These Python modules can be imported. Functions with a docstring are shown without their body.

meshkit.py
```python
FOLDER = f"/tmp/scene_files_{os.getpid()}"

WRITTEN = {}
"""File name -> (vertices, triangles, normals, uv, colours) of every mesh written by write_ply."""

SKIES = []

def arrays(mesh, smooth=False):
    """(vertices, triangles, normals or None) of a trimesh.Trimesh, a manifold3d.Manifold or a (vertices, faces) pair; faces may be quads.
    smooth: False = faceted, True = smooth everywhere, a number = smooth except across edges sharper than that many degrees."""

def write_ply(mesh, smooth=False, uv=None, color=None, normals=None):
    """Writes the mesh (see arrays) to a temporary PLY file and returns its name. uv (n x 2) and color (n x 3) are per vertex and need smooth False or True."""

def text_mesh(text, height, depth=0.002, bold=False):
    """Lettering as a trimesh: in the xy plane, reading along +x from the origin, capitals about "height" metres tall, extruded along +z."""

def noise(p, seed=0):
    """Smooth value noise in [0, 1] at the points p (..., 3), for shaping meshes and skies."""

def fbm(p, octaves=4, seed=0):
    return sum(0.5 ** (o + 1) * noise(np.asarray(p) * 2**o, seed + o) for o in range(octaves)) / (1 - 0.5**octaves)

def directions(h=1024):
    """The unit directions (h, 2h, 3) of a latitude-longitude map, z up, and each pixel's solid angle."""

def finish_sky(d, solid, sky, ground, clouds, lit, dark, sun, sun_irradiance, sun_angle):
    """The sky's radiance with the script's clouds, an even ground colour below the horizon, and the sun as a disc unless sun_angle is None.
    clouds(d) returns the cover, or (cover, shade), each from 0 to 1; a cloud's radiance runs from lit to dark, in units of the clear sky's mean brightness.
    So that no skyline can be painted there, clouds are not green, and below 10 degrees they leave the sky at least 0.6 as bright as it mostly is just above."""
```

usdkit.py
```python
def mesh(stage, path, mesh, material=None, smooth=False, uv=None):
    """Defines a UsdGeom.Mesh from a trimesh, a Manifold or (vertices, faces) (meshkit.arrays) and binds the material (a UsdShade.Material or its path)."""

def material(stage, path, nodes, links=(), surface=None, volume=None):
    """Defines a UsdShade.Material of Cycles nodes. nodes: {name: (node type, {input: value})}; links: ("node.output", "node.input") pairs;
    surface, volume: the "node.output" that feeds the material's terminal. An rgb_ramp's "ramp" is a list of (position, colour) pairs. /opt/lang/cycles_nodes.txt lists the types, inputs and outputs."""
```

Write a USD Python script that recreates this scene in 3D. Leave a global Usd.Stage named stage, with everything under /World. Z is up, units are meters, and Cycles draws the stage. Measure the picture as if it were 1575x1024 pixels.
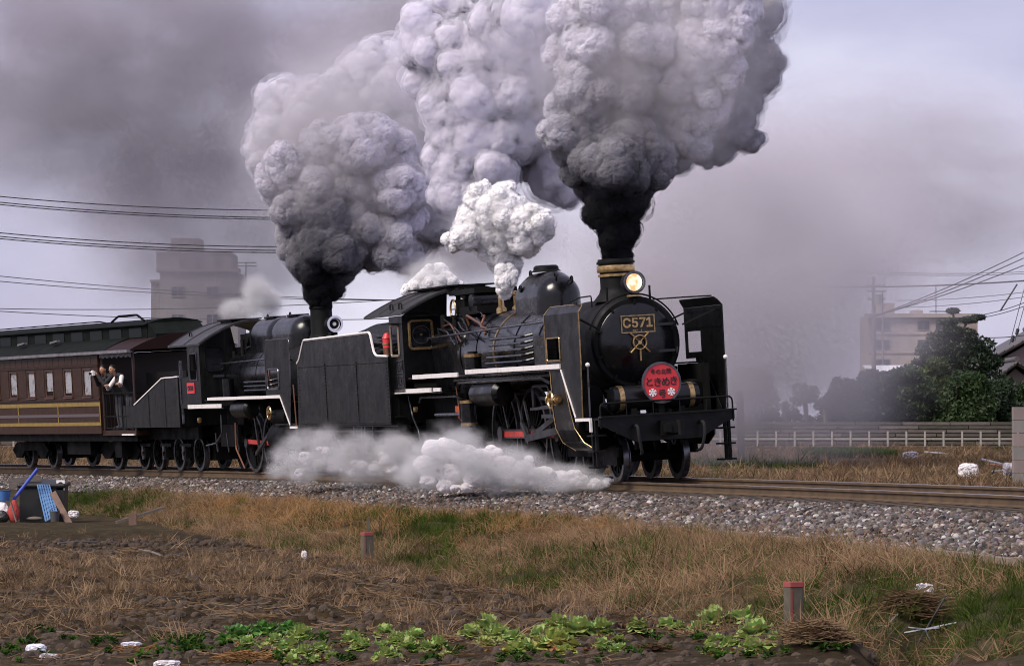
import math, random
import numpy as np
import trimesh, usdkit, meshkit
import manifold3d as m3
from scipy.spatial import cKDTree
from shapely.geometry import Polygon
from pxr import Usd, UsdGeom, UsdLux, UsdShade, Gf, Sdf, Vt

random.seed(5); RNG = np.random.default_rng(5)
stage = Usd.Stage.CreateInMemory()
UsdGeom.SetStageUpAxis(stage, 'Z'); UsdGeom.SetStageMetersPerUnit(stage, 1.0)
UsdGeom.Xform.Define(stage, '/World')

# ---------------------------------------------------------------- camera, sky, sun, exposure
CAM_Z, FOCAL_PX, HORIZON = 0.65829934, 6116.0832, 680.709779
cam = UsdGeom.Camera.Define(stage, '/World/camera')
cam.CreateHorizontalApertureAttr(36.0)
cam.CreateFocalLengthAttr(36.0 * FOCAL_PX / 1575.0)
cam.CreateExposureAttr(1.45)
cam.AddTranslateOp().Set((0, 0, CAM_Z))
cam.AddRotateXOp().Set(90 + math.degrees(math.atan2(HORIZON - 512, FOCAL_PX)))

def mat(name, nodes, links=(), surface=None, volume=None):
    return usdkit.material(stage, '/World/Looks/' + name, nodes, links, surface, volume)

SUN_EL = math.radians(46)
SUN_AZ = math.atan2(-0.62, -0.50)
SUN_DIR = np.array([math.sin(SUN_AZ) * math.cos(SUN_EL), math.cos(SUN_AZ) * math.cos(SUN_EL), math.sin(SUN_EL)])
sky_mat = mat('sky_air', {
    's': ('sky_texture', {'sky_type': 'single_scattering', 'sun_disc': False, 'sun_elevation': SUN_EL, 'sun_rotation': SUN_AZ}),
    'tc': ('texture_coordinate', {}), 'mp': ('mapping', {'scale': (3.0, 3.0, 7.0)}),
    'n': ('noise_texture', {'scale': 1.6, 'detail': 6.0, 'roughness': 0.55}),
    'cl': ('rgb_ramp', {'ramp': [(0.30, (1.10, 1.03, 1.62)), (0.5, (1.66, 1.56, 2.16)), (0.70, (2.45, 2.34, 2.86))]}),
    'm': ('mix_color', {'fac': 0.93, 'use_clamp': False}),
    'b': ('background_shader', {'strength': 0.12})},
    [('tc.generated', 'mp.vector'), ('mp.vector', 'n.vector'), ('n.fac', 'cl.fac'), ('s.color', 'm.a'), ('cl.color', 'm.b'), ('m.result', 'b.color')], surface='b.background')
dome = UsdLux.DomeLight.Define(stage, '/World/sky')
UsdShade.MaterialBindingAPI.Apply(dome.GetPrim()).Bind(sky_mat)
dome.GetPrim().SetCustomDataByKey('kind', 'structure')
sun = UsdLux.DistantLight.Define(stage, '/World/sun')
sun.CreateNormalizeAttr(True); sun.CreateIntensityAttr(0.4); sun.CreateAngleAttr(24.0); sun.CreateColorAttr((1.0, 0.92, 0.82))
_x = np.cross([0, 0, 1], SUN_DIR); _x /= np.linalg.norm(_x); _y = np.cross(SUN_DIR, _x)
sun.AddTransformOp().Set(Gf.Matrix4d(*_x, 0, *_y, 0, *SUN_DIR, 0, 0, 0, 0, 1))

# ---------------------------------------------------------------- names, labels, prims
_taken = {}
def path_for(parent, name):
    base = (str(parent.GetPath()) if parent is not None else '/World') + '/' + name
    k = _taken.get(base, -1) + 1; _taken[base] = k
    return base if k == 0 else f'{base}_{k:03d}'

def tag(p, label=None, cat=None, group=None, kind=None):
    p = p.GetPrim()
    for k, v in (('label', label), ('category', cat), ('group', group), ('kind', kind)):
        if v: p.SetCustomDataByKey(k, v)
    return p

def thing(name, label, cat, matrix=None, loc=None, rz=0, group=None, kind=None, scale=None):
    x = UsdGeom.Xform.Define(stage, path_for(None, name))
    if matrix is not None: x.AddTransformOp().Set(matrix)
    elif loc is not None:
        x.AddTranslateOp().Set(tuple(map(float, loc)))
        if rz: x.AddRotateZOp().Set(math.degrees(rz))
        if scale: x.AddScaleOp().Set((scale,) * 3 if np.ndim(scale) == 0 else tuple(scale))
    return tag(x, label, cat, group, kind)

def obj(name, mesh, material, parent=None, smooth=30, label=None):
    m = usdkit.mesh(stage, path_for(parent, name), mesh, material, smooth=smooth)
    p = m.GetPrim()
    if label: p.SetCustomDataByKey('label', label)
    return p

def copy_of(src, name, label, cat, loc, rz=0, scale=1.0, group=None, tilt=(0, 0)):
    x = UsdGeom.Xform.Define(stage, path_for(None, name))
    x.GetPrim().GetReferences().AddInternalReference(src); x.GetPrim().SetInstanceable(True)
    x.ClearXformOpOrder()
    R = Gf.Matrix4d().SetRotate(Gf.Rotation(Gf.Vec3d(1, 0, 0), tilt[0]) * Gf.Rotation(Gf.Vec3d(0, 1, 0), tilt[1]) * Gf.Rotation(Gf.Vec3d(0, 0, 1), math.degrees(rz)))
    S = Gf.Matrix4d().SetScale(Gf.Vec3d(scale, scale, scale)); T = Gf.Matrix4d().SetTranslate(Gf.Vec3d(*map(float, loc)))
    x.MakeMatrixXform().Set(S * R * T)
    return tag(x, label, cat, group)

_uid = [0]
def uid(base): _uid[0] += 1; return f'{base}_{_uid[0]}'

# ---------------------------------------------------------------- shape helpers
class MB:
    """Collects shapes that become one mesh."""
    def __init__(self): self.m = []
    def add(self, m): self.m.append(m); return self
    def box(self, x0, x1, y0, y1, z0, z1):
        b = trimesh.creation.box([abs(x1 - x0), abs(y1 - y0), abs(z1 - z0)]); b.apply_translation([(x0 + x1) / 2, (y0 + y1) / 2, (z0 + z1) / 2]); return self.add(b)
    def bar(self, p, q, w, h=None, up=(0, 0, 1)):
        p, q = np.array(p, float), np.array(q, float); d = q - p; L = np.linalg.norm(d); d /= L
        u = np.array(up, float)
        if abs(d @ u) > .95: u = np.array([1., 0, 0])
        s = np.cross(u, d); s /= np.linalg.norm(s); u = np.cross(d, s)
        b = trimesh.creation.box([L, w, h or w]); T = np.eye(4); T[:3, 0], T[:3, 1], T[:3, 2], T[:3, 3] = d, s, u, (p + q) / 2
        b.apply_transform(T); return self.add(b)
    def cyl(self, p, q, r, n=20, r2=None):
        p, q = np.array(p, float), np.array(q, float); d = q - p; L = np.linalg.norm(d)
        prof = [[0, 0], [r, 0], [r if r2 is None else r2, L], [0, L]]
        return self.lathe(prof, p, d, n)
    def lathe(self, prof, base=(0, 0, 0), axis=(0, 0, 1), n=28):
        m = trimesh.creation.revolve(np.array(prof, float), sections=n)
        m.apply_transform(trimesh.geometry.align_vectors([0, 0, 1], np.array(axis, float) / np.linalg.norm(axis))); m.apply_translation(base); return self.add(m)
    def tube(self, pts, r, n=8, closed=False):
        pts = np.array(pts, float)
        if closed: pts = np.vstack([pts, pts[:1]])
        t = np.gradient(pts, axis=0) if len(pts) > 2 else np.repeat((pts[1] - pts[0])[None], 2, 0)
        if closed: t[0] = t[-1] = pts[1] - pts[-2]
        t /= np.linalg.norm(t, axis=1, keepdims=True) + 1e-12
        ref = np.where(np.abs(t[:, 2:]) < .9, [[0, 0, 1.]], [[1., 0, 0]])
        if len(set(map(tuple, ref))) > 1:
            w = np.linalg.svd(pts - pts.mean(0))[2][2]; ref = np.repeat(w[None], len(pts), 0)
        a = np.cross(t, ref); a /= np.linalg.norm(a, axis=1, keepdims=True) + 1e-12; b = np.cross(t, a)
        g = np.arange(n) * 2 * np.pi / n
        v = (pts[:, None] + r * (np.cos(g)[None, :, None] * a[:, None] + np.sin(g)[None, :, None] * b[:, None])).reshape(-1, 3)
        i, j = np.meshgrid(np.arange(len(pts) - 1), np.arange(n), indexing='ij')
        q = np.stack([i * n + j, i * n + (j + 1) % n, (i + 1) * n + (j + 1) % n, (i + 1) * n + j], -1).reshape(-1, 4)
        f = np.vstack([q[:, [0, 2, 1]], q[:, [0, 3, 2]]])
        if not closed:
            k = len(v); v = np.vstack([v, pts[0], pts[-1]]); e = (len(pts) - 1) * n
            f = np.vstack([f, [[k, (x + 1) % n, x] for x in range(n)], [[k + 1, e + x, e + (x + 1) % n] for x in range(n)]])
        m = trimesh.Trimesh(v, f, process=False)
        if m.volume < 0: m.invert()
        return self.add(m)
    def prism(self, poly, t, plane='xz', at=0.0, holes=()):
        """poly in a plane, extruded by t along the plane's normal from at."""
        P = Polygon(poly, holes)
        if not P.is_valid: P = P.buffer(0)
        m = trimesh.creation.extrude_polygon(P, t, engine='earcut'); v = m.vertices.copy()
        if plane == 'xz': m.vertices = np.stack([v[:, 0], v[:, 2] + at, v[:, 1]], 1); m.invert()
        elif plane == 'yz': m.vertices = np.stack([v[:, 2] + at, v[:, 0], v[:, 1]], 1)
        else: m.vertices = np.stack([v[:, 0], v[:, 1], v[:, 2] + at], 1)
        return self.add(m)
    def mesh(self): return trimesh.util.concatenate(self.m) if len(self.m) > 1 else self.m[0]
    def build(self, name, material, parent=None, smooth=32, label=None): return obj(name, self.mesh(), material, parent, smooth, label)

def arc(c, r, a0, a1, n=12, plane='xz', at=0):
    a = np.radians(np.linspace(a0, a1, n)); u, w = c[0] + r * np.cos(a), c[1] + r * np.sin(a); k = np.full(n, at, float)
    return np.stack({'xz': (u, k, w), 'yz': (k, u, w), 'xy': (u, w, k)}[plane], 1)

def rounded(poly, r, n=4):
    """Polygon with rounded corners (2-D)."""
    P = Polygon(poly).buffer(-r, join_style='mitre').buffer(r, quad_segs=n); return np.array(P.exterior.coords[:-1])

def hull_ball(pts):
    """Hull of spheres (x, y, z, r)."""
    v = []
    for x, y, z, r in pts: v.append(trimesh.creation.icosphere(3, r).vertices + [x, y, z])
    return trimesh.convex.convex_hull(np.vstack(v))

def px(x, y, Z):
    """World point seen at a pixel of the full photograph at depth Z; used to take measurements off it."""
    return np.array([(x - 787.5) / FOCAL_PX * Z, Z, CAM_Z - (y - HORIZON) / FOCAL_PX * Z])

# ---------------------------------------------------------------- track geometry: a canted curve
TH0, CURV, X0, Z0, CANT = 0.27237651, 0.0041988891, 2.90646939, 70.1650605, 0.060560707
_S = np.linspace(-75, 160, 2400)
_T = TH0 + CURV * _S
_i0 = int(np.argmin(abs(_S)))
_CX = np.concatenate([[0], np.cumsum(-(np.sin(_T[1:]) + np.sin(_T[:-1])) / 2 * np.diff(_S))]); _CX += X0 - _CX[_i0]
_CY = np.concatenate([[0], np.cumsum((np.cos(_T[1:]) + np.cos(_T[:-1])) / 2 * np.diff(_S))]); _CY += Z0 - _CY[_i0]
_tree = cKDTree(np.stack([_CX, _CY], 1))

def centre(s): return np.interp(s, _S, _CX), np.interp(s, _S, _CY), np.interp(s, _S, _T)
def on_track(s, lat, h=0.0, cant=True):
    x, y, t = centre(np.asarray(s, float)); lat, h = np.asarray(lat, float), np.asarray(h, float); c = CANT if cant else 0.0
    w, z = lat * np.cos(c) - h * np.sin(c), lat * np.sin(c) + h * np.cos(c)
    return np.stack(np.broadcast_arrays(x + w * np.cos(t), y + w * np.sin(t), z), -1)
def s_lat(X, Y):
    P = np.stack([X, Y], -1); _, i = _tree.query(P, workers=-1); dx, dy, t = P[..., 0] - _CX[i], P[..., 1] - _CY[i], _T[i]
    return _S[i] - dx * np.sin(t) + dy * np.cos(t), dx * np.cos(t) + dy * np.sin(t)
def rail_frame(s0, s1):
    """Matrix of a vehicle whose front stands at s0: x forward, y to the far side, z up, canted like the track."""
    a, b = np.array(centre(s0)[:2]), np.array(centre(s1)[:2]); f = (a - b) / np.linalg.norm(a - b)
    F = np.array([f[0], f[1], 0.]); l = np.array([-f[1], f[0], 0.]); L = l * math.cos(CANT) + np.array([0, 0, 1]) * math.sin(CANT); U = np.cross(F, L)
    return Gf.Matrix4d(*F, 0, *L, 0, *U, 0, a[0], a[1], 0, 1)

# ---------------------------------------------------------------- materials
def plain(name, color, rough=0.6, metal=0.0, spec=0.5, noise=None, bump=None, coat=0.0, island=0.0, coord='object'):
    """Principled paint: colour with optional noise mix (colour2, scale, low, high) and bump (scale, strength, distance)."""
    nodes = {'p': ('principled_bsdf', {'base_color': color, 'roughness': rough, 'metallic': metal, 'specular_ior_level': spec, 'coat_weight': coat})}
    links = []
    if noise or bump: nodes['tc'] = ('geometry', {}) if coord == 'world' else ('texture_coordinate', {})
    src = 'tc.position' if coord == 'world' else 'tc.object'
    if noise:
        c2, sc, lo, hi = noise[:4]
        nodes['n'] = ('noise_texture', {'scale': sc, 'detail': 5.0, 'roughness': 0.6})
        nodes['r'] = ('rgb_ramp', {'ramp': [(lo, color), (hi, c2)]})
        links += [(src, 'n.vector'), ('n.fac', 'r.fac'), ('r.color', 'p.base_color')]
        if len(noise) > 4:
            nodes['mp'] = ('mapping', {'scale': noise[4]}); links[0] = (src, 'mp.vector'); links.append(('mp.vector', 'n.vector'))
    if island:
        nodes['g2'] = ('geometry', {}); nodes['mr'] = ('map_range', {'to_min': 1 - island, 'to_max': 1 + island}); nodes['cc'] = ('combine_color', {})
        nodes['mu'] = ('mix_color', {'blend_type': 'multiply', 'fac': 1.0, 'a': color, 'use_clamp': False})
        links += [('g2.random_per_island', 'mr.value'), ('mr.result', 'cc.r'), ('mr.result', 'cc.g'), ('mr.result', 'cc.b'), ('cc.color', 'mu.b')]
        if noise: links = [l for l in links if l[1] != 'p.base_color'] + [('r.color', 'mu.a')]
        links.append(('mu.result', 'p.base_color'))
    if bump:
        nodes['bn'] = ('noise_texture', {'scale': bump[0], 'detail': 4.0}); nodes['b'] = ('bump', {'strength': bump[1], 'distance': bump[2]})
        links += [(src, 'bn.vector'), ('bn.fac', 'b.height'), ('b.normal', 'p.normal')]
    return mat(name, nodes, links, surface='p.BSDF')

# grimy black engine paint: oily gloss with streaks of dust running down
def engine_paint(name, c1, c2, rough=(0.22, 0.5), spec=0.3):
    return mat(name, {
        'tc': ('texture_coordinate', {}), 'm1': ('mapping', {'scale': (5.0, 5.0, 0.7)}),
        'n1': ('noise_texture', {'scale': 1.4, 'detail': 7.0, 'roughness': 0.68}), 'n2': ('noise_texture', {'scale': 2.3, 'detail': 5.0, 'roughness': 0.6}),
        'r': ('rgb_ramp', {'ramp': [(0.45, c1), (0.60, tuple(.7 * a + .3 * b for a, b in zip(c1, c2))), (0.74, c2)]}), 'rr': ('map_range', {'from_min': 0.3, 'from_max': 0.7, 'to_min': rough[0], 'to_max': rough[1], 'clamp': True}),
        'bn': ('noise_texture', {'scale': 7.0, 'detail': 3.0}), 'b': ('bump', {'strength': 0.12, 'distance': 0.03}),
        'p': ('principled_bsdf', {'specular_ior_level': spec})},
        [('tc.object', 'm1.vector'), ('m1.vector', 'n1.vector'), ('tc.object', 'n2.vector'), ('n1.fac', 'r.fac'), ('r.color', 'p.base_color'), ('n2.fac', 'rr.value'), ('rr.result', 'p.roughness'),
         ('tc.object', 'bn.vector'), ('bn.fac', 'b.height'), ('b.normal', 'p.normal')], surface='p.BSDF')
BLACK = engine_paint('engine_black', (0.0022, 0.0024, 0.0026), (0.007, 0.0068, 0.0062), (0.2, 0.5), .26)
BOILER = engine_paint('boiler_black', (0.002, 0.0022, 0.0026), (0.006, 0.006, 0.0065), (0.10, 0.36), .45)
SOOTY = engine_paint('sooty_black', (0.003, 0.003, 0.003), (0.008, 0.0075, 0.0065), (0.45, 0.8), .2)
TENDERB = engine_paint('tender_black', (0.0026, 0.003, 0.0026), (0.024, 0.023, 0.022), (0.22, 0.55), .26)
UNDER = engine_paint('underframe_black', (0.0018, 0.0017, 0.0016), (0.0065, 0.0055, 0.0045), (0.5, 0.85), .12)
STEEL = plain('worn_steel', (0.16, 0.16, 0.175), 0.32, 0.9, noise=((0.06, 0.055, 0.05), 6.0, 0.45, 0.65))
ROD = plain('oiled_steel_rod', (0.075, 0.075, 0.085), 0.35, 0.8, noise=((0.018, 0.017, 0.016), 5.0, 0.4, 0.65))
BRASS = plain('brass', (0.56, 0.39, 0.18), 0.28, 0.9, noise=((0.22, 0.13, 0.05), 14.0, 0.4, 0.75))
COPPER = plain('copper_red', (0.26, 0.12, 0.07), 0.35, 0.8)
WHITE = plain('white_line_paint', (0.74, 0.70, 0.69), 0.5, noise=((0.5, 0.45, 0.42), 9.0, 0.5, 0.8))
RED = plain('red_rod_paint', (0.50, 0.045, 0.035), 0.4, noise=((0.30, 0.03, 0.02), 8.0, 0.4, 0.75))
ORANGE = plain('red_lead_paint', (0.48, 0.08, 0.018), 0.5, noise=((0.22, 0.035, 0.01), 6.0, 0.4, 0.7))
COAL = plain('coal', (0.010, 0.010, 0.011), 0.45, bump=(30, 0.6, 0.03))
DARKGAP = plain('dark_interior', (0.006, 0.006, 0.006), 0.9)
PANE = mat('window_glass', {'t': ('transparent_bsdf', {'color': (0.75, 0.8, 0.82)}), 'g': ('glossy_bsdf', {'color': (0.95, 0.95, 0.97), 'roughness': 0.02}), 'f': ('fresnel', {'IOR': 1.7}), 'm': ('mix_closure', {})},
           [('f.fac', 'm.fac'), ('t.BSDF', 'm.closure1'), ('g.BSDF', 'm.closure2')], surface='m.closure')
# ---------------------------------------------------------------- ground, one sheet out to the horizon
def ss(x, a, b):
    t = np.clip((x - a) / (b - a), 0, 1); return t * t * (3 - 2 * t)
def ballast_foot(s): return np.interp(s, [-60, -28, -18, -11, -5, 2, 14, 23, 37, 60, 120], [-3.55, -3.6, -3.75, -3.75, -4.1, -4.5, -3.8, -3.0, -2.3, -2.3, -2.3])
def bank_foot(s): return np.interp(s, [-60, -45, -40, -34, -27, -20, -8, 4, 12, 19, 26, 40, 120], [-6.4, -6.6, -6.9, -7.7, -8.6, -8.5, -8.6, -7.6, -6.6, -5.6, -5.2, -5.0, -5.0])
def bed(s, d):
    """Height of the ballast surface."""
    f = ballast_foot(s); near = -0.215 + CANT * np.clip(d, -1.5, 1.5)
    up = np.where(d < -1.62, near + (-0.60 - near) * np.clip((d + 1.62) / (f + 1.62), 0, 1) ** 1.15, near)
    return np.where(d > 1.6, near - (d - 1.6) * 0.30, up)
FIELD = -1.0
def ground_z(X, Y, fine=True):
    X, Y = np.asarray(X, float), np.asarray(Y, float)
    s, d = s_lat(X, Y); f, b = ballast_foot(s), bank_foot(s)
    P = np.stack([X, Y, np.zeros_like(X)], -1)
    t = np.clip((f - d) / np.maximum(f - b, .3), 0, 1.3)
    lo = -0.60 + (FIELD + 0.60) * (0.22 * t + 0.78 * ss(t, 0.38, 1.0))
    z = np.where(d < f, lo, bed(s, d) - 0.09)
    onbank = ss(t, .03, .2) * (1 - ss(t, .95, 1.08))
    z = z + onbank * (meshkit.fbm(P * 1.1, 3, 3) - .5) * 0.34
    far = -0.36 + 0.74 * ss(Y, 100, 190) + (meshkit.fbm(P * 0.25, 3, 9) - .5) * 0.12
    z = np.where(d > 1.5, np.maximum(far, bed(s, d) - 0.09) if fine else far, z)
    # field: furrows and clods; the strip with the vegetables is smoother
    infield = ss(t, .98, 1.12)
    rough = 0.16 * (1 - ss(Y, 60, 75)) * ss(Y, 33.6, 35.2) + 0.03
    clod = meshkit.fbm(P * 2.6, 4, 21) - .5
    cl2 = np.abs(meshkit.noise(P * 7.0, 5) - .5)
    z = z + infield * (rough * clod * 1.5 + rough * 0.45 * cl2)
    z = z + infield * 0.05 * np.sin(Y * 2 * np.pi / 0.9 + 0.3 * X) * ss(Y, 60, 66) * (1 - ss(Y, 90, 110))
    # raised edge of the field just before the camera's near limit and the dark gully at the right
    gx, gy = 3.38, 33.0
    g = np.exp(-(((X - gx - (Y - gy) * 0.16) / 0.30) ** 2 + ((Y - gy) / 3.2) ** 2)); z = z - 0.50 * g
    mound = np.exp(-(((X - 2.55) / 0.42) ** 2 + ((Y - 31.9) / 0.8) ** 2)); z = z + 0.16 * mound
    return z
def make_ground():
    y = np.concatenate([[-60, -20, 0, 12, 20, 25], np.arange(28, 50, .07), np.arange(50, 64, .16), np.arange(64, 96, .4), np.geomspace(96, 210, 60), [260, 340, 480, 700, 1100, 1800, 3000, 6000]])
    u = np.concatenate([np.linspace(-1, -.19, 12), np.linspace(-.175, .175, 190), np.linspace(.19, 1, 12)])
    w = np.where(y < 25, 34 + 0 * y, np.maximum(34, y * 0.9))
    Xg, Yg = u[None, :] * w[:, None], np.repeat(y[:, None], len(u), 1)
    Zg = ground_z(Xg, Yg); Zg = np.where(Yg > 300, 0.38, Zg)
    n = len(u); i, j = np.meshgrid(np.arange(len(y) - 1), np.arange(n - 1), indexing='ij'); a = i * n + j
    q = np.stack([a, a + 1, a + n + 1, a + n], -1).reshape(-1, 4)
    return np.stack([Xg, Yg, Zg], -1).reshape(-1, 3), q
soil = mat('soil_and_turf', {
    'g': ('geometry', {}), 'n1': ('noise_texture', {'scale': 3.2, 'detail': 8.0, 'roughness': 0.7}), 'n2': ('noise_texture', {'scale': 0.55, 'detail': 4.0}), 'n3': ('noise_texture', {'scale': 22.0, 'detail': 5.0, 'roughness': 0.7}),
    'r1': ('rgb_ramp', {'ramp': [(0.3, (0.014, 0.009, 0.004)), (0.5, (0.036, 0.024, 0.011)), (0.72, (0.085, 0.058, 0.028))]}),
    'r2': ('rgb_ramp', {'ramp': [(0.40, (0.050, 0.036, 0.018)), (0.54, (0.055, 0.050, 0.020)), (0.70, (0.090, 0.064, 0.034))]}),
    'at': ('attribute', {'attribute': 'turf'}), 'm': ('mix_color', {}), 'mm': ('mix_color', {'blend_type': 'overlay', 'fac': 0.75}), 'b': ('bump', {'strength': 0.9, 'distance': 0.05}),
    'p': ('principled_bsdf', {'roughness': 0.95, 'specular_ior_level': 0.15})},
    [('g.position', 'n1.vector'), ('g.position', 'n2.vector'), ('g.position', 'n3.vector'), ('n1.fac', 'r1.fac'), ('n2.fac', 'r2.fac'), ('at.fac', 'm.fac'), ('r1.color', 'm.a'), ('r2.color', 'm.b'),
     ('m.result', 'mm.a'), ('n3.color', 'mm.b'), ('mm.result', 'p.base_color'), ('n3.fac', 'b.height'), ('b.normal', 'p.normal')], surface='p.BSDF')
gv, gq = make_ground()
g_prim = usdkit.mesh(stage, '/World/ground', (gv, gq), soil, smooth=True)
s_, d_ = s_lat(gv[:, 0], gv[:, 1])
turf = np.where(d_ > 0, 1.0, 1 - ss((ballast_foot(s_) - d_) / np.maximum(ballast_foot(s_) - bank_foot(s_), .3), .9, 1.02))
turf = np.maximum(turf, ss(gv[:, 1], 70, 76) * 0.35)
pv = UsdGeom.PrimvarsAPI(g_prim).CreatePrimvar('turf', Sdf.ValueTypeNames.FloatArray, 'vertex'); pv.Set(Vt.FloatArray.FromNumpy(turf.astype(np.float32)))
tag(g_prim, 'rough dark soil field and turf banks below the railway', None, None, 'structure')

def z_at(x, y): return float(ground_z(np.array([x]), np.array([y]))[0])
def on_ground(x, y):
    """Point of the ground seen at a pixel of the full photograph."""
    return ground_hits([(x, y)])[0]
def ground_hits(pts):
    """Vectorised on_ground for many pixels."""
    P = np.asarray(pts, float); Zs = np.concatenate([np.arange(27, 80, .06), np.arange(80, 320, .5)])
    X = (P[:, :1] - 787.5) / FOCAL_PX * Zs; H = CAM_Z - (P[:, 1:2] - HORIZON) / FOCAL_PX * Zs; G = ground_z(X, np.broadcast_to(Zs, X.shape))
    hit = H <= G; k = np.where(hit.any(1), hit.argmax(1), len(Zs) - 1); r = np.arange(len(P))
    return np.stack([X[r, k], Zs[k], G[r, k]], 1)

# ballast bed: stones lie on it
def strip(fn, s, d):
    S, D = np.meshgrid(s, d, indexing='ij'); P = on_track(S, D, 0, cant=False); P[..., 2] = fn(S, D)
    n = len(d); i, j = np.meshgrid(np.arange(len(s) - 1), np.arange(n - 1), indexing='ij'); a = i * n + j
    return P.reshape(-1, 3), np.stack([a, a + 1, a + n + 1, a + n], -1).reshape(-1, 4)
sS = np.arange(-62, 110, .5); dF = np.linspace(0, 1, 22)
S, U = np.meshgrid(sS, dF, indexing='ij'); D = ballast_foot(S) - .1 + U * (2.3 - ballast_foot(S) + .1)
P = on_track(S, D, 0, cant=False); P[..., 2] = bed(S, D) - 0.02
n = len(dF); i, j = np.meshgrid(np.arange(len(sS) - 1), np.arange(n - 1), indexing='ij'); a = i * n + j
quads = np.stack([a, a + n, a + n + 1, a + 1], -1).reshape(-1, 4)
vb = P.reshape(-1, 3)
if np.cross(vb[quads[0, 1]] - vb[quads[0, 0]], vb[quads[0, 2]] - vb[quads[0, 0]])[2] < 0: quads = quads[:, ::-1]
BALLASTBED = plain('ballast_dust', (0.060, 0.048, 0.040), 0.95, noise=((0.15, 0.12, 0.10), 14.0, 0.35, 0.7), bump=(25, 1.0, 0.06), coord='world')
tag(obj('ballast_bed', (vb, quads), BALLASTBED, None, True), 'dusty gravel bed under the railway track', None, None, 'structure')

# stones: eight shapes scattered as one stuff object
def stone_shape(k):
    m = trimesh.creation.icosphere(1, 1.0); r = np.random.default_rng(100 + k); v = m.vertices * (1 + r.uniform(-.22, .22, (len(m.vertices), 1)))
    return trimesh.convex.convex_hull(v * r.uniform(.6, 1.1, 3))
STONE = mat('ballast_stone', {
    'oi': ('object_info', {}), 'r': ('rgb_ramp', {'interpolate': True, 'ramp': [(0.0, (0.022, 0.020, 0.019)), (0.2, (0.052, 0.045, 0.044)), (0.4, (0.105, 0.086, 0.074)), (0.55, (0.080, 0.078, 0.090)), (0.68, (0.14, 0.095, 0.066)), (0.82, (0.16, 0.145, 0.145)), (0.93, (0.25, 0.225, 0.215)), (1.0, (0.46, 0.43, 0.41))]}),
    'g': ('geometry', {}), 'n': ('noise_texture', {'scale': 30.0, 'detail': 4.0}), 'n2': ('noise_texture', {'scale': 0.8, 'detail': 3.0}), 'mx': ('mix_color', {'blend_type': 'overlay', 'fac': 0.5}),
    'rr': ('rgb_ramp', {'ramp': [(0.45, (1, 1, 1)), (0.7, (0.72, 0.56, 0.42))]}), 'm2': ('mix_color', {'blend_type': 'multiply', 'fac': 0.8}), 'p': ('principled_bsdf', {'roughness': 0.8, 'specular_ior_level': 0.3})},
    [('oi.random', 'r.fac'), ('g.position', 'n.vector'), ('g.position', 'n2.vector'), ('n2.fac', 'rr.fac'), ('r.color', 'mx.a'), ('n.color', 'mx.b'), ('mx.result', 'm2.a'), ('rr.color', 'm2.b'), ('m2.result', 'p.base_color')], surface='p.BSDF')

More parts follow.
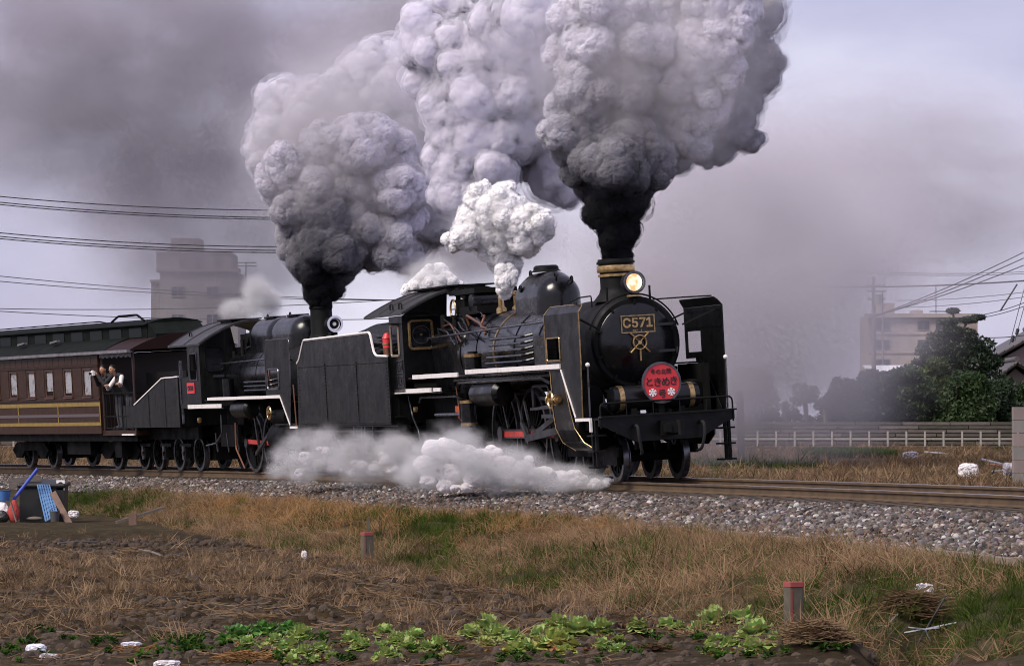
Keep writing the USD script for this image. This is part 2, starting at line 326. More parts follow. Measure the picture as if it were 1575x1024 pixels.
def scatter(name, protos, pos, quat, scale, idx, label, cat, parent=None):
    """A point instancer: one object of things nobody could count. protos: list of (mesh, material) ; quat as (w, x, y, z)."""
    pi = UsdGeom.PointInstancer.Define(stage, path_for(parent, name)); rel = pi.CreatePrototypesRel(); q = str(pi.GetPath())
    for k, (m, mt, sm) in enumerate(protos):
        usdkit.mesh(stage, f'{q}/shape_{k:03d}', m, mt, smooth=sm); rel.AddTarget(f'{q}/shape_{k:03d}')
    pi.CreatePositionsAttr(Vt.Vec3fArray.FromNumpy(np.asarray(pos, np.float32)))
    pi.CreateOrientationsAttr(Vt.QuathArray([Gf.Quath(float(a), float(b), float(c), float(d)) for a, b, c, d in quat]))
    pi.CreateScalesAttr(Vt.Vec3fArray.FromNumpy(np.asarray(scale, np.float32))); pi.CreateProtoIndicesAttr(Vt.IntArray.FromNumpy(np.asarray(idx, np.int32)))
    return tag(pi, label, cat, None, 'stuff') if parent is None else pi.GetPrim()
def rand_quat(n, r):
    q = r.normal(size=(n, 4)); return q / np.linalg.norm(q, axis=1, keepdims=True)
def yaw_quat(a, tilt=None, dirn=None):
    q = np.stack([np.cos(a / 2), 0 * a, 0 * a, np.sin(a / 2)], 1)
    if tilt is None: return q
    ax, ay, c, s = np.cos(dirn), np.sin(dirn), np.cos(tilt / 2), np.sin(tilt / 2)   # world tilt after the yaw
    w2, x2, y2 = c, s * ax, s * ay; w1, z1 = q[:, 0], q[:, 3]
    return np.stack([w2 * w1, x2 * w1 + y2 * z1, y2 * w1 - x2 * z1, w2 * z1], 1)

r = np.random.default_rng(11)
NS = 125000
s = -50 + (r.random(NS) ** 1.25) * 118; f = ballast_foot(s)
d = np.where(r.random(NS) < .13, r.uniform(1.0, 2.5, NS), f - np.abs(r.normal(0, .10, NS)) + r.random(NS) * (-.95 - f))
near = np.clip((s + 50) / 100, 0, 1); size = r.uniform(.016, .036, NS) * (1 + .30 * near) * r.choice([1, 1, 1, 1.35], NS)
P = on_track(s, d, 0, cant=False); P[:, 2] = bed(s, d) + size * r.uniform(-.1, .7, NS)
keep = (P[:, 1] > 20)
scatter('ballast_stones', [(stone_shape(k), STONE, False) for k in range(8)], P[keep], rand_quat(keep.sum(), r), (size[:, None] * r.uniform(.75, 1.25, (NS, 3)))[keep], r.integers(0, 8, NS)[keep],
        'crushed grey and brown ballast stones sloping down beside the near rail', 'ballast')

# ---------------------------------------------------------------- track
RUST = plain('rusty_rail_side', (0.060, 0.036, 0.018), 0.75, noise=((0.11, 0.068, 0.032), 3.0, 0.35, 0.7), coord='world')
RAILTOP = plain('polished_rail_head', (0.42, 0.42, 0.45), 0.22, 1.0)
SLEEPER = plain('old_sleeper_wood', (0.050, 0.037, 0.028), 0.9, noise=((0.10, 0.075, 0.055), 5.0, 0.35, 0.7, (1, 8, 8)), coord='world')
track = thing('railway_track', 'curved single railway track on dark sleepers carrying the steam train', 'railway track')
def sweep_rail(lat, prof, s0=-62, s1=120, step=1.0):
    sv = np.arange(s0, s1 + step, step); prof = np.array(prof, float); n = len(prof)
    v = np.stack([on_track(sv, lat + y, z) for y, z in prof], 1).reshape(-1, 3)
    i, j = np.meshgrid(np.arange(len(sv) - 1), np.arange(n), indexing='ij'); q = np.stack([i * n + j, (i + 1) * n + j, (i + 1) * n + (j + 1) % n, i * n + (j + 1) % n], -1).reshape(-1, 4)
    m = trimesh.Trimesh(v, np.vstack([q[:, [0, 1, 2]], q[:, [0, 2, 3]]]), process=False)
    if m.volume < 0: m.invert()
    return m
prof = [(-.064, -.153), (.064, -.153), (.064, -.140), (.012, -.122), (.010, -.045), (.034, -.036), (.034, -.006), (.028, -.002), (-.028, -.002), (-.034, -.006), (-.034, -.036), (-.010, -.045), (-.012, -.122), (-.064, -.140)]
for lat in (-.566, .566):
    rl = obj('rail', sweep_rail(lat, prof), RUST, track, 25)
    obj('rail_head', sweep_rail(lat, [(-.026, -.0035), (.026, -.0035), (.026, 0), (-.026, 0)]), RAILTOP, rl, False)
for k, sv in enumerate(np.arange(-58, 62, .62)):
    sv += RNG.uniform(-.03, .03); c = on_track(sv, 0, -.153 - .075); t = float(centre(sv)[2])
    b = trimesh.creation.box([2.1, .21, .15]); b.apply_transform(trimesh.transformations.rotation_matrix(-CANT, [0, 1, 0])); b.apply_transform(trimesh.transformations.rotation_matrix(t + RNG.uniform(-.01, .01), [0, 0, 1])); b.apply_translation(c)
    obj('sleeper', b, SLEEPER, track, False)
fp = MB()
for lat in (-.566 - .03, .566 - .03):
    a, b = on_track(-31.2, lat, -.085), on_track(-30.6, lat, -.085); fp.bar(a, b, .03, .09)
fp.build('fish_plates', RUST, track)

# narrow concrete kerb along the foot of the ballast
KERB = plain('dirty_concrete_kerb', (0.17, 0.125, 0.095), 0.9, noise=((0.26, 0.20, 0.16), 4.0, 0.4, 0.7), coord='world')
sv = np.arange(-50, 4, 1.0); pts = []
for q in sv: pts.append(on_track(q, float(ballast_foot(q)) - .22, 0, cant=False))
kb = thing('kerb', 'low dirty concrete kerb between ballast and dry grass bank', None, kind='structure')
for k in range(len(sv) - 1):
    a, b = pts[k].copy(), pts[k + 1].copy(); a[2] = b[2] = -.60
    u = (b - a) / np.linalg.norm(b - a); m = MB().bar(a + u * .012, b - u * .012, .13, .14).mesh(); m.apply_translation([0, 0, RNG.uniform(-.012, .012)])
    obj('kerb_stone', m, KERB, kb, False)
# ---------------------------------------------------------------- parts shared by the engines
def wheel_mesh(R, spokes, y, x, side=-1, w=.13, weight=None):
    """Disc pieces of a spoked wheel on the visible or far side: (tyre, centre)."""
    t = MB(); h = w / 2
    t.lathe([[R - .075, -h], [R, -h], [R, h * .55], [R + .028, h * .75], [R + .028, h], [R - .075, h], [R - .075, -h]], (x, y, R), (0, -side, 0), 44)
    c = MB(); c.lathe([[R - .15, -h * .7], [R - .07, -h * .7], [R - .07, h * .7], [R - .15, h * .7], [R - .15, -h * .7]], (x, y, R), (0, -side, 0), 40)
    c.cyl((x, y - .1, R), (x, y + .1, R), .16 if R > .6 else .1, 20)
    for k in range(spokes):
        a = 2 * math.pi * k / spokes + .1; d = np.array([math.cos(a), 0, math.sin(a)])
        c.bar(np.array([x, y, R]) + d * .1, np.array([x, y, R]) + d * (R - .1), .05, .085, up=(0, 1, 0))
    if weight is not None:
        an = np.radians(np.linspace(weight - 42, weight + 42, 12)); ro, ri = R - .09, R - .34
        poly = [(x + ro * math.cos(a), R + ro * math.sin(a)) for a in an] + [(x + ri * .9 * math.cos(a), R + ri * .9 * math.sin(a)) for a in an[::-1]]
        c.prism(poly, .1, 'xz', y - .05)
    return t, c
def add_wheels(root, name, R, xs, spokes, weight=None, gauge=.566, centre_mat=None):
    for x in xs:
        for side in (-1, 1):
            t, c = wheel_mesh(R, spokes, side * gauge, x, side, weight=weight)
            w = c.build(name, centre_mat or UNDER, root); t.build('tyre', STEEL, w)
        MB().cyl((x, -gauge, R), (x, gauge, R), .09, 14).build('axle', UNDER, root)
def plate_text(text, height, width=None, squeeze=1.0, depth=.012, bold=True):
    m = meshkit.text_mesh(text, height, depth, bold); b = m.bounds
    m.apply_translation([-(b[0, 0] + b[1, 0]) / 2, -(b[0, 1] + b[1, 1]) / 2, 0]); m.vertices[:, 0] *= squeeze if width is None else width / (b[1, 0] - b[0, 0])
    return m
def face_front(m, x, y, z):
    """Lettering in its own xy plane -> standing in the engine's front, read by someone ahead of it."""
    v = m.vertices.copy(); m.vertices = np.stack([v[:, 2] + x, v[:, 0] + y, v[:, 1] + z], 1); return m
def face_right(m, x, y, z):
    """Lettering on the side towards negative y."""
    v = m.vertices.copy(); m.vertices = np.stack([v[:, 0] + x, y - v[:, 2], v[:, 1] + z], 1); return m
def frame_ring(poly, r, plane, at, n=6):
    p = np.array(poly, float); k = np.full(len(p), at)
    return MB().tube(np.stack({'xz': (p[:, 0], k, p[:, 1]), 'yz': (k, p[:, 0], p[:, 1])}[plane], 1), r, n, closed=True)
LENS_ON = mat('lit_lamp_glass', {'tc': ('texture_coordinate', {}), 'n': ('noise_texture', {'scale': 9.0, 'detail': 1.0}), 'r': ('rgb_ramp', {'ramp': [(0.38, (1.0, 0.50, 0.22)), (0.52, (1.0, 0.86, 0.62)), (0.7, (1.0, 0.97, 0.90))]}), 'e': ('emission', {'strength': 0.46})},
               [('tc.object', 'n.vector'), ('n.fac', 'r.fac'), ('r.color', 'e.color')], surface='e.emission')
MIRROR = plain('silvered_reflector', (0.75, 0.75, 0.78), 0.12, 1.0)
SIGNRED = plain('sign_red', (0.62, 0.035, 0.045), 0.45, noise=((0.50, 0.03, 0.04), 3.0, 0.4, 0.8))
SIGNBLACK = plain('sign_black', (0.02, 0.012, 0.012), 0.5)
SIGNWHITE = plain('sign_white', (0.82, 0.80, 0.80), 0.5)
PLATEBLACK = plain('number_plate_black', (0.012, 0.011, 0.010), 0.45)
GLYPHS = {'冬':[[[(3,32),(40,46),(29,58),(14,45),(7,51),(27,70),(38,86),(48,84),(45,76),(77,76),(81,73),(76,63),(60,46),(81,38),(97,34),(91,24),(67,31),(50,40),(29,30),(9,24)],[(36,64),(50,52),(65,65),(37,66)]],[[(37,31),(61,25),(71,21),(73,19),(69,11),(66,12),(34,23)]],[[(21,6),(24,14),(28,14),(71,1),(76,-1),(76,-3),(73,-9),(70,-10)]]],'の':[[[(8,26),(9,42),(16,56),(28,66),(43,72),(62,72),(74,68),(85,58),(92,41),(91,25),(84,11),(75,3),(56,-4),(52,-4),(48,5),(68,11),(76,18),(81,28),(80,45),(70,59),(57,63),(47,24),(41,12),(33,4),(24,3),(18,6),(12,13)],[(18,27),(24,16),(28,15),(32,18),(41,39),(45,62),(35,59),(26,52),(19,39)]]],'北':[[[(55,6),(55,82),(65,84),(66,53),(88,68),(96,62),(96,59),(92,56),(66,40),(66,5),(67,3),(86,3),(89,24),(99,19),(98,8),(95,-2),(88,-7),(62,-6),(57,-2)]],[[(2,12),(31,25),(31,50),(6,50),(5,59),(31,60),(31,84),(41,84),(41,-7),(31,-8),(31,13),(8,4),(5,5)]]],'陸':[[[(6,81),(33,82),(38,78),(38,76),(58,76),(59,86),(69,86),(70,76),(91,76),(91,67),(69,66),(69,58),(96,57),(95,49),(79,48),(94,36),(90,29),(69,44),(70,49),(59,49),(61,44),(43,28),(37,27),(36,24),(59,24),(59,36),(69,36),(69,24),(92,23),(91,14),(69,14),(69,3),(96,2),(97,-7),(29,-7),(29,2),(59,3),(59,14),(39,14),(37,22),(31,16),(26,14),(19,14),(16,20),(16,-9),(7,-9)],[(29,52),(38,36),(51,48),(35,49),(35,57),(59,58),(59,66),(39,67),(37,75)],[(16,24),(25,24),(27,27),(26,39),(19,50),(25,72),(16,72)]]],'と':[[[(19,14),(19,24),(23,31),(35,44),(22,73),(23,76),(32,79),(45,51),(78,68),(82,59),(40,35),(33,28),(30,16),(35,9),(47,6),(85,9),(84,-2),(61,-4),(38,-3),(27,1),(22,6)]]],'き':[[[(15,49),(55,49),(51,59),(18,60),(17,69),(48,69),(46,80),(57,81),(60,70),(80,74),(80,64),(63,61),(63,58),(66,50),(86,54),(87,44),(71,40),(79,26),(77,19),(73,18),(51,21),(53,29),(65,29),(60,39),(16,39)]],[[(20,4),(18,18),(21,29),(31,28),(32,26),(28,17),(30,8),(45,4),(74,6),(74,-4),(59,-6),(32,-4)]]],'め':[[[(8,16),(10,36),(22,53),(16,71),(27,74),(32,59),(41,63),(55,65),(58,80),(68,79),(66,64),(79,58),(87,50),(91,39),(91,20),(83,7),(69,-2),(57,-6),(53,-4),(49,3),(71,11),(81,24),(81,35),(79,43),(72,51),(65,54),(62,53),(49,23),(54,14),(48,9),(42,13),(31,4),(19,2),(11,7)],[(35,48),(43,33),(52,54),(42,53)],[(17,20),(20,14),(25,13),(36,22),(26,42),(19,31)]]],'号':[[[(5,37),(6,46),(94,46),(94,36),(36,35),(35,28),(82,27),(81,10),(76,-3),(71,-8),(64,-9),(46,-9),(43,1),(65,1),(69,9),(71,18),(19,18),(24,36)]],[[(18,81),(82,82),(82,52),(18,52)],[(28,72),(28,61),(72,62),(72,72)]]],'C':[[[(3,30),(3,42),(7,57),(13,66),(24,74),(34,77),(49,76),(60,70),(69,57),(69,47),(57,47),(48,59),(36,62),(26,58),(19,46),(18,33),(21,22),(25,17),(31,12),(41,11),(48,13),(57,26),(71,24),(69,16),(64,7),(52,-2),(34,-4),(21,0),(9,12)]]],'5':[[[(6,13),(7,21),(19,21),(25,11),(35,10),(40,13),(44,21),(42,30),(34,36),(27,36),(20,32),(9,34),(7,36),(11,74),(14,76),(54,76),(56,64),(54,62),(26,62),(24,53),(25,49),(42,49),(49,46),(55,39),(59,29),(59,18),(52,4),(41,-3),(27,-4),(14,1)]]],'7':[[[(6,75),(8,77),(57,77),(59,75),(59,64),(56,58),(27,-1),(23,-3),(12,-2),(11,2),(40,61),(8,62),(6,64)]]],'1':[[[(8,-1),(9,11),(28,12),(27,57),(12,48),(9,51),(9,62),(27,76),(41,76),(42,74),(43,12),(58,11),(59,-1),(57,-3),(10,-3)]]]}
def glyph(ch, size, depth=.006):
    ms = [trimesh.creation.extrude_polygon(Polygon(g[0], g[1:]).buffer(0), depth / size * 100, engine='earcut') for g in GLYPHS[ch] if Polygon(g[0], g[1:]).buffer(0).geom_type == 'Polygon']
    m = trimesh.util.concatenate(ms); b = m.bounds; m.apply_translation([-(b[0, 0] + b[1, 0]) / 2, -(b[0, 1] + b[1, 1]) / 2, 0]); m.apply_scale(size / 100); return m
def elbow(*pts):
    """A pipe run with its corners eased."""
    P = np.array(pts, float); out = [P[0]]
    for i in range(1, len(P) - 1):
        a, b, c = P[i - 1], P[i], P[i + 1]; r = min(.09, np.linalg.norm(a - b) * .45, np.linalg.norm(c - b) * .45)
        p, q = b + (a - b) / np.linalg.norm(a - b) * r, b + (c - b) / np.linalg.norm(c - b) * r
        out += [(1 - t) ** 2 * p + 2 * t * (1 - t) * b + t * t * q for t in np.linspace(0, 1, 5)]
    return np.array(out + [P[-1]])

# ---------------------------------------------------------------- leading express engine
eng = thing('steam_locomotive', 'leading black express steam engine with red round headboard and lit headlamp', 'steam locomotive', rail_frame(.25, 10.25))
E = MB().box(-14.0, -1.0, -.46, -.38, .72, 1.18).box(-14.0, -1.0, .38, .46, .72, 1.18)
for x in np.arange(-13.5, -1.2, 1.4): E.box(x, x + .12, -.38, .38, .75, 1.1)
E.build('main_frame', UNDER, eng)
# front beam: a shallow trapezoid with a footplate on it
MB().prism([(-1.27, 1.17), (1.27, 1.17), (1.27, 1.02), (1.12, .98), (.62, .72), (-.62, .72), (-1.12, .98), (-1.27, 1.02)], .05, 'yz', -.17).box(-.17, .02, -1.27, 1.27, 1.172, 1.20).build('buffer_beam', BLACK, eng)
MB().box(-1.75, -.172, -1.27, 1.27, 1.13, 1.168).prism([(-1.1, 1.128), (1.1, 1.128), (.55, .78), (-.55, .78)], .04, 'yz', -.9).build('front_deck', BLACK, eng)
r_ = MB().tube(elbow((-.12, -1.24, .98), (-.12, -1.24, 1.42), (-.12, 1.24, 1.42), (-.12, 1.24, .98)), .017)
for y in (-.75, -.25, .25, .75): r_.cyl((-.12, y, 1.2), (-.12, y, 1.42), .011, 8)
r_.build('front_handrail', SOOTY, eng)
c = MB().box(-.3, .04, -.16, .16, .80, 1.06).box(.04, .30, -.11, .13, .84, 1.02).cyl((.26, .1, .80), (.26, .1, 1.06), .07, 14).box(.12, .34, -.17, -.09, .86, 1.0)
c.tube(arc((.16, .74), .1, 180, 360, 9, 'xz', .0), .016)
cp = c.build('coupler', SOOTY, eng)
for y in (-.62, .62): MB().tube(elbow((-.12, y, 1.0), (.06, y, 1.0), (.1, y, .8), (.04, y * .9, .52), (-.1, y * .85, .5)), .028).build('brake_hose', DARKGAP, eng)
for sy in (-1, 1):
    st = MB().box(-.62, -.56, sy * 1.22, sy * 1.27, .28, 1.13).box(-.42, -.36, sy * 1.22, sy * 1.27, .28, 1.13)
    for z in (.30, .58, .86): st.box(-.66, -.32, sy * 1.08, sy * 1.34, z - .015, z + .015)
    st.build('front_step', SOOTY, eng)
# feedwater heater lying across the deck, with brass bands
fh = MB().lathe([[0, -.86], [.12, -.855], [.215, -.80], [.225, -.70], [.225, .70], [.215, .80], [.12, .855], [0, .86]], (-.78, 0, 1.48), (0, 1, 0), 30).build('feedwater_heater', BOILER, eng)
for y in (-.66, .66): MB().lathe([[.22, -.045], [.236, -.045], [.236, .045], [.22, .045], [.22, -.045]], (-.78, y, 1.48), (0, 1, 0), 30).build('brass_band', BRASS, fh)
MB().box(-1.0, -.56, -.5, -.4, 1.17, 1.3).box(-1.0, -.56, .4, .5, 1.17, 1.3).build('heater_saddle', SOOTY, eng)
# smokebox
MB().lathe([[0, -4.0], [.83, -4.0], [.83, -1.72], [.845, -1.70], [.845, -1.62], [.80, -1.585], [0, -1.58]], (0, 0, 2.47), (1, 0, 0), 56).build('smokebox', SOOTY, eng)
sd_ = MB().lathe([[0, .15], [.18, .146], [.36, .128], [.52, .095], [.64, .052], [.715, .012], [.725, 0], [.70, -.02], [0, -.02]], (-1.575, 0, 2.47), (1, 0, 0), 56)
for z in (2.30, 2.78): sd_.bar((-1.50, .70, z), (-1.47, .30, z), .035, .05).cyl((-1.53, .74, z - .06), (-1.53, .74, z + .06), .03, 10)
door = sd_.build('smokebox_door', BOILER, eng)
for k in range(10):
    a = 2 * math.pi * (k + .5) / 10; MB().box(-1.575, -1.535, -.03, .03, -.03, .05).mesh()
    m = MB().bar((-1.55, .79 * math.cos(a), 2.47 + .79 * math.sin(a)), (-1.55, .70 * math.cos(a), 2.47 + .70 * math.sin(a)), .04, .03, up=(1, 0, 0)).mesh(); obj('door_clamp', m, SOOTY, door, False)
MB().tube(arc((0, 2.47), .89, 18, 162, 26, 'yz', -1.66), .016).build('smokebox_handrail', SOOTY, eng)
pl = MB().box(-1.455, -1.432, -.325, .325, 2.65, 2.97)
pl = pl.build('number_plate', PLATEBLACK, eng)
bd = MB()
for z in (2.656, 2.958): bd.box(-1.434, -1.424, -.325, .325, z - .008, z + .008)
for y in (-.313, .313): bd.box(-1.434, -1.4238, y - .008, y + .008, 2.668, 2.946)
bd.build('plate_border', BRASS, pl)
for ch, y in zip('C571', (-.215, -.06, .085, .215)): obj('numeral', face_front(glyph(ch, .225, .02), -1.434, y, 2.83), BRASS, pl, False)
obj('plate_lettering', trimesh.util.concatenate([face_front(plate_text('C57', .035), -1.434, -.06, 2.69), face_front(plate_text('1', .035), -1.434, .06, 2.69)]), BRASS, pl, False)
hw = MB().tube(arc((0, 2.47), .125, 0, 360, 28, 'yz', -1.375)[:-1], .017, 8, True)
for a in (45, 135, 225, 315):
    ca, sa = math.cos(math.radians(a)), math.sin(math.radians(a)); hw.cyl((-1.385, .02 * ca, 2.47 + .02 * sa), (-1.385, .125 * ca, 2.47 + .125 * sa), .011, 8)
    hw.cyl((-1.375, .135 * ca, 2.47 + .135 * sa), (-1.375, .255 * ca, 2.47 + .255 * sa), .017, 8)
hw.cyl((-1.37, 0, 2.35), (-1.37, 0, 2.14), .018, 8).cyl((-1.44, 0, 2.47), (-1.36, 0, 2.47), .035, 12)
hw.build('door_handwheel', BRASS, door)
# headboard: its lettering is the train's name
hb = thing('headboard', 'round red train name board with white snow crystals on the engine front', 'headboard', rail_frame(.25, 10.25))
MB().lathe([[0, -.03], [.345, -.03], [.36, -.015], [.36, .02], [0, .02]], (-.34, .0, 1.73), (1, 0, 0), 48).build('board_face', SIGNRED, hb)
MB().lathe([[.335, .0], [.37, .0], [.37, .03], [.335, .03], [.335, .0]], (-.34, .0, 1.73), (1, 0, 0), 48).build('board_rim', STEEL, hb)
for row, size, z, x0, dx in (('冬の北陸', .098, 1.925, -.15, .10), ('ときめき', .175, 1.745, -.225, .152)):
    for k, ch in enumerate(row): obj('board_character', face_front(glyph(ch, size), -.319, x0 + dx * k, z + (0.012 if k in (0, 3) else .0)), SIGNBLACK, hb, False)
obj('board_character', face_front(glyph('号', .155), -.319, 0, 1.535), SIGNBLACK, hb, False)
for y in (-.175, .175):
    m = MB()
    for a in range(0, 180, 60):
        ca, sa = math.cos(math.radians(a + 90)), math.sin(math.radians(a + 90))
        m.bar((-.316, y - .07 * ca, 1.56 - .07 * sa), (-.316, y + .07 * ca, 1.56 + .07 * sa), .026, .008, up=(1, 0, 0))
        for sg in (-1, 1):
            for b in (-38, 38):
                cb, sb = math.cos(math.radians(a + 90 + b)), math.sin(math.radians(a + 90 + b)); o = np.array([-.314, y + sg * .045 * ca, 1.56 + sg * .045 * sa]); m.bar(o, o + np.array([0, sg * .03 * cb, sg * .03 * sb]), .016, .008, up=(1, 0, 0))
    m.build('snow_crystal', SIGNWHITE, hb, False)
MB().box(-.42, -.375, -.05, .05, 1.2, 1.7).build('board_bracket', SOOTY, hb)
# chimney and lamp
ch_ = MB().lathe([[.46, -.02], [.40, .05], [.335, .13], [.305, .22], [.30, .62], [.315, .64], [.315, .66], [.285, .66], [.24, .3], [.24, 0]], (-2.5, 0, 3.27), (0, 0, 1), 36).build('chimney', SOOTY, eng)
MB().lathe([[.302, .56], [.345, .565], [.352, .60], [.352, .66], [.345, .685], [.322, .70], [.322, .565]], (-2.5, 0, 3.22), (0, 0, 1), 36).build('chimney_band', BRASS, ch_)
MB().lathe([[.30, 0], [.35, .01], [.355, .045], [.33, .06], [.325, .10], [.27, .10], [.27, 0]], (-2.5, 0, 3.925), (0, 0, 1), 36).build('chimney_cap', SOOTY, ch_)
MB().lathe([[.302, 0], [.335, .004], [.335, .05], [.302, .054], [.302, 0]], (-2.5, 0, 3.70), (0, 0, 1), 36).build('chimney_band', BRASS, ch_)
hl = MB().lathe([[0, -.26], [.11, -.25], [.17, -.16], [.185, -.05], [.185, .10], [.202, .11], [.202, .15], [.17, .15], [.15, .08], [0, .0]], (-1.62, 0, 3.56), (1, 0, 0), 36).box(-1.75, -1.55, -.09, .09, 3.28, 3.37).build('headlamp', SOOTY, eng)
MB().lathe([[0, .135], [.09, .125], [.165, .10], [.165, .09], [0, .09]], (-1.62, 0, 3.56), (1, 0, 0), 32).build('lamp_glass', LENS_ON, hl)
MB().lathe([[.165, .13], [.205, .13], [.205, .16], [.165, .16], [.165, .13]], (-1.62, 0, 3.56), (1, 0, 0), 36).build('lamp_rim', STEEL, hl)
MB().box(-1.56, -1.54, -.14, .14, 3.305, 3.335).build('lamp_step', BRASS, eng)
for y in (-.4, .42): MB().cyl((-1.9, y, 3.2), (-1.9, y, 3.5), .022, 8).build('lamp_iron', SOOTY, eng)
# smoke deflectors
for sy in (-1, 1):
    y0 = 1.35 * sy
    poly = [(-2.74, 2.13), (-2.74, 3.06), (-.68, 3.06), (-.70, 2.2), (-.78, 1.18), (-1.16, 1.18), (-1.88, 2.06), (-2.20, 2.06), (-2.20, 2.13)]
    hole = [(-2.66, 2.23), (-1.88, 2.23), (-1.88, 2.64), (-2.66, 2.64)]
    df = MB().prism(poly, .014, 'xz', y0 - .007, [hole])
    for z in (2.7, 3.0): df.box(-2.7, -.72, y0 - sy * .02, y0 - sy * .008, z - .02, z + .02)
    df = df.build('smoke_deflector', TENDERB if sy < 0 else BLACK, eng, False)
    tp_ = [(-2.74, 0), (-2.70, .10), (-2.64, .145), (-.80, .145), (-.72, .10), (-.68, 0)]
    obj('deflector_top', trimesh.convex.convex_hull(np.array([[x, y0 + sy * e - sy * w * .75, 3.062 + w] for x, w in tp_ for e in (-.007, .007)])), TENDERB, df, False)
    frame_ring(rounded(hole, .03), .016, 'xz', y0 + sy * .012).build('deflector_window_frame', BRASS if sy < 0 else SOOTY, df)
    MB().tube(elbow(*[(x, y0 + sy * .006, z) for x, z in [(-2.74, 2.13), (-2.74, 3.06)]]), .012, 6).tube(elbow(*[(x, y0 + sy * .006, z) for x, z in [(-.68, 3.06), (-.70, 2.2), (-.78, 1.18)]]), .012, 6).tube([(x, y0 + sy * .006 - sy * w * .75, 3.062 + w) for x, w in tp_], .012, 6).build('deflector_edge', BRASS if sy < 0 else SOOTY, df)
    if sy < 0: MB().bar((-1.885, y0 + sy * .012, 2.06), (-1.165, y0 + sy * .012, 1.19), .022, .032, up=(0, 1, 0)).build('white_edge', WHITE, df)
    if sy < 0: MB().box(-1.16, -.30, y0 - .02 + sy * .012, y0 + .02 + sy * .012, 1.12, 1.176).box(-.36, -.30, y0 - .02 + sy * .012, y0 + .02 + sy * .012, .93, 1.12).build('white_edge', WHITE, df)
    MB().cyl((-.53, sy * 1.30, 1.2), (-.50, sy * 1.30, 2.10), .016, 8).build('marker_pole', STEEL, eng)
    MB().lathe([[0, -.045], [.03, -.03], [.045, 0], [.03, .03], [0, .045]], (-.50, sy * 1.30, 2.12), (0, 0, 1), 12).build('pole_knob', WHITE, eng)
    for x in (-2.5, -1.0): MB().bar((x, y0, 3.0), (x - .3, sy * .80, 2.75), .03).build('deflector_stay', SOOTY, eng)
MB().tube(elbow((-3.0, -.95, 3.17), (-.95, -1.30, 3.24), (-.95, -1.30, 3.20)), .014).tube(elbow((-3.5, -.6, 3.30), (-2.9, -.6, 3.36), (-1.9, -.7, 3.36), (-1.9, -.7, 3.15)), .014).tube(elbow((-1.75, .42, 3.24), (-1.3, .8, 3.24), (-1.1, 1.32, 3.24)), .014).build('deflector_handrail', SOOTY, eng)
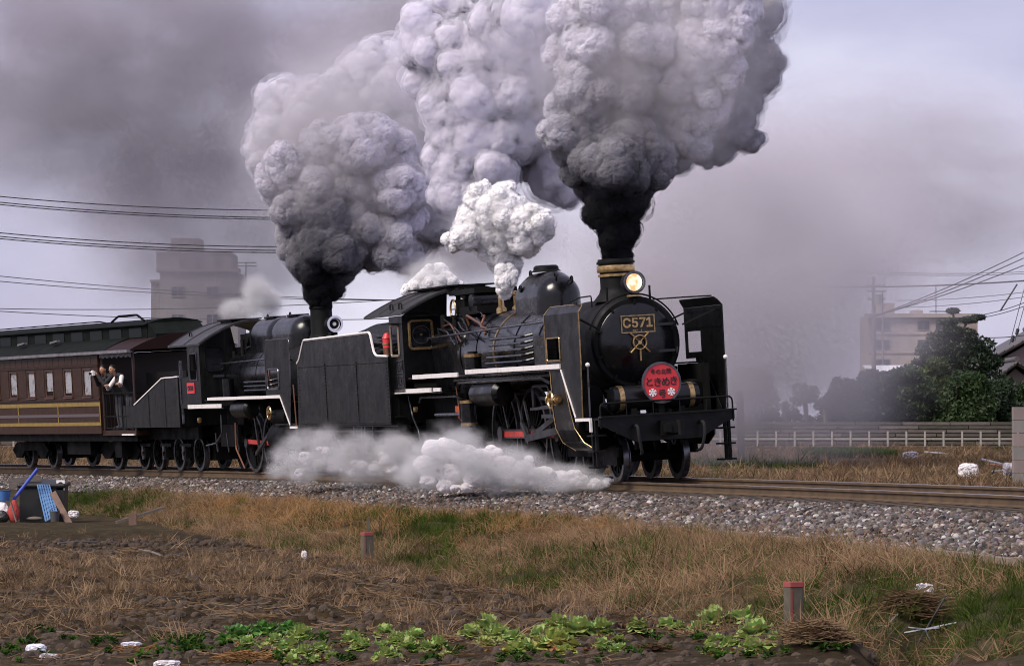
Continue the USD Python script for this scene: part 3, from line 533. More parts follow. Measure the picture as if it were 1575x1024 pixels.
# running board, cylinder casing
for sy in (-1, 1):
    MB().box(-12.3, -1.9, sy * .9, sy * 1.36, 2.045, 2.075).build('running_board', BLACK, eng)
    for x0, x1, z in ((-7.98, -1.88, 2.125), (-11.85, -8.55, 2.085)):
        if sy < 0: MB().box(x0, x1, sy * 1.362, sy * 1.392, z - .045, z + .042).build('white_edge', WHITE, eng)
    MB().box(-13.75, -9.75, sy * 1.0, sy * 1.37, 1.74, 1.78).build('cab_step_board', BLACK, eng)
    MB().box(-13.70, -10.45, sy * 1.372, sy * 1.40, 1.76, 1.85).box(-10.3, -9.8, sy * 1.372, sy * 1.40, 1.77, 1.845).build('white_edge', WHITE, eng)
    # casing over the steam chest and cylinder: flat above, curling under below
    o = [(-2.62, 2.04), (-1.92, 2.04), (-1.30, 1.26)]; prof = [(sy * 1.33, 2.04), (sy * 1.345, 1.3), (sy * 1.33, 1.0), (sy * 1.24, .74), (sy * 1.05, .58)]
    cs = MB()
    xs0, xs1 = [-2.62, -2.52, -2.46, -2.38, -2.2], [-1.92, -1.50, -1.34, -1.12, -.95]
    v, f = [], []
    for k, (yy, zz) in enumerate(prof): v += [[xs0[k], yy, zz], [xs1[k], yy, zz], [xs0[k], yy - sy * .02, zz], [xs1[k], yy - sy * .02, zz]]
    for k in range(len(prof) - 1):
        a, b = 4 * k, 4 * k + 4
        for p, q in ((0, 1), (3, 2), (2, 0), (1, 3)): f += [[a + p, a + q, b + q], [a + p, b + q, b + p]]
    m = trimesh.Trimesh(v, f, process=False); m.fix_normals(); cs.add(m)
    cas = cs.build('cylinder_casing', TENDERB, eng)
    for X in (xs0, xs1): MB().tube([(x, y + sy * .008, z) for x, (y, z) in zip(X, prof)], .009, 6).build('casing_beading', BRASS, cas)
    MB().lathe([[0, -.55], [.36, -.55], [.40, -.5], [.40, .5], [.36, .55], [0, .56]], (-1.85, sy * .92, .98), (1, 0, 0), 32).build('cylinder', UNDER, eng)
    MB().lathe([[0, -.6], [.2, -.6], [.24, -.5], [.24, .5], [.2, .6], [0, .6]], (-1.9, sy * .98, 1.52), (1, 0, 0), 24).build('valve_chest', UNDER, eng)
    MB().box(-2.6, -1.02, sy * 1.12, sy * 1.16, .95, 2.035).build('inner_casing', SOOTY, eng)
    if sy > 0: MB().prism([(-1.95, 2.05), (-1.7, 2.05), (-.85, 1.22), (-.85, 1.0), (-2.2, 1.0)], .02, 'xz', 1.29).build('front_apron', SOOTY, eng, False)
    vw = MB()
    for x in (-2.16, -2.52): vw.lathe([[0, -.02], [.085, -.02], [.10, 0], [.085, .02], [0, .02]], (x, sy * 1.40, 1.52), (1, 0, 0), 16)
    vw.cyl((-2.62, sy * 1.40, 1.52), (-1.95, sy * 1.40, 1.52), .04, 12)
    for x in (-2.45, -2.35, -2.25, -2.05): vw.lathe([[0, -.02], [.07, -.02], [.07, .02], [0, .02]], (x, sy * 1.40, 1.52), (1, 0, 0), 14)
    vw.tube(arc((-2.30, 1.52), .15, 0, 360, 24, 'xz', sy * 1.46)[:-1], .022, 6, True)
    vw.build('valve_handwheel', BRASS, eng)
    # motion: red side rod, connecting rod, crosshead, eccentric gear
    y = sy * .80
    sr = MB().bar((-7.5, y, .88), (-3.2, y, .88), .04, .12).build('side_rod', RED, eng)
    MB().bar((-7.5, y, .955), (-3.2, y, .955), .06, .03).bar((-7.5, y, .805), (-3.2, y, .805), .06, .03).build('rod_flange', ROD, sr)
    cr = MB()
    for x in (-3.95, -5.85, -7.6): cr.cyl((x, y - .07, .88), (x, y + .07, .88), .15, 18)
    cr.build('rod_end', ROD, sr)
    MB().bar((-5.35, sy * .93, .82), (-3.5, sy * .95, 1.22), .05, .10).build('eccentric_rod', ROD, eng)
    MB().bar((-3.5, sy * .95, 1.2), (-3.6, sy * .95, 1.75), .05, .10).build('radius_link', ROD, eng)
    MB().bar((-5.35, sy * 1.02, .80), (-2.6, sy * 1.02, 1.0), .05, .13).build('connecting_rod', ROD, eng)
    MB().bar((-5.6, sy * 1.02, 1.12), (-5.2, sy * 1.02, .72), .05, .10).build('return_crank', ROD, eng)
    MB().box(-4.2, -2.4, sy * 1.0, sy * 1.06, 1.18, 1.25).box(-2.9, -2.5, sy * .96, sy * 1.1, .86, 1.2).build('crosshead', ROD, eng)
    MB().bar((-4.75, sy * .9, 1.55), (-2.4, sy * .98, 1.52), .04, .06).build('valve_rod', ROD, eng)
    lk = MB().tube(elbow((-4.9, sy * .98, 1.35), (-4.9, sy * .98, 1.78), (-3.9, sy * .98, 1.78), (-3.9, sy * .98, 1.4), (-4.85, sy * .98, 1.35)), .03).bar((-5.0, sy * .98, 1.35), (-3.8, sy * .98, 1.38), .09, .05)
    lk.build('link_bracket', ROD, eng)
    for x in (-7.0, -6.0, -5.6): MB().bar((x, sy * .95, 1.5), (x + .28, sy * .95, 1.0), .035, .06).build('brake_hanger', ROD, eng)
    # reservoir, pumps, pipes under the running board
    MB().lathe([[0, -.85], [.15, -.84], [.24, -.76], [.24, .76], [.15, .84], [0, .85]], (-7.3, sy * 1.08, 1.68), (1, 0, 0), 26).build('air_reservoir', BLACK, eng)
    for z, x0, x1, rr in ((1.98, -9.4, -2.9, .035), (1.93, -9.1, -3.6, .045), (1.66, -12.0, -9.4, .03)): MB().tube(elbow((x0, sy * 1.22, z - .1), (x0 + .1, sy * 1.22, z), (x1, sy * 1.2, z), (x1 + .25, sy * 1.1, z - .1)), rr).build('steam_pipe', BOILER, eng)
    lp = MB().cyl((-8.45, sy * 1.22, 1.08), (-8.45, sy * 1.22, 1.56), .155, 22).cyl((-8.45, sy * 1.22, .66), (-8.45, sy * 1.22, 1.08), .06, 12).build('feed_pump', BOILER, eng)
    for z in (1.10, 1.54): MB().lathe([[.15, -.03], [.172, -.03], [.172, .03], [.15, .03], [.15, -.03]], (-8.45, sy * 1.22, z), (0, 0, 1), 22).build('brass_band', BRASS, lp)
    MB().cyl((-8.95, sy * 1.2, 1.2), (-8.95, sy * 1.2, 1.62), .07, 14).build('lubricator', BLACK, eng)
    ap = MB().cyl((-8.3, sy * 1.12, 2.08), (-8.3, sy * 1.12, 2.46), .165, 24).cyl((-8.3, sy * 1.12, 2.46), (-8.3, sy * 1.12, 2.52), .1, 16).build('air_pump', BOILER, eng)
    MB().lathe([[.16, -.03], [.18, -.03], [.18, .03], [.16, .03], [.16, -.03]], (-8.3, sy * 1.12, 2.44), (0, 0, 1), 22).build('brass_band', BRASS, ap)
    for k in range(5): MB().tube(elbow((-7.5 + .1 * k, sy * .92, 2.26 + .115 * k), (-7.45 + .1 * k, sy * 1.13, 2.26 + .115 * k), (-4.9, sy * 1.13, 2.26 + .115 * k), (-4.8, sy * .95, 2.3 + .115 * k)), .026).build('cooling_pipe', BOILER, eng)
    MB().box(-4.35, -3.65, sy * .86, sy * 1.08, 2.09, 2.72).build('lubricator_box', BOILER, eng)
    MB().tube(elbow((-12.2, sy * .92, 2.86), (-3.2, sy * .96, 2.98), (-2.9, sy * .9, 2.98)), .02).build('boiler_handrail', STEEL, eng)
    for x in (-11.5, -9.5, -7.5, -5.5, -3.6): MB().cyl((x, sy * .70, 2.9 + (x + 12) * .012), (x, sy * .95, 2.9 + (x + 12) * .012), .016, 8).build('rail_stanchion', SOOTY, eng)
# boiler and firebox
MB().lathe([[0, -10.4], [.83, -10.4], [.83, -10.3], [.80, -7.4], [.775, -4.0], [0, -4.0]], (0, 0, 2.47), (1, 0, 0), 56).build('boiler', BOILER, eng)
MB().add(hull_ball([(-12.2, -.62, 2.75, .22), (-12.2, .62, 2.75, .22), (-10.2, -.62, 2.75, .22), (-10.2, .62, 2.75, .22), (-12.2, 0, 3.05, .30), (-10.2, 0, 3.02, .30), (-12.2, -.55, 1.6, .2), (-12.2, .55, 1.6, .2), (-10.2, -.55, 1.6, .2), (-10.2, .55, 1.6, .2)])).build('firebox', BOILER, eng)
for x, rr in ((-4.05, .80), (-5.1, .80), (-6.6, .81), (-7.9, .82), (-9.1, .83), (-10.2, .845)):
    MB().lathe([[rr - .03, -.035], [rr, -.035], [rr, .035], [rr - .03, .035], [rr - .03, -.035]], (x, 0, 2.47), (1, 0, 0), 56).build('boiler_band', BRASS if x in (-7.9, -4.05) else BOILER, eng)
dm = MB().add(hull_ball([(-6.12, 0, 3.46, .44), (-7.40, 0, 3.46, .44), (-6.3, 0, 3.53, .43), (-7.2, 0, 3.53, .43), (-6.1, 0, 3.0, .44), (-7.42, 0, 3.0, .44)])).build('dome', BOILER, eng)
MB().lathe([[0, .09], [.20, .09], [.24, .06], [.25, .0], [.30, -.03], [0, -.03]], (-6.75, 0, 4.0), (0, 0, 1), 24).build('dome_lid', SOOTY, dm)
for x, y, z in ((-5.85, -.1, 3.80), (-7.45, -.1, 3.90), (-7.1, -.43, 3.62), (-5.8, .2, 3.72)): MB().tube(arc((x, z + .05), .06, 0, 360, 16, 'xz', y)[:-1], .018, 6, True).build('lifting_ring', SOOTY, dm)
sv_ = MB()
for y in (-.16, .16): sv_.lathe([[0, 0], [.11, 0], [.10, .1], [.06, .14], [.06, .34], [.08, .36], [.08, .42], [0, .44]], (-9.35, y, 3.25), (0, 0, 1), 18)
sv_.build('safety_valve', BRASS, eng)
# clutter on the firebox ahead of the cab
MB().lathe([[0, -.3], [.17, -.3], [.2, -.22], [.2, .22], [.17, .3], [0, .3]], (-10.35, -.2, 3.50), (0, 1, 0), 24).build('turbo_generator', BOILER, eng)
cl = MB()
for k in range(16):
    x, y = RNG.uniform(-12.1, -9.9), RNG.uniform(-.72, .35); z0 = 2.47 + math.sqrt(max(.05, .85 ** 2 - y * y))
    cl.cyl((x, y, z0 - .1), (x, y, z0 + RNG.uniform(.08, .34)), RNG.uniform(.03, .075), 10)
    if k % 3 == 0: cl.lathe([[0, -.02], [.09, -.02], [.09, .02], [0, .02]], (x, y, z0 + .28), (0, 0, 1), 14)
cl.build('steam_fitting', SOOTY, eng)
for k in range(9):
    x, y = RNG.uniform(-12.0, -9.8), -RNG.uniform(.45, .8); z = 2.47 + math.sqrt(max(.05, .9 ** 2 - y * y))
    MB().tube(elbow((x, y * .9, z - .1), (x, y, z + RNG.uniform(.05, .2)), (x + RNG.uniform(.5, 1.6), y - .08, z + RNG.uniform(-.05, .15)), (x + 1.7, y - .12, z - .25)), RNG.uniform(.014, .028)).build('small_pipe', COPPER if k % 8 == 0 else (STEEL if k % 4 == 2 else BOILER), eng)
MB().tube(arc((-11.7, 3.42), .19, 0, 360, 28, 'xz', -.48)[:-1], .022, 8, True).cyl((-11.88, -.48, 3.42), (-11.5, -.48, 3.42), .012, 8).build('brass_valve_wheel', BRASS, eng)
MB().box(-11.2, -9.9, -.5, .2, 3.28, 3.44).box(-12.0, -11.3, -.35, .35, 3.35, 3.62).build('turret', SOOTY, eng)
MB().tube(elbow((-9.6, -.5, 3.22), (-9.0, -.62, 3.22), (-8.9, -.75, 3.0), (-8.2, -.82, 2.95)), .022).tube(elbow((-4.9, -.62, 3.02), (-4.2, -.8, 2.96), (-3.9, -.8, 3.02), (-3.1, -.95, 3.12)), .02).build('injector_pipe', COPPER, eng)
# cab
def cab_roof(root, x0, x1, half, z_eave, z_top, mat_, ribs=4, n=17):
    a = np.linspace(-1, 1, n); yy = a * half; zz = z_eave + (z_top - z_eave) * (1 - np.abs(a) ** 1.7)
    poly = list(zip(yy, zz + .03)) + list(zip(yy[::-1], zz[::-1] - .015))
    rf = MB().prism(poly, x1 - x0, 'yz', x0).build('cab_roof', mat_, root)
    for x in np.linspace(x0 + .15, x1 - .08, ribs): MB().tube(np.stack([np.full(n, x), yy, zz + .035], 1), .018, 6).build('roof_rib', mat_, rf)
    return rf, lambda y: z_eave + (z_top - z_eave) * (1 - abs(y / half) ** 1.7)
ROOFM = engine_paint('cab_roof_grey', (0.022, 0.021, 0.022), (0.055, 0.052, 0.054), (0.3, 0.5))
rf, zr = cab_roof(eng, -15.2, -12.1, 1.46, 3.38, 3.88, ROOFM)
for sy in (-1, 1):
    side = [(-13.78, 1.78), (-13.78, 2.55), (-13.40, 2.58), (-13.40, 3.36), (-12.38, 3.36), (-12.38, 1.78)]; hole = [(-13.28, 2.54), (-12.68, 2.54), (-12.68, 3.16), (-13.28, 3.16)]
    w = MB().prism(side, .02, 'xz', sy * 1.39 - .01, [hole]).build('cab_side', BLACK, eng, False)
    frame_ring(rounded(hole, .05), .026, 'xz', sy * 1.405).build('cab_window_frame', plain('tarnished_frame' + ('' if sy < 0 else '_far'), (0.28, 0.22, 0.16), 0.5, 0.4), w)
    MB().box(-13.2, -12.62, sy * 1.40, sy * 1.62, 3.20, 3.215).build('window_awning', SOOTY, w)
    for z0, z1 in ((2.18, 2.44), (1.90, 2.12)): frame_ring([(-12.9, z0), (-12.48, z0), (-12.48, z1), (-12.9, z1)], .011, 'xz', sy * 1.405).build('plate_rim', STEEL, w)
    obj('side_number', face_right(plate_text('C571', .13, .36), -12.69, -1.402, 2.31) if sy < 0 else face_front(plate_text('C', .02), -12.4, 1.3, 2.3), STEEL, w, False)
    if sy < 0: obj('side_number', face_right(plate_text('1', .09), -12.69, -1.402, 2.02), STEEL, w, False)
    MB().cyl((-13.74, sy * 1.42, 1.85), (-13.74, sy * 1.42, 2.9), .018, 8).cyl((-13.46, sy * 1.42, 1.85), (-13.46, sy * 1.42, 2.5), .018, 8).build('cab_grab_rail', STEEL, eng)
    st = MB().box(-13.7, -13.66, sy * 1.3, sy * 1.34, .4, 1.75).box(-13.3, -13.26, sy * 1.3, sy * 1.34, .4, 1.75)
    for z in (.42, .85, 1.28): st.box(-13.74, -13.22, sy * 1.2, sy * 1.42, z - .015, z + .015)
    st.build('cab_ladder', SOOTY, eng)
    # front wall beside the boiler, brass-framed with a round clear-view pane
    yi, yo = sy * .72, sy * 1.38; fw = [(yi, 2.0), (yo, 2.0), (yo, 3.36), (sy * 1.05, 3.60), (sy * .62, 3.74), (sy * .40, 3.78), (yi * .6, 3.3)]
    wn = rounded([(sy * 1.25, 2.66), (sy * .76, 2.66), (sy * .76, 3.24), (sy * 1.25, 3.24)], .07)
    fwm = MB().prism(fw, .02, 'yz', -12.4, [wn]).build('cab_front', BLACK, eng, False)
    frame_ring(wn, .032, 'yz', -12.372).build('front_window_frame', BRASS, fwm)
    MB().prism(wn, .006, 'yz', -12.392).build('front_window_pane', mat('dark_pane' + ('' if sy < 0 else '_far'), {'p': ('principled_bsdf', {'base_color': (0.008, 0.009, 0.01), 'roughness': 0.08})}, surface='p.BSDF'), fwm, False)
    MB().tube(arc((sy * 1.0, 2.95), .185, 0, 360, 32, 'yz', -12.37)[:-1], .012, 6, True).build('clear_view_ring', STEEL, fwm)
    MB().cyl((-12.385, sy * 1.0, 2.95), (-12.355, sy * 1.0, 2.95), .025, 12).build('clear_view_hub', BRASS, fwm)
    MB().tube(np.stack([np.full(12, -12.25), sy * np.linspace(.66, 1.36, 12), 3.30 + .12 * (1 - np.linspace(-1, 1, 12) ** 2)], 1), .014).box(-12.38, -12.14, sy * .7, sy * 1.34, 3.325, 3.34).build('window_hood', SOOTY, fwm)
MB().box(-13.7, -13.6, -1.3, 1.3, 1.78, 2.4).box(-12.42, -12.41, -1.2, 1.2, 1.8, 3.3).build('cab_interior', DARKGAP, eng)
MB().box(-14.95, -11.9, -.52, .52, 3.90, 3.93).box(-14.7, -12.2, -.38, -.34, 3.8, 3.9).box(-14.7, -12.2, .34, .38, 3.8, 3.9).build('roof_ventilator', SOOTY, rf)
MB().box(-12.05, -10.2, -.45, .45, 3.70, 3.80).build('roof_ventilator', SOOTY, rf)
MB().cyl((-11.9, -.3, 3.3), (-11.9, -.3, 3.86), .05, 10).cyl((-11.4, -.25, 3.3), (-11.4, -.25, 3.84), .045, 10).build('vent_pipe', SOOTY, eng)
for x in (-13.6, -12.9): MB().tube(elbow((x, -1.3, 3.50), (x, -1.3, 3.62), (x + .22, -1.3, 3.62), (x + .22, -1.3, 3.5)), .016).build('roof_hook', SOOTY, rf)
# rear frame: orange-red trailing truck
MB().box(-12.6, -9.6, -.95, -.85, .72, 1.2).box(-12.6, -9.6, .85, .95, .72, 1.2).box(-12.4, -10.0, -.8, .8, 1.2, 1.7).build('ashpan', UNDER, eng)
tt = MB().box(-9.75, -8.95, -1.12, -1.06, 1.28, 1.46).bar((-9.6, -1.09, 1.3), (-8.7, -1.09, 1.05), .05, .16).bar((-9.0, -1.09, 1.3), (-8.55, -1.09, 1.1), .05, .12).cyl((-9.3, -1.15, 1.4), (-9.3, -1.0, 1.4), .11, 16)
tt.build('trailing_truck_frame', ORANGE, eng)
MB().cyl((-9.42, -1.14, 1.45), (-9.46, -1.16, 1.85), .014, 8).build('small_pipe', COPPER, eng)
MB().tube(elbow((-10.9, -1.2, 1.30), (-8.9, -1.2, 1.30), (-8.6, -1.15, 1.2)), .035).build('water_pipe', BOILER, eng)
MB().tube(elbow((-12.9, -1.2, 1.72), (-12.7, -1.2, 1.3), (-12.3, -1.2, 1.0), (-12.1, -1.2, .6)), .022).build('water_pipe', BOILER, eng)
MB().lathe([[0, -.05], [.05, -.04], [.06, 0], [.05, .04], [0, .05]], (-12.35, -1.22, 1.42), (0, 1, 0), 14).build('injector_valve', BRASS, eng)
add_wheels(eng, 'leading_wheel', .43, (-1.22, -2.75), 10)
add_wheels(eng, 'driving_wheel', .875, (-4.25, -6.15, -8.05), 16, weight=200)
add_wheels(eng, 'trailing_wheel', .5, (-10.6,), 11)
MB().box(-3.7, -.7, -.75, -.68, .45, .62).box(-3.7, -.7, .68, .75, .45, .62).box(-1.6, -.85, -.74, -.66, .3, .66).build('leading_truck', UNDER, eng)
MB().cyl((-1.22, -.66, .43), (-1.22, -.60, .43), .15, 20).build('axle_cap', STEEL, eng)

# ---------------------------------------------------------------- its tender
ten = thing('tender', 'tall black tender with white top line coupled behind the leading engine', 'tender', rail_frame(12.6, 19.6), group=None)
outline = [(-7.75, 1.12), (-7.6, 2.52), (-7.42, 2.60), (-7.05, 2.98), (-6.95, 3.02), (-2.15, 3.07), (-2.05, 3.02), (-1.86, 2.64), (-1.72, 2.57), (-.95, 2.54), (-.95, 1.12)]
body = MB()
for sy in (-1, 1): body.prism(outline, .03, 'xz', sy * 1.40 - .015)
body.box(-7.6, -1.0, -1.37, 1.37, 1.12, 2.5).box(-1.02, -.98, -1.37, 1.37, 1.12, 2.5)
tb = body.build('tank', TENDERB, ten, False)
for sy in (-1, 1): MB().tube(elbow(*[(x, sy * 1.415, z) for x, z in outline[1:-1]]), .028, 6).build('white_edge', WHITE, ten)
rv = MB()
for x in (-5.5, -3.2): rv.box(x - .035, x + .035, -1.425, -1.4155, 1.15, 2.48)
rv.box(-7.6, -1.0, -1.423, -1.4155, 1.14, 1.2).build('riveted_seam', TENDERB, tb, False)
rm = MB()
for x in (-5.52, -5.48, -3.22, -3.18, -7.5, -1.05):
    for z in np.arange(1.25, 2.45, .075): rm.add(trimesh.creation.icosphere(0, .011).apply_translation([x, -1.426, z]))
for z in (1.17, 2.42):
    for x in np.arange(-7.5, -1.0, .075): rm.add(trimesh.creation.icosphere(0, .011).apply_translation([x, -1.424, z]))
tag(rm.build('rivets', TENDERB, ten, False), kind='stuff')
ct = trimesh.creation.icosphere(4, 1.0); v = ct.vertices; v = v * (1 + .25 * (meshkit.fbm(v * 4, 3, 4)[:, None] - .5)); v = v * [2.3, 1.1, .55] + [-4.5, 0, 2.72]
obj('coal', trimesh.Trimesh(v, ct.faces), COAL, ten, False)
MB().box(-7.7, -.6, -1.2, -1.1, .85, 1.11).box(-7.7, -.6, 1.1, 1.2, .85, 1.11).box(-7.5, -.8, -1.1, 1.1, .9, 1.05).build('tender_frame', UNDER, ten)
add_wheels(ten, 'tender_wheel', .43, (-1.9, -3.5, -5.3, -6.9), 9)
for xc in (-2.7, -6.1):
    for sy in (-1, 1): MB().prism([(xc - 1.2, .50), (xc - .95, .72), (xc - .3, .58), (xc + .3, .58), (xc + .95, .72), (xc + 1.2, .5), (xc + .9, .36), (xc - .9, .36)], .06, 'xz', sy * .86 - .03).build('bogie_frame', UNDER, ten)
for x in (-4.1, -3.3): MB().tube(elbow((x, -1.25, 1.1), (x, -1.28, .5), (x + .55, -1.28, .5), (x + .55, -1.25, 1.1)), .02).tube([(x, -1.28, .8), (x + .55, -1.28, .8)], .018).build('tender_step', STEEL, ten)
MB().bar((-7.6, -1.22, .98), (-1.0, -1.22, .98), .04, .04).bar((-7.6, -1.24, 1.09), (-1.0, -1.24, 1.09), .02, .02).build('pipe_run', STEEL, ten)
rl = thing('tail_lamp', 'red tail lamp standing on the tender front beside the cab doorway', 'lamp', rail_frame(12.6, 19.6))
MB().cyl((-1.35, -1.28, 2.56), (-1.35, -1.28, 2.72), .085, 16).build('lamp_base', COPPER, rl)
MB().cyl((-1.35, -1.28, 2.72), (-1.35, -1.28, 2.92), .09, 16).lathe([[0, .12], [.05, .1], [.1, 0], [0, 0]], (-1.35, -1.28, 2.92), (0, 0, 1), 16).build('lamp_body', SIGNRED, rl)
MB().lathe([[.088, -.02], [.1, -.02], [.1, .02], [.088, .02], [.088, -.02]], (-1.35, -1.28, 2.80), (0, 0, 1), 16).build('lamp_band', BRASS, rl)
# ---------------------------------------------------------------- second, smaller engine
en2 = thing('steam_locomotive', 'smaller second black steam engine with unlit round lamp coupled behind the tall tender', 'steam locomotive', rail_frame(21.0, 28.5))
E = MB().box(-9.3, 0, -.46, -.38, .7, 1.1).box(-9.3, 0, .38, .46, .7, 1.1)
for x in np.arange(-9, 0, 1.2): E.box(x, x + .1, -.38, .38, .72, 1.05)
E.build('main_frame', UNDER, en2)
MB().box(-.1, 0, -1.25, 1.25, .8, 1.15).build('buffer_beam', BLACK, en2)
MB().box(-1.5, 0, -1.28, 1.28, 1.14, 1.17).build('front_deck', BLACK, en2)
MB().lathe([[0, -2.6], [.70, -2.6], [.70, -.78], [0, -.7]], (0, 0, 2.3), (1, 0, 0), 44).build('smokebox', SOOTY, en2)
MB().lathe([[0, .12], [.3, .1], [.5, .05], [.6, 0], [0, -.02]], (-.74, 0, 2.3), (1, 0, 0), 40).build('smokebox_door', BOILER, en2)
MB().lathe([[0, -6.9], [.70, -6.9], [.68, -4.5], [.65, -2.6], [0, -2.6]], (0, 0, 2.3), (1, 0, 0), 44).build('boiler', BOILER, en2)
for x, rr in ((-2.7, .675), (-3.6, .68), (-4.6, .69), (-5.8, .705)): MB().lathe([[rr - .03, -.03], [rr, -.03], [rr, .03], [rr - .03, .03], [rr - .03, -.03]], (x, 0, 2.3), (1, 0, 0), 44).build('boiler_band', COPPER if x == -3.6 else BOILER, en2)
c2 = MB().lathe([[.40, -.02], [.32, .08], [.26, .2], [.25, .75], [.27, .77], [.27, .82], [.21, .82], [.2, 0]], (-1.55, 0, 2.98), (0, 0, 1), 30).build('chimney', SOOTY, en2)
for x, l, h_ in ((-3.25, .62, 3.22), (-4.95, .55, 3.22)):
    d2 = MB().add(hull_ball([(x - l, 0, 3.2, .44), (x + l, 0, 3.2, .44), (x - l, 0, 2.85, .44), (x + l, 0, 2.85, .44)])).build('dome', BOILER, en2)
    MB().box(x - .35, x + .35, -.16, .16, 3.63, 3.67).tube(arc((x - .55, 3.68), .05, 0, 360, 12, 'xz', 0)[:-1], .014, 6, True).build('dome_lid', SOOTY, d2)
h2 = MB().lathe([[0, -.28], [.13, -.27], [.165, -.18], [.17, .05], [.185, .06], [.185, .1], [.14, .1], [.13, .05], [0, .05]], (-.72, 0, 3.37), (1, 0, 0), 32).box(-.9, -.7, -.08, .08, 2.95, 3.18).build('headlamp', SOOTY, en2)
MB().lathe([[.13, .07], [.18, .08], [.19, .1], [.19, .12], [.14, .12], [.13, .07]], (-.72, 0, 3.37), (1, 0, 0), 32).build('lamp_rim', MIRROR, h2)
MB().lathe([[0, .0], [.08, .02], [.15, .08], [.15, .07], [0, -.01]], (-.72, 0, 3.37), (1, 0, 0), 28).build('reflector', SIGNWHITE, h2)
MB().lathe([[0, .08], [.04, .08], [.05, .03], [0, .0]], (-.72, 0, 3.37), (1, 0, 0), 16).build('lamp_bulb', SIGNWHITE, h2)
for sy in (-1, 1):
    y0 = 1.30 * sy
    poly = [(-1.92, 1.82), (-1.90, 3.02), (-1.82, 3.09), (-.16, 3.09), (-.08, 3.02), (-.12, 2.2), (-.30, 1.12), (-.42, 1.12), (-.92, 1.78), (-1.3, 1.78)]
    hole = rounded([(-1.78, 1.96), (-.95, 1.96), (-.95, 2.42), (-1.78, 2.42)], .08)
    df = MB().prism(poly, .014, 'xz', y0 - .007, [hole]).build('smoke_deflector', TENDERB, en2, False)
    frame_ring(hole, .022, 'xz', y0 + sy * .01).build('deflector_window_frame', STEEL, df)
    MB().tube(elbow((-1.92, y0 + sy * .006, 1.82), (-1.90, y0 + sy * .006, 3.02), (-1.82, y0 + sy * .006, 3.09), (-.16, y0 + sy * .006, 3.09), (-.08, y0 + sy * .006, 3.02), (-.12, y0 + sy * .006, 2.2), (-.3, y0 + sy * .006, 1.12)), .010, 6).build('deflector_edge', STEEL, df)
    MB().bar((-.92, y0 + sy * .012, 1.78), (-.30, y0 + sy * .012, 1.14), .022, .03, up=(0, 1, 0)).box(-.3, .2, y0 - .015 + sy * .012, y0 + .015 + sy * .012, 1.06, 1.11).build('white_edge', WHITE, df)
    MB().cyl((.02, sy * 1.27, 1.1), (-.05, sy * 1.27, 2.05), .016, 8).build('marker_pole', COPPER, en2)
    for z in (2.75,): MB().bar((-1.6, y0, z), (-2.0, sy * .6, 2.6), .03).build('deflector_stay', SOOTY, en2)
    MB().box(-6.8, -.95, sy * .85, sy * 1.29, 1.745, 1.772).build('running_board', BLACK, en2)
    MB().box(-6.5, -.92, sy * 1.292, sy * 1.318, 1.755, 1.825).box(-8.1, -5.4, sy * 1.30, sy * 1.326, 1.57, 1.665).build('white_edge', WHITE, en2)
    MB().box(-8.15, -5.3, sy * .95, sy * 1.30, 1.55, 1.575).build('cab_step_board', BLACK, en2)
    MB().lathe([[0, -.62], [.15, -.6], [.21, -.52], [.21, .52], [.15, .6], [0, .62]], (-4.35, sy * 1.07, 1.52), (1, 0, 0), 24).build('air_reservoir', TENDERB, en2)
    MB().lathe([[0, -.5], [.33, -.5], [.36, -.45], [.36, .45], [.33, .5], [0, .5]], (-1.6, sy * .95, .85), (1, 0, 0), 28).build('cylinder', UNDER, en2)
    MB().lathe([[0, -.5], [.2, -.5], [.2, .5], [0, .5]], (-1.6, sy * 1.0, 1.3), (1, 0, 0), 20).build('valve_chest', UNDER, en2)
    vw = MB().tube(arc((-1.75, 1.42), .14, 0, 360, 20, 'xz', sy * 1.32)[:-1], .025, 6, True).lathe([[0, -.03], [.06, -.03], [.06, .03], [0, .03]], (-1.75, sy * 1.34, 1.42), (0, 1, 0), 12)
    for k in range(6): vw.bar((-1.75, sy * 1.33, 1.42), (-1.75 + .13 * math.cos(k), sy * 1.33, 1.42 + .13 * math.sin(k * 1.05)), .02)
    vw.build('valve_handwheel', BRASS, en2)
    MB().bar((-2.3, sy * 1.05, 1.42), (-1.85, sy * 1.2, 1.43), .07).build('valve_rod', ROD, en2)
    y = sy * .80
    sr = MB().bar((-5.1, y, .74), (-2.3, y, .66), .04, .10).build('side_rod', RED, en2)
    c = MB()
    for x in (-5.1, -3.7, -2.3): c.cyl((x, y - .06, .70), (x, y + .06, .70), .11, 16)
    c.build('rod_end', ROD, sr)
    MB().bar((-4.1, sy * .93, .45), (-2.9, sy * .93, 1.0), .05, .08).bar((-4.15, sy * .9, 1.35), (-3.9, sy * .9, .5), .05, .08).build('eccentric_rod', ROD, en2)
    MB().tube(elbow((-5.05, sy * 1.1, 1.2), (-5.05, sy * 1.12, .6), (-4.5, sy * 1.1, .12)), .022).build('sand_pipe', COPPER, en2)
    MB().tube(elbow((-6.0, sy * 1.15, 1.4), (-6.0, sy * 1.15, .95), (-6.5, sy * 1.15, .72), (-7.3, sy * 1.15, .66)), .02).build('water_pipe', STEEL, en2)
    MB().lathe([[0, -.06], [.06, -.04], [.07, 0], [.06, .04], [0, .06]], (-7.6, sy * 1.2, 1.28), (0, 1, 0), 14).build('injector_valve', BRASS, en2)
    MB().tube(elbow((-6.8, sy * .82, 2.62), (-2.0, sy * .82, 2.68), (-1.7, sy * .75, 2.68)), .018).build('boiler_handrail', STEEL, en2)
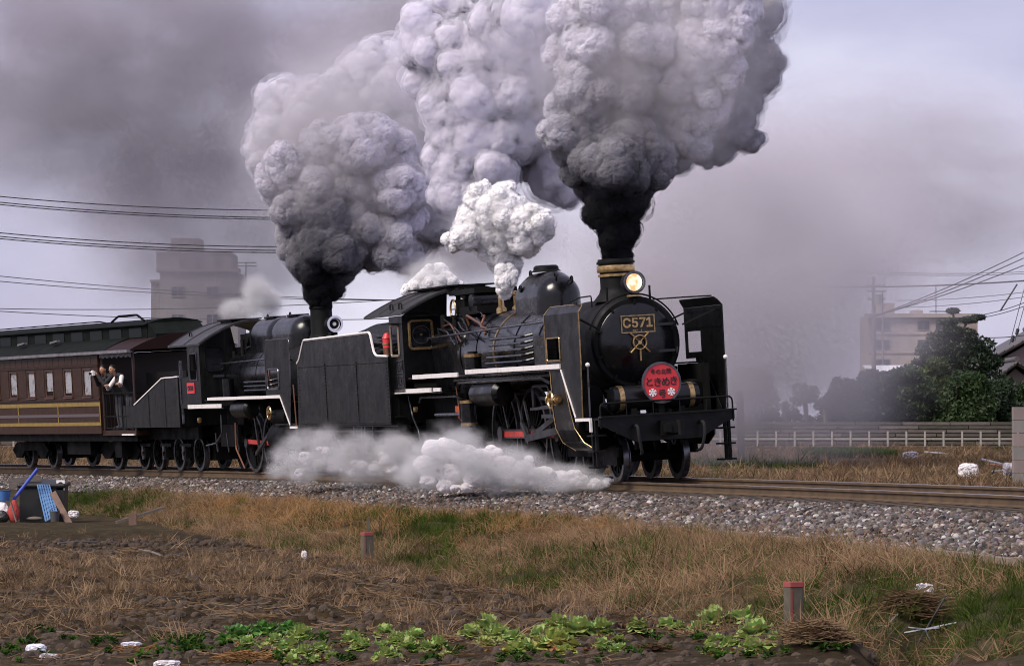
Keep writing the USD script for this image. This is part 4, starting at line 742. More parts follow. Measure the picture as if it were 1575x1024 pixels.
    for k in range(3): MB().tube(elbow((-4.6, sy * .8, 1.95 + .1 * k), (-4.5, sy * 1.02, 1.95 + .1 * k), (-2.6, sy * 1.02, 1.95 + .1 * k), (-2.5, sy * .8, 2.0 + .1 * k)), .024).build('cooling_pipe', BOILER, en2)
    MB().cyl((-5.6, sy * 1.05, 1.78), (-5.6, sy * 1.05, 2.25), .14, 18).build('air_pump', BOILER, en2)
    # cab
    side = [(-8.7, 1.58), (-8.7, 2.3), (-7.95, 2.35), (-7.95, 3.1), (-6.95, 3.1), (-6.95, 1.58)]; hole = [(-7.75, 2.25), (-7.2, 2.25), (-7.2, 2.9), (-7.75, 2.9)]
    w2 = MB().prism(side, .02, 'xz', sy * 1.31 - .01, [hole]).build('cab_side', BLACK, en2, False)
    frame_ring(hole, .02, 'xz', sy * 1.325).build('cab_window_frame', STEEL, w2)
    if sy < 0:
        p2 = MB().box(-8.05, -7.45, -1.335, -1.322, 1.94, 2.2).build('side_plate', SIGNRED, w2)
        obj('side_number', face_right(plate_text('C56160', .11, .46), -7.75, -1.335, 2.07), STEEL, p2, False)
    MB().cyl((-8.6, sy * 1.33, 1.7), (-8.6, sy * 1.33, 2.7), .018, 8).build('cab_grab_rail', STEEL, en2)
    fw = [(sy * .60, 1.8), (sy * 1.3, 1.8), (sy * 1.3, 3.12), (sy * 1.0, 3.32), (sy * .5, 3.52), (sy * .4, 3.0)]
    wn = rounded([(sy * 1.18, 2.45), (sy * .72, 2.45), (sy * .72, 3.02), (sy * 1.18, 3.02)], .1)
    f2 = MB().prism(fw, .02, 'yz', -6.95, [wn]).build('cab_front', TENDERB, en2, False)
    MB().prism(wn, .006, 'yz', -6.945).build('front_window_pane', '/World/Looks/dark_pane', f2, False)
    frame_ring(wn, .02, 'yz', -6.925).build('front_window_frame', SOOTY, f2)
    MB().box(-6.93, -6.915, sy * .72 if sy > 0 else -1.0, sy * 1.0 if sy > 0 else -.72, 2.3, 2.36).build('small_plate', STEEL, f2)
    for x in (-7.3, -6.4, -5.6): MB().bar((x, sy * .9, .95), (x + .1, sy * .9, .5), .03, .06).build('brake_hanger', ROD, en2)
rf2, _z = cab_roof(en2, -9.4, -6.75, 1.36, 3.10, 3.62, ROOFM, 3)
MB().box(-8.3, -7.2, -.4, .4, 3.66, 3.69).box(-8.2, -7.3, -.34, .34, 3.6, 3.66).build('roof_ventilator', SOOTY, rf2)
MB().tube(arc((-8.6, 3.34), .1, 0, 360, 16, 'xz', -1.0)[:-1], .016, 6, True).build('lifting_ring', SOOTY, rf2)
MB().box(-8.6, -8.5, -1.2, 1.2, 1.58, 2.3).box(-6.99, -6.96, -1.2, 1.2, 1.6, 3.0).build('cab_interior', DARKGAP, en2)
MB().lathe([[0, -.25], [.14, -.25], [.16, 0], [.14, .25], [0, .25]], (-6.2, -.1, 3.18), (0, 1, 0), 20).box(-6.8, -6.3, -.3, .3, 3.0, 3.3).build('turbo_generator', SOOTY, en2)
cl = MB()
for k in range(10):
    x, y = RNG.uniform(-6.8, -5.7), RNG.uniform(-.6, .3); z0 = 2.3 + math.sqrt(max(.05, .7 ** 2 - y * y)); cl.cyl((x, y, z0 - .1), (x, y, z0 + RNG.uniform(.1, .4)), RNG.uniform(.03, .07), 10)
cl.cyl((-5.85, -.3, 2.95), (-5.85, -.3, 3.4), .07, 12).build('steam_fitting', SOOTY, en2)
MB().box(-6.9, -5.5, -.9, -.82, .62, 1.15).box(-6.9, -5.5, .82, .9, .62, 1.15).box(-6.8, -5.5, -.75, .75, .9, 1.6).build('ashpan', UNDER, en2)
MB().box(-6.4, -.5, -.4, .4, .2, .75).build('brake_gear', UNDER, en2)
add_wheels(en2, 'leading_wheel', .38, (-1.0,), 9)
add_wheels(en2, 'driving_wheel', .70, (-2.35, -3.75, -5.15), 14, weight=230)

te2 = thing('tender', 'low black tender with sloped white edge behind the second engine', 'tender', rail_frame(30.0, 35.0))
out2 = [(-3.45, 1.12), (-3.35, 1.70), (-1.05, 2.34), (.16, 2.36), (.16, 1.12)]
b2 = MB()
for sy in (-1, 1): b2.prism(out2, .03, 'xz', sy * 1.30 - .015)
b2 = b2.box(-4.6, .1, -1.27, 1.27, 1.12, 1.68).build('tank', TENDERB, te2, False)
for sy in (-1, 1): MB().bar((-3.37, sy * 1.31, 1.70), (-1.05, sy * 1.31, 2.345), .03, .045, up=(0, 1, 0)).bar((-1.05, sy * 1.311, 2.345), (.17, sy * 1.311, 2.365), .03, .045, up=(0, 1, 0)).build('white_edge', WHITE, te2)
for x in (-2.2, -.9): MB().box(x - .02, x + .02, -1.324, -1.3155, 1.14, 1.95 if x < -2 else 2.33).build('riveted_seam', TENDERB, b2, False)
MB().box(-4.4, -1.2, -.62, .62, 1.68, 2.5).build('coal_bunker', SOOTY, te2, False)
MB().cyl((.25, -1.25, 1.2), (.25, -1.25, 2.75), .035, 10).build('grab_post', STEEL, te2)
MB().box(-4.8, .3, -.9, -.8, .8, 1.11).box(-4.8, .3, .8, .9, .8, 1.11).box(-4.6, .2, -.8, .8, .85, 1.0).build('tender_frame', UNDER, te2)
MB().box(-4.5, .2, -.45, .45, .25, .84).build('brake_gear', UNDER, te2)
add_wheels(te2, 'tender_wheel', .43, (-.5, -2.05, -3.7), 8)
for k in (-.5, -2.05, -3.7):
    MB().box(k - .42, k + .42, -.98, -.9, .62, .70).box(k - .12, k + .12, -1.02, -.86, .34, .6).build('axle_box', UNDER, te2)
    MB().box(k - .06, k + .06, -1.06, -1.02, .50, .64).box(k - .08, k - .02, -1.06, -1.02, .38, .52).box(k - .06, k + .06, -1.06, -1.02, .30, .40).build('axle_box_mark', STEEL, te2)

# ---------------------------------------------------------------- wooden coach with an open end platform
MAROON = plain('coach_maroon', (0.024, 0.0105, 0.006), 0.45, spec=.2, noise=((0.046, 0.022, 0.0125), 5.0, 0.35, 0.75))
MAROOND = plain('coach_maroon_dark', (0.022, 0.010, 0.008), 0.45)
GOLD = plain('coach_ochre_line', (0.24, 0.155, 0.03), 0.5, noise=((0.15, 0.10, 0.025), 7.0, 0.4, 0.7))
ROOFD = plain('coach_roof', (0.003, 0.0045, 0.0035), 0.8, spec=.10, noise=((0.008, 0.011, 0.009), 3.0, 0.4, 0.75))
EAVE = plain('coach_gutter', (0.16, 0.15, 0.17), 0.45, noise=((0.08, 0.07, 0.075), 5.0, 0.4, 0.7))
FRAMEW = plain('coach_window_frame', (0.075, 0.032, 0.022), 0.45)
COACHPANE = mat('coach_window_glass', {'t': ('transparent_bsdf', {'color': (0.96, 0.97, 0.97)}), 'g': ('glossy_bsdf', {'color': (0.95, 0.95, 0.97), 'roughness': 0.04}), 'm': ('mix_closure', {'fac': 0.14})},
           [('t.BSDF', 'm.closure1'), ('g.BSDF', 'm.closure2')], surface='m.closure')
CURTAIN = plain('coach_curtain', (0.50, 0.48, 0.53), 0.9, noise=((0.16, 0.15, 0.17), 6.0, 0.5, 0.7))
co = thing('railway_coach', 'maroon wooden coach with ochre lining and open end platform', 'railway coach', rail_frame(36.0, 50.0))
XB = -14.5; wx = [-.85 - 1.48 * k for k in range(9)]
for sy in (-1, 1):
    holes = [[(x - .29, 1.98), (x + .29, 1.98), (x + .29, 2.66), (x - .29, 2.66)] for x in wx if x - .3 > XB]
    sw = MB().prism([(XB, .98), (0, .98), (0, 3.04), (XB, 3.04)], .05, 'xz', sy * 1.375 - .025, holes).build('coach_side', MAROON, co, False)
    for k, x in enumerate(wx):
        if x - .3 < XB: continue
        wn = frame_ring([(x - .29, 1.98), (x + .29, 1.98), (x + .29, 2.66), (x - .29, 2.66)], .025, 'xz', sy * 1.405).box(x - .36, x + .36, sy * 1.40, sy * 1.45, 1.92, 1.955).build('window_frame', FRAMEW, co)
        MB().box(x - .28, x + .28, sy * 1.394, sy * 1.399, 1.99, 2.65).build('window_pane', COACHPANE, wn, False)
        MB().box(x - .28, x + .20 + .08 * (k % 2), sy * 1.376, sy * 1.38, 2.0 + .06 * (k % 3), 2.65).box(x + .14, x + .28, sy * 1.325, sy * 1.33, 1.99, 2.5).build('curtain', CURTAIN, wn, False)
    # panels of the matchboard siding, each its own board
    for k in range(29):
        x0 = XB + k * .5
        for z0, z1 in ((2.78, 3.0),): MB().box(x0 + .012, min(x0 + .488, -.01), sy * 1.401, sy * 1.410, z0, z1).build('letterboard_panel', MAROON, sw, False)
    xs = [-.02]
    for x in wx: xs += [x + .42, x - .42]
    for a, b in zip(xs[::2], xs[1::2]):
        if b > XB and a - b > .1: MB().box(b + .015, a - .015, sy * 1.4005, sy * 1.409, 1.98, 2.72).build('side_panel', MAROON, sw, False)
    MB().box(XB, 0, sy * 1.401, sy * 1.43, 2.735, 2.765).box(XB, 0, sy * 1.401, sy * 1.425, 1.86, 1.90).build('moulding', MAROON, co, False)
    g = MB().box(XB, .02, sy * 1.402, sy * 1.414, 1.70, 1.80).box(XB, .02, sy * 1.402, sy * 1.414, 1.19, 1.28)
    for x in (-.01, -3.25, -6.5, -9.75): g.box(x - .03, x + .03, sy * 1.402, sy * 1.4135, 1.281, 1.699)
    g.build('ochre_lining', GOLD, co, False)
    MB().box(XB, -.08, sy * 1.401, sy * 1.415, 1.42, 1.50).build('waist_moulding', plain('dusty_moulding' + ('' if sy < 0 else '_far'), (0.085, 0.065, 0.07), 0.6), co, False)
    MB().box(XB, 2.5, sy * 1.36, sy * 1.52, 3.045, 3.12).build('gutter', EAVE, co)
    MB().box(XB, 2.35, sy * 1.25, sy * 1.3, .78, .98).build('sole_bar', UNDER, co)
MB().box(XB, 2.4, -1.3, 1.3, .98, 1.06).build('floor', DARKGAP, co)
MB().box(-.05, 0, -1.35, 1.35, 1.07, 3.0).build('end_wall', MAROOND, co)
MB().box(XB, -.1, -.02, .02, 1.1, 3.0).build('partition', DARKGAP, co)
def arch(x0, x1, half, z0, z1, m_, name, p=2.0):
    a = np.linspace(-1, 1, 21); yy, zz = a * half, z0 + (z1 - z0) * (1 - np.abs(a) ** p)
    return MB().prism(list(zip(yy, zz)) + [(half, z0 - .02), (-half, z0 - .02)], x1 - x0, 'yz', x0).build(name, m_, co)
arch(XB, .6, 1.46, 3.12, 3.52, ROOFD, 'lower_roof'); arch(.6, 2.55, 1.44, 3.12, 3.48, plain('platform_roof', (0.018, 0.007, 0.006), 0.6, spec=.15), 'platform_roof')
cr = MB().box(XB, 1.9, -.72, .72, 3.30, 3.74)
cr.prism([(1.9, 3.30), (2.5, 3.40), (2.5, 3.48), (1.9, 3.80)], 1.40, 'xz', -.70)
clm = cr.build('clerestory', ROOFD, co, False)
arch(XB, 1.95, .80, 3.74, 3.88, ROOFD, 'clerestory_roof')
for x in np.arange(-13.7, 1.5, 1.48): MB().box(x - .45, x + .45, -.735, -.722, 3.42, 3.66).build('clerestory_window', plain('clerestory_glass_%d' % int((x + 20) * 10), (0.008, 0.011, 0.011), 0.5, spec=.15), clm, False)
for x in (-4.6, -7.3, -10): MB().bar((x, -1.02, 3.42), (x + .5, -1.0, 3.46), .1, .05).build('torpedo_vent', EAVE, clm)
MB().tube(elbow((-.8, -.66, 3.86), (-.3, -.66, 4.0), (1.1, -.66, 4.0), (1.6, -.66, 3.84)), .03).tube(elbow((-14, -.7, 3.86), (-13, -.7, 3.9), (-1.6, -.7, 3.9), (-1.0, -.7, 3.84)), .016).build('roof_rail', ROOFD, clm)
# open platform
pl_ = MB()
for y in (-1.32, 1.32):
    for x in (.08, 2.38): pl_.cyl((x, y, 1.06), (x, y, 3.1), .035, 10)
pl_.build('platform_post', MAROOND, co)
gr = MB()
for y in (-1.33, 1.33):
    for z in (2.02, 1.42, 1.12): gr.bar((.1, y, z), (2.36, y, z), .03)
    for x in np.arange(.3, 2.3, .28): gr.cyl((x, y, 1.1), (x, y, 2.02), .010, 6)
gr.bar((2.38, -1.3, 2.0), (2.38, 1.3, 2.0), .03)
for y in np.arange(-1.2, 1.25, .14): gr.cyl((2.38, y, 1.1), (2.38, y, 2.0), .012, 6)
gr.build('platform_railing', SOOTY, co)
MB().box(.0, 2.45, -1.36, 1.36, .93, 1.058).build('platform_floor', MAROON, co)
MB().box(1.55, 2.4, -1.42, -1.37, .93, .97).build('white_step_edge', WHITE, co)
fr = MB()
for k in range(26): fr.box(.1 + k * .09, .16 + k * .09, -1.395, -1.37, 2.94 + .02 * math.sin(k * 1.7), 3.04)
fr.build('fringe', EAVE, co)
MB().box(.4, .9, -1.2, -.9, .35, .93).box(-3.4, -1.6, -1.15, -.7, .42, .9).build('battery_box', UNDER, co)
for xc in (0, -7.1): MB().box(xc - 1.5, xc + 1.5, -.45, .45, .25, .9).build('brake_gear', UNDER, co)
MB().box(2.0, 2.6, -.5, .5, .5, .92).build('drawgear', UNDER, co)
add_wheels(co, 'coach_wheel', .43, (1.0, -1.0, -6.1, -8.1), 8)
for xc in (0.0, -7.1):
    for sy in (-1, 1): MB().prism([(xc - 1.5, .52), (xc - 1.1, .74), (xc + 1.1, .74), (xc + 1.5, .52), (xc + 1.2, .3), (xc + .8, .3), (xc + .5, .5), (xc - .5, .5), (xc - .8, .3), (xc - 1.2, .3)], .07, 'xz', sy * .88 - .035).build('bogie_frame', UNDER, co)

# ---------------------------------------------------------------- two passengers leaning out over the platform railing
SKIN = plain('skin', (0.42, 0.22, 0.14), 0.55, noise=((0.36, 0.17, 0.11), 20.0, 0.4, 0.7))
HAIR = plain('dark_hair', (0.012, 0.010, 0.009), 0.5)
COATD = plain('dark_coat', (0.015, 0.015, 0.018), 0.85)
SHIRT = plain('white_sleeve', (0.68, 0.62, 0.62), 0.85, bump=(14, .4, .02))
TROUS = plain('grey_trousers', (0.05, 0.05, 0.06), 0.9)
def bones(joints, links, edge=.022, smooth_n=8):
    M = None
    for a, b in links:
        pa, ra = np.array(joints[a][:3]), joints[a][3]; pb, rb = np.array(joints[b][:3]), joints[b][3]
        s1, s2 = m3.Manifold.sphere(ra, 20).translate(pa.tolist()), m3.Manifold.sphere(rb, 20).translate(pb.tolist())
        h = m3.Manifold.batch_hull([s1, s2]); M = h if M is None else M + h
    M = M.refine_to_length(edge); k = M.to_mesh(); t = trimesh.Trimesh(k.vert_properties[:, :3], k.tri_verts)
    trimesh.smoothing.filter_taubin(t, iterations=smooth_n); return t
def hand(root, wrist, dirn, up, s=1.0, flip=1):
    """Palm, four unequal bent fingers and a thumb leaving the side of the palm."""
    d = np.array(dirn, float); d /= np.linalg.norm(d); u = np.array(up, float); u -= d * (u @ d); u /= np.linalg.norm(u); w = np.cross(d, u) * flip; W = np.array(wrist, float)
    J, Ls = {}, []
    def P(a, b, c): return W + s * (a * d + b * w + c * u)
    for i, (b, l) in enumerate(((-.033, .068), (-.011, .078), (.011, .074), (.033, .058))):
        J[f'k{i}'] = (*P(.085, b, 0), .011 * s); J[f'm{i}'] = (*P(.085 + l * .5, b * 1.15, -.012), .0095 * s); J[f't{i}'] = (*P(.085 + l * .72, b * 1.18, -.045), .008 * s); J[f'b{i}'] = (*P(.02, b * .7, 0), .015 * s)
        Ls += [(f'b{i}', f'k{i}'), (f'k{i}', f'm{i}'), (f'm{i}', f't{i}')]
    J['th0'] = (*P(.025, -.03, -.006), .015 * s); J['th1'] = (*P(.06, -.062, -.016), .011 * s); J['th2'] = (*P(.09, -.066, -.034), .009 * s)
    Ls += [('th0', 'th1'), ('th1', 'th2'), ('b0', 'b3'), ('k0', 'k3')]
    return bones(J, Ls, .008 * s, 4)
def person(label, x, y, lean, look, coat, sleeve, arms, hold=None):
    """Standing on the platform floor at z 1.06, leaning out over the side railing (towards -y)."""
    p = thing('person', label, 'person', rail_frame(36.0, 50.0), group=None)
    z = 1.06
    hip = np.array([x, y, z + .88]); chest = hip + [0, -lean * .55, .42]; neck = hip + [0, -lean * .8, .56]; headc = neck + [look * .03, -.05 - lean * .1, .13]
    J = {}
    def j(n, q, r): J[n] = (*q, r)
    j('hipL', hip + [.09, 0, 0], .105); j('hipR', hip - [.09, 0, 0], .105); j('chL', chest + [.10, 0, 0], .115); j('chR', chest - [.10, 0, 0], .115)
    j('shL', chest + [.17, -.02, .09], .065); j('shR', chest + [-.17, -.02, .09], .065); j('nk', neck, .058)
    links = [('hipL', 'hipR'), ('hipL', 'chL'), ('hipR', 'chR'), ('chL', 'chR'), ('chL', 'shL'), ('chR', 'shR'), ('shL', 'shR'), ('shL', 'nk'), ('shR', 'nk')]
    obj('coat', bones(J, links, .03), coat, p, True)
    J2 = {}
    for sg, n in ((1, 'L'), (-1, 'R')):
        for k, (q, r) in enumerate(((hip + [.09 * sg, 0, -.02], .10), (np.array([x + .10 * sg, y - .03, z + .47]), .065), (np.array([x + .10 * sg, y, z + .08]), .045), (np.array([x + .12 * sg, y - .14, z + .04]), .04))): J2[f'{n}{k}'] = (*q, r)
    obj('trousers', bones(J2, [(f'{n}{k}', f'{n}{k+1}') for n in 'LR' for k in range(3)] + [('L0', 'R0')], .03), TROUS, p, True)
    for nm, sg in (('L', 1), ('R', -1)):
        el, wr = arms[nm]; sh = chest + [.17 * sg, -.02, .09]; el, wr = np.array(el) + [x, y, z], np.array(wr) + [x, y, z]
        JJ = {'s': (*sh, .062), 'e': (*el, .055), 'w': (*wr, .042)}
        obj('sleeve', bones(JJ, [('s', 'e'), ('e', 'w')], .02), sleeve, p, True)
        d = wr - el; d /= np.linalg.norm(d); obj('hand', hand(p, wr + d * .02, d, (0, 0, 1), 1.0, sg), SKIN, p, True)
    # head with face: turned towards the front of the train and out
    hd = trimesh.creation.icosphere(4, 1.0); v = hd.vertices.copy(); f_ = v[:, 1] < 0
    v = v * [.078, .098, .118]; jaw = np.clip((-v[:, 2] - .02) / .1, 0, 1); v[:, 0] *= 1 - .30 * jaw; v[:, 1] -= .012 * jaw * f_
    nose = np.exp(-((v[:, 0] / .014) ** 2 + ((v[:, 2] + .012) / .024) ** 2)) * f_; v[:, 1] -= .024 * nose
    for ex in (-.03, .03): v[:, 1] += .010 * np.exp(-(((v[:, 0] - ex) / .015) ** 2 + ((v[:, 2] - .014) / .010) ** 2)) * f_
    v[:, 1] += .006 * np.exp(-((v[:, 0] / .024) ** 2 + ((v[:, 2] + .058) / .006) ** 2)) * f_
    ang = look; R = trimesh.transformations.rotation_matrix(ang, [0, 0, 1])[:3, :3]
    hm = trimesh.Trimesh(v @ R.T + headc, hd.faces, process=False)
    ears = [trimesh.creation.icosphere(2, 1.0) for _ in range(2)]
    for e, sg in zip(ears, (-1, 1)): e.vertices = (e.vertices * [.012, .02, .032] + [.079 * sg, .005, 0]) @ R.T + headc
    nk = trimesh.creation.cylinder(.05, segment=[neck - [0, 0, .03], headc + [0, .02, -.06]])
    hd_ = obj('head', trimesh.util.concatenate([hm, nk] + ears), SKIN, p, True)
    EYE = plain(uid('eye'), (0.02, 0.015, 0.012), 0.2)
    for ex in (-.03, .03):
        e = trimesh.creation.icosphere(2, .011); e.vertices = (e.vertices + [ex, -.083, .014]) @ R.T + headc; obj('eye', e, EYE, hd_, True)
    m = trimesh.creation.box([.036, .006, .007]); m.vertices = (m.vertices + [0, -.090, -.056]) @ R.T + headc; obj('mouth', m, plain(uid('lip'), (0.28, 0.08, 0.06), .5), hd_, False)
    hr = trimesh.creation.icosphere(4, 1.0); w = hr.vertices.copy(); keep = (w[:, 2] > .10 + .75 * np.clip(-w[:, 1], 0, 1)) | ((w[:, 1] > .15) & (w[:, 2] > -.45))
    fk = keep[hr.faces].all(1); hm2 = trimesh.Trimesh((w * (1 + .05 * meshkit.noise(w * 9, 2)[:, None]) * [.088, .108, .128]) @ R.T + headc, hr.faces[fk], process=True)
    obj('hair', hm2, HAIR, p, True)
    return p, headc
pa, ha = person('person in a dark coat raising a white camera beside the coach end wall', .42, -1.0, .42, .5, COATD, COATD, {'L': ((.26, -.50, 1.20), (.12, -.62, 1.44)), 'R': ((-.28, -.48, 1.20), (-.10, -.62, 1.42))})
cam_p = thing('pocket_camera', 'small pale camera held up to the face of the dark-coated passenger', 'camera', rail_frame(36.0, 50.0))
MB().box(.38, .54, -1.76, -1.69, 2.50, 2.61).box(.43, .49, -1.745, -1.705, 2.611, 2.635).build('camera_body', SIGNWHITE, cam_p)
MB().cyl((.46, -1.76, 2.55), (.46, -1.82, 2.55), .035, 16).build('camera_lens', DARKGAP, cam_p)
pb_, hb_ = person('person with white sleeves resting folded arms on the coach platform railing', 1.22, -1.0, .46, .35, COATD, SHIRT, {'L': ((.42, -.42, 1.16), (.62, -.54, 1.20)), 'R': ((-.28, -.50, 1.08), (-.02, -.62, 1.16))})
# ---------------------------------------------------------------- smoke and steam
def lumps(p, scale, seed):
    """Rounded cauliflower bumps with sharp creases between them."""
    r = np.random.default_rng(seed); lo = p.min(0) - 2 * scale; n = np.ceil((p.max(0) + 2 * scale - lo) / scale).astype(int)
    G = np.stack(np.meshgrid(*[np.arange(k) for k in n], indexing='ij'), -1).reshape(-1, 3)
    dd, _ = cKDTree(lo + (G + r.random(G.shape)) * scale).query(p, workers=-1)
    return np.sqrt(np.maximum(0, 1 - (dd / scale) ** 2))
def puff_shape(seed, sub, amp, s0=.95):
    m = trimesh.creation.icosphere(sub, 1.0); v = np.array(m.vertices); r = np.ones(len(v)); p = v.copy(); s = s0
    r += .35 * (meshkit.fbm(v * 1.6 + seed * 3.1, 2, seed) - .5); p = v * r[:, None]
    for k, a in enumerate(amp): r = r + a * (lumps(p, s, seed * 7 + k) - .62); p = v * r[:, None]; s *= .52
    return trimesh.Trimesh(v * r[:, None], m.faces, process=False)
HARD = [puff_shape(k, 5, (.27, .26, .17, .07), .72) for k in range(8)]
SOFT = [puff_shape(40 + k, 5, (.24, .16, .08), 1.0) for k in range(6)]

def smoke_mat(name, origin, stops, wob=.55, rough_scale=2.4, tint=(.97, .945, 1.03), alpha=None, squash=None, trans=.22):
    """Diffuse smoke: how sooty it is depends on how far it has travelled from the chimney, unevenly. alpha = (noise scale, low, high, most): ragged half-clear wisps."""
    ramp = [(t, (a * tint[0], a * tint[1], a * tint[2])) for t, a in stops]
    nodes = {'g': ('geometry', {}), 'dm': ('mapping', {'location': tuple(-float(o) * w for o, w in zip(origin, (1.9, 1.5, 1.0))), 'scale': (1.9, 1.5, 1.0)}), 'd': ('vector_math', {'math_type': 'length'}),
        'n': ('noise_texture', {'scale': .62, 'detail': 5.0, 'roughness': .6}), 'mr': ('map_range', {'to_min': 1 - wob, 'to_max': 1 + wob}),
        'mu': ('math', {'math_type': 'multiply'}), 'sc': ('math', {'math_type': 'multiply', 'value2': .1}), 'r': ('rgb_ramp', {'ramp': ramp}),
        'df': ('diffuse_bsdf', {'roughness': 1.0}), 'tr': ('translucent_bsdf', {}), 'mx': ('mix_closure', {'fac': trans})}
    links = [('g.position', 'dm.vector'), ('dm.vector', 'd.vector1'), ('g.position', 'n.vector'), ('n.fac', 'mr.value'), ('d.value', 'mu.value1'), ('mr.result', 'mu.value2'), ('mu.value', 'sc.value1'), ('sc.value', 'r.fac'),
         ('r.color', 'df.color'), ('r.color', 'tr.color'), ('df.BSDF', 'mx.closure1'), ('tr.BSDF', 'mx.closure2')]
    out = 'mx.closure'
    if alpha:
        nodes.update({'an': ('noise_texture', {'scale': alpha[0], 'detail': 5.0, 'roughness': .65}), 'ar': ('map_range', {'from_min': alpha[1], 'from_max': alpha[2], 'to_min': 0.0, 'to_max': alpha[3], 'clamp': True}), 'tp': ('transparent_bsdf', {}), 'am': ('mix_closure', {})})
        if squash: nodes['am_'] = ('mapping', {'scale': squash}); links += [('g.position', 'am_.vector'), ('am_.vector', 'an.vector')]
        else: links.append(('g.position', 'an.vector'))
        links += [('an.fac', 'ar.value'), ('ar.result', 'am.fac'), ('tp.BSDF', 'am.closure1'), ('mx.closure', 'am.closure2')]; out = 'am.closure'
    return mat(name, nodes, links, surface=out)
def vol_mat(name, color, density, aniso=0.0):
    return mat(name, {'v': ('principled_volume', {'color': color, 'density': density, 'anisotropy': aniso})}, volume='v.volume')
def noisy_vol(name, color, scale, lo, hi, dens, detail=3.0, aniso=0.0, rough=.62, squash=(1, 1, 1), fall=None, offset=(0, 0, 0)):
    """Uneven smoke. fall = (centre, radii): density fades towards the rim of an ellipsoid, so that no outline shows."""
    nodes = {'g': ('geometry', {}), 'mp': ('mapping', {'scale': squash, 'location': offset}), 'n': ('noise_texture', {'scale': scale, 'detail': detail, 'roughness': rough, 'distortion': 0.0}), 'r': ('map_range', {'from_min': lo, 'from_max': hi, 'to_min': 0., 'to_max': dens, 'clamp': True}), 'v': ('principled_volume', {'color': color, 'anisotropy': aniso})}
    links = [('g.position', 'mp.vector'), ('mp.vector', 'n.vector'), ('n.fac', 'r.value')]
    if fall:
        c, rad = fall
        nodes.update({'f1': ('mapping', {'location': tuple(float(-a / b) for a, b in zip(c, rad)), 'scale': tuple(1 / float(b) for b in rad)}), 'f2': ('vector_math', {'math_type': 'length'}), 'f3': ('map_range', {'range_type': 'smoothstep', 'from_min': .35, 'from_max': 1.0, 'to_min': 1.0, 'to_max': 0.0, 'clamp': True}),
                      'f4': ('math', {'math_type': 'multiply'}), 'f5': ('map_range', {'from_min': .0, 'from_max': 1., 'to_min': -.13, 'to_max': .07}), 'f6': ('math', {'math_type': 'add'})})
        links += [('g.position', 'f1.vector'), ('f1.vector', 'f2.vector1'), ('f2.value', 'f3.value'), ('f3.result', 'f5.value'), ('n.fac', 'f6.value1'), ('f5.result', 'f6.value2'), ('r.result', 'f4.value1'), ('f3.result', 'f4.value2'), ('f4.value', 'v.density')]
        links[2] = ('f6.value', 'r.value')
    else: links.append(('r.result', 'v.density'))
    return mat(name, nodes, links, volume='v.volume')

def puffs_from(blobs, Z, seed, child=3, zspread=.6, squash_depth=1.0):
    """Blobs measured off the photograph (x, y, radius in pixels [, depth shift in metres]) -> centres and radii in metres, with child puffs budding from their sides."""
    r = np.random.default_rng(seed); C, R = [], []
    for b in blobs:
        dz = b[3] if len(b) > 3 else r.normal() * zspread * b[2] * Z / FOCAL_PX
        c = px(b[0], b[1], Z + dz); rad = b[2] * Z / FOCAL_PX; C.append(c); R.append(rad * .80)
        for k in range(child):
            d = r.normal(size=3); d[1] = -abs(d[1]) * .8; d /= np.linalg.norm(d); C.append(c + d * rad * .72); R.append(rad * r.uniform(.26, .52))
    return np.array(C), np.array(R)
def plume(name, label, blobs, Z, layers, protos, seed, child=3, zspread=.6, cat='smoke plume', stretch=None):
    """layers: (part name, material, growth): the same puffs as an inner body and as larger ragged veils."""
    C, R = puffs_from(blobs, Z, seed, child, zspread); r = np.random.default_rng(seed + 1); n = len(C)
    root = thing(name, label, cat, kind='stuff')
    q = rand_quat(n, r); idx = r.integers(0, len(protos), n); sc = R[:, None] * r.uniform(.9, 1.12, (n, 3))
    if stretch is not None: q = yaw_quat(np.full(n, stretch[0])); sc = sc * np.array(stretch[1:])
    for part, m, grow in layers:
        scatter(part, [(p, m, True) for p in protos], C, q if part == 'billows' or grow < 1.1 or stretch is not None else rand_quat(n, r), sc * grow, idx, None, None, root)
    return root
def smoke_layers(name, *a, hard=True, **k):
    """Body and veils. Each veil is a ragged, half-clear skin a little farther out, so that billows thin out at their rims."""
    L = ((('billows', .98, None), ('wisps', 1.045, (4.6, .34, .62, .55)), ('wisps', 1.11, (3.8, .38, .68, .36))) if hard else
         (('billows', .86, None), ('wisps', 1.0, (2.8, .32, .62, .55)), ('wisps', 1.16, (2.4, .36, .68, .36))))
    return [(p, smoke_mat(f'{name}_{i}', *a, alpha=al, **k), g) for i, (p, g, al) in enumerate(L)]
def steam_layers(name, grow, *a, **k): return [('billows', smoke_mat(name, *a, **k), grow)]

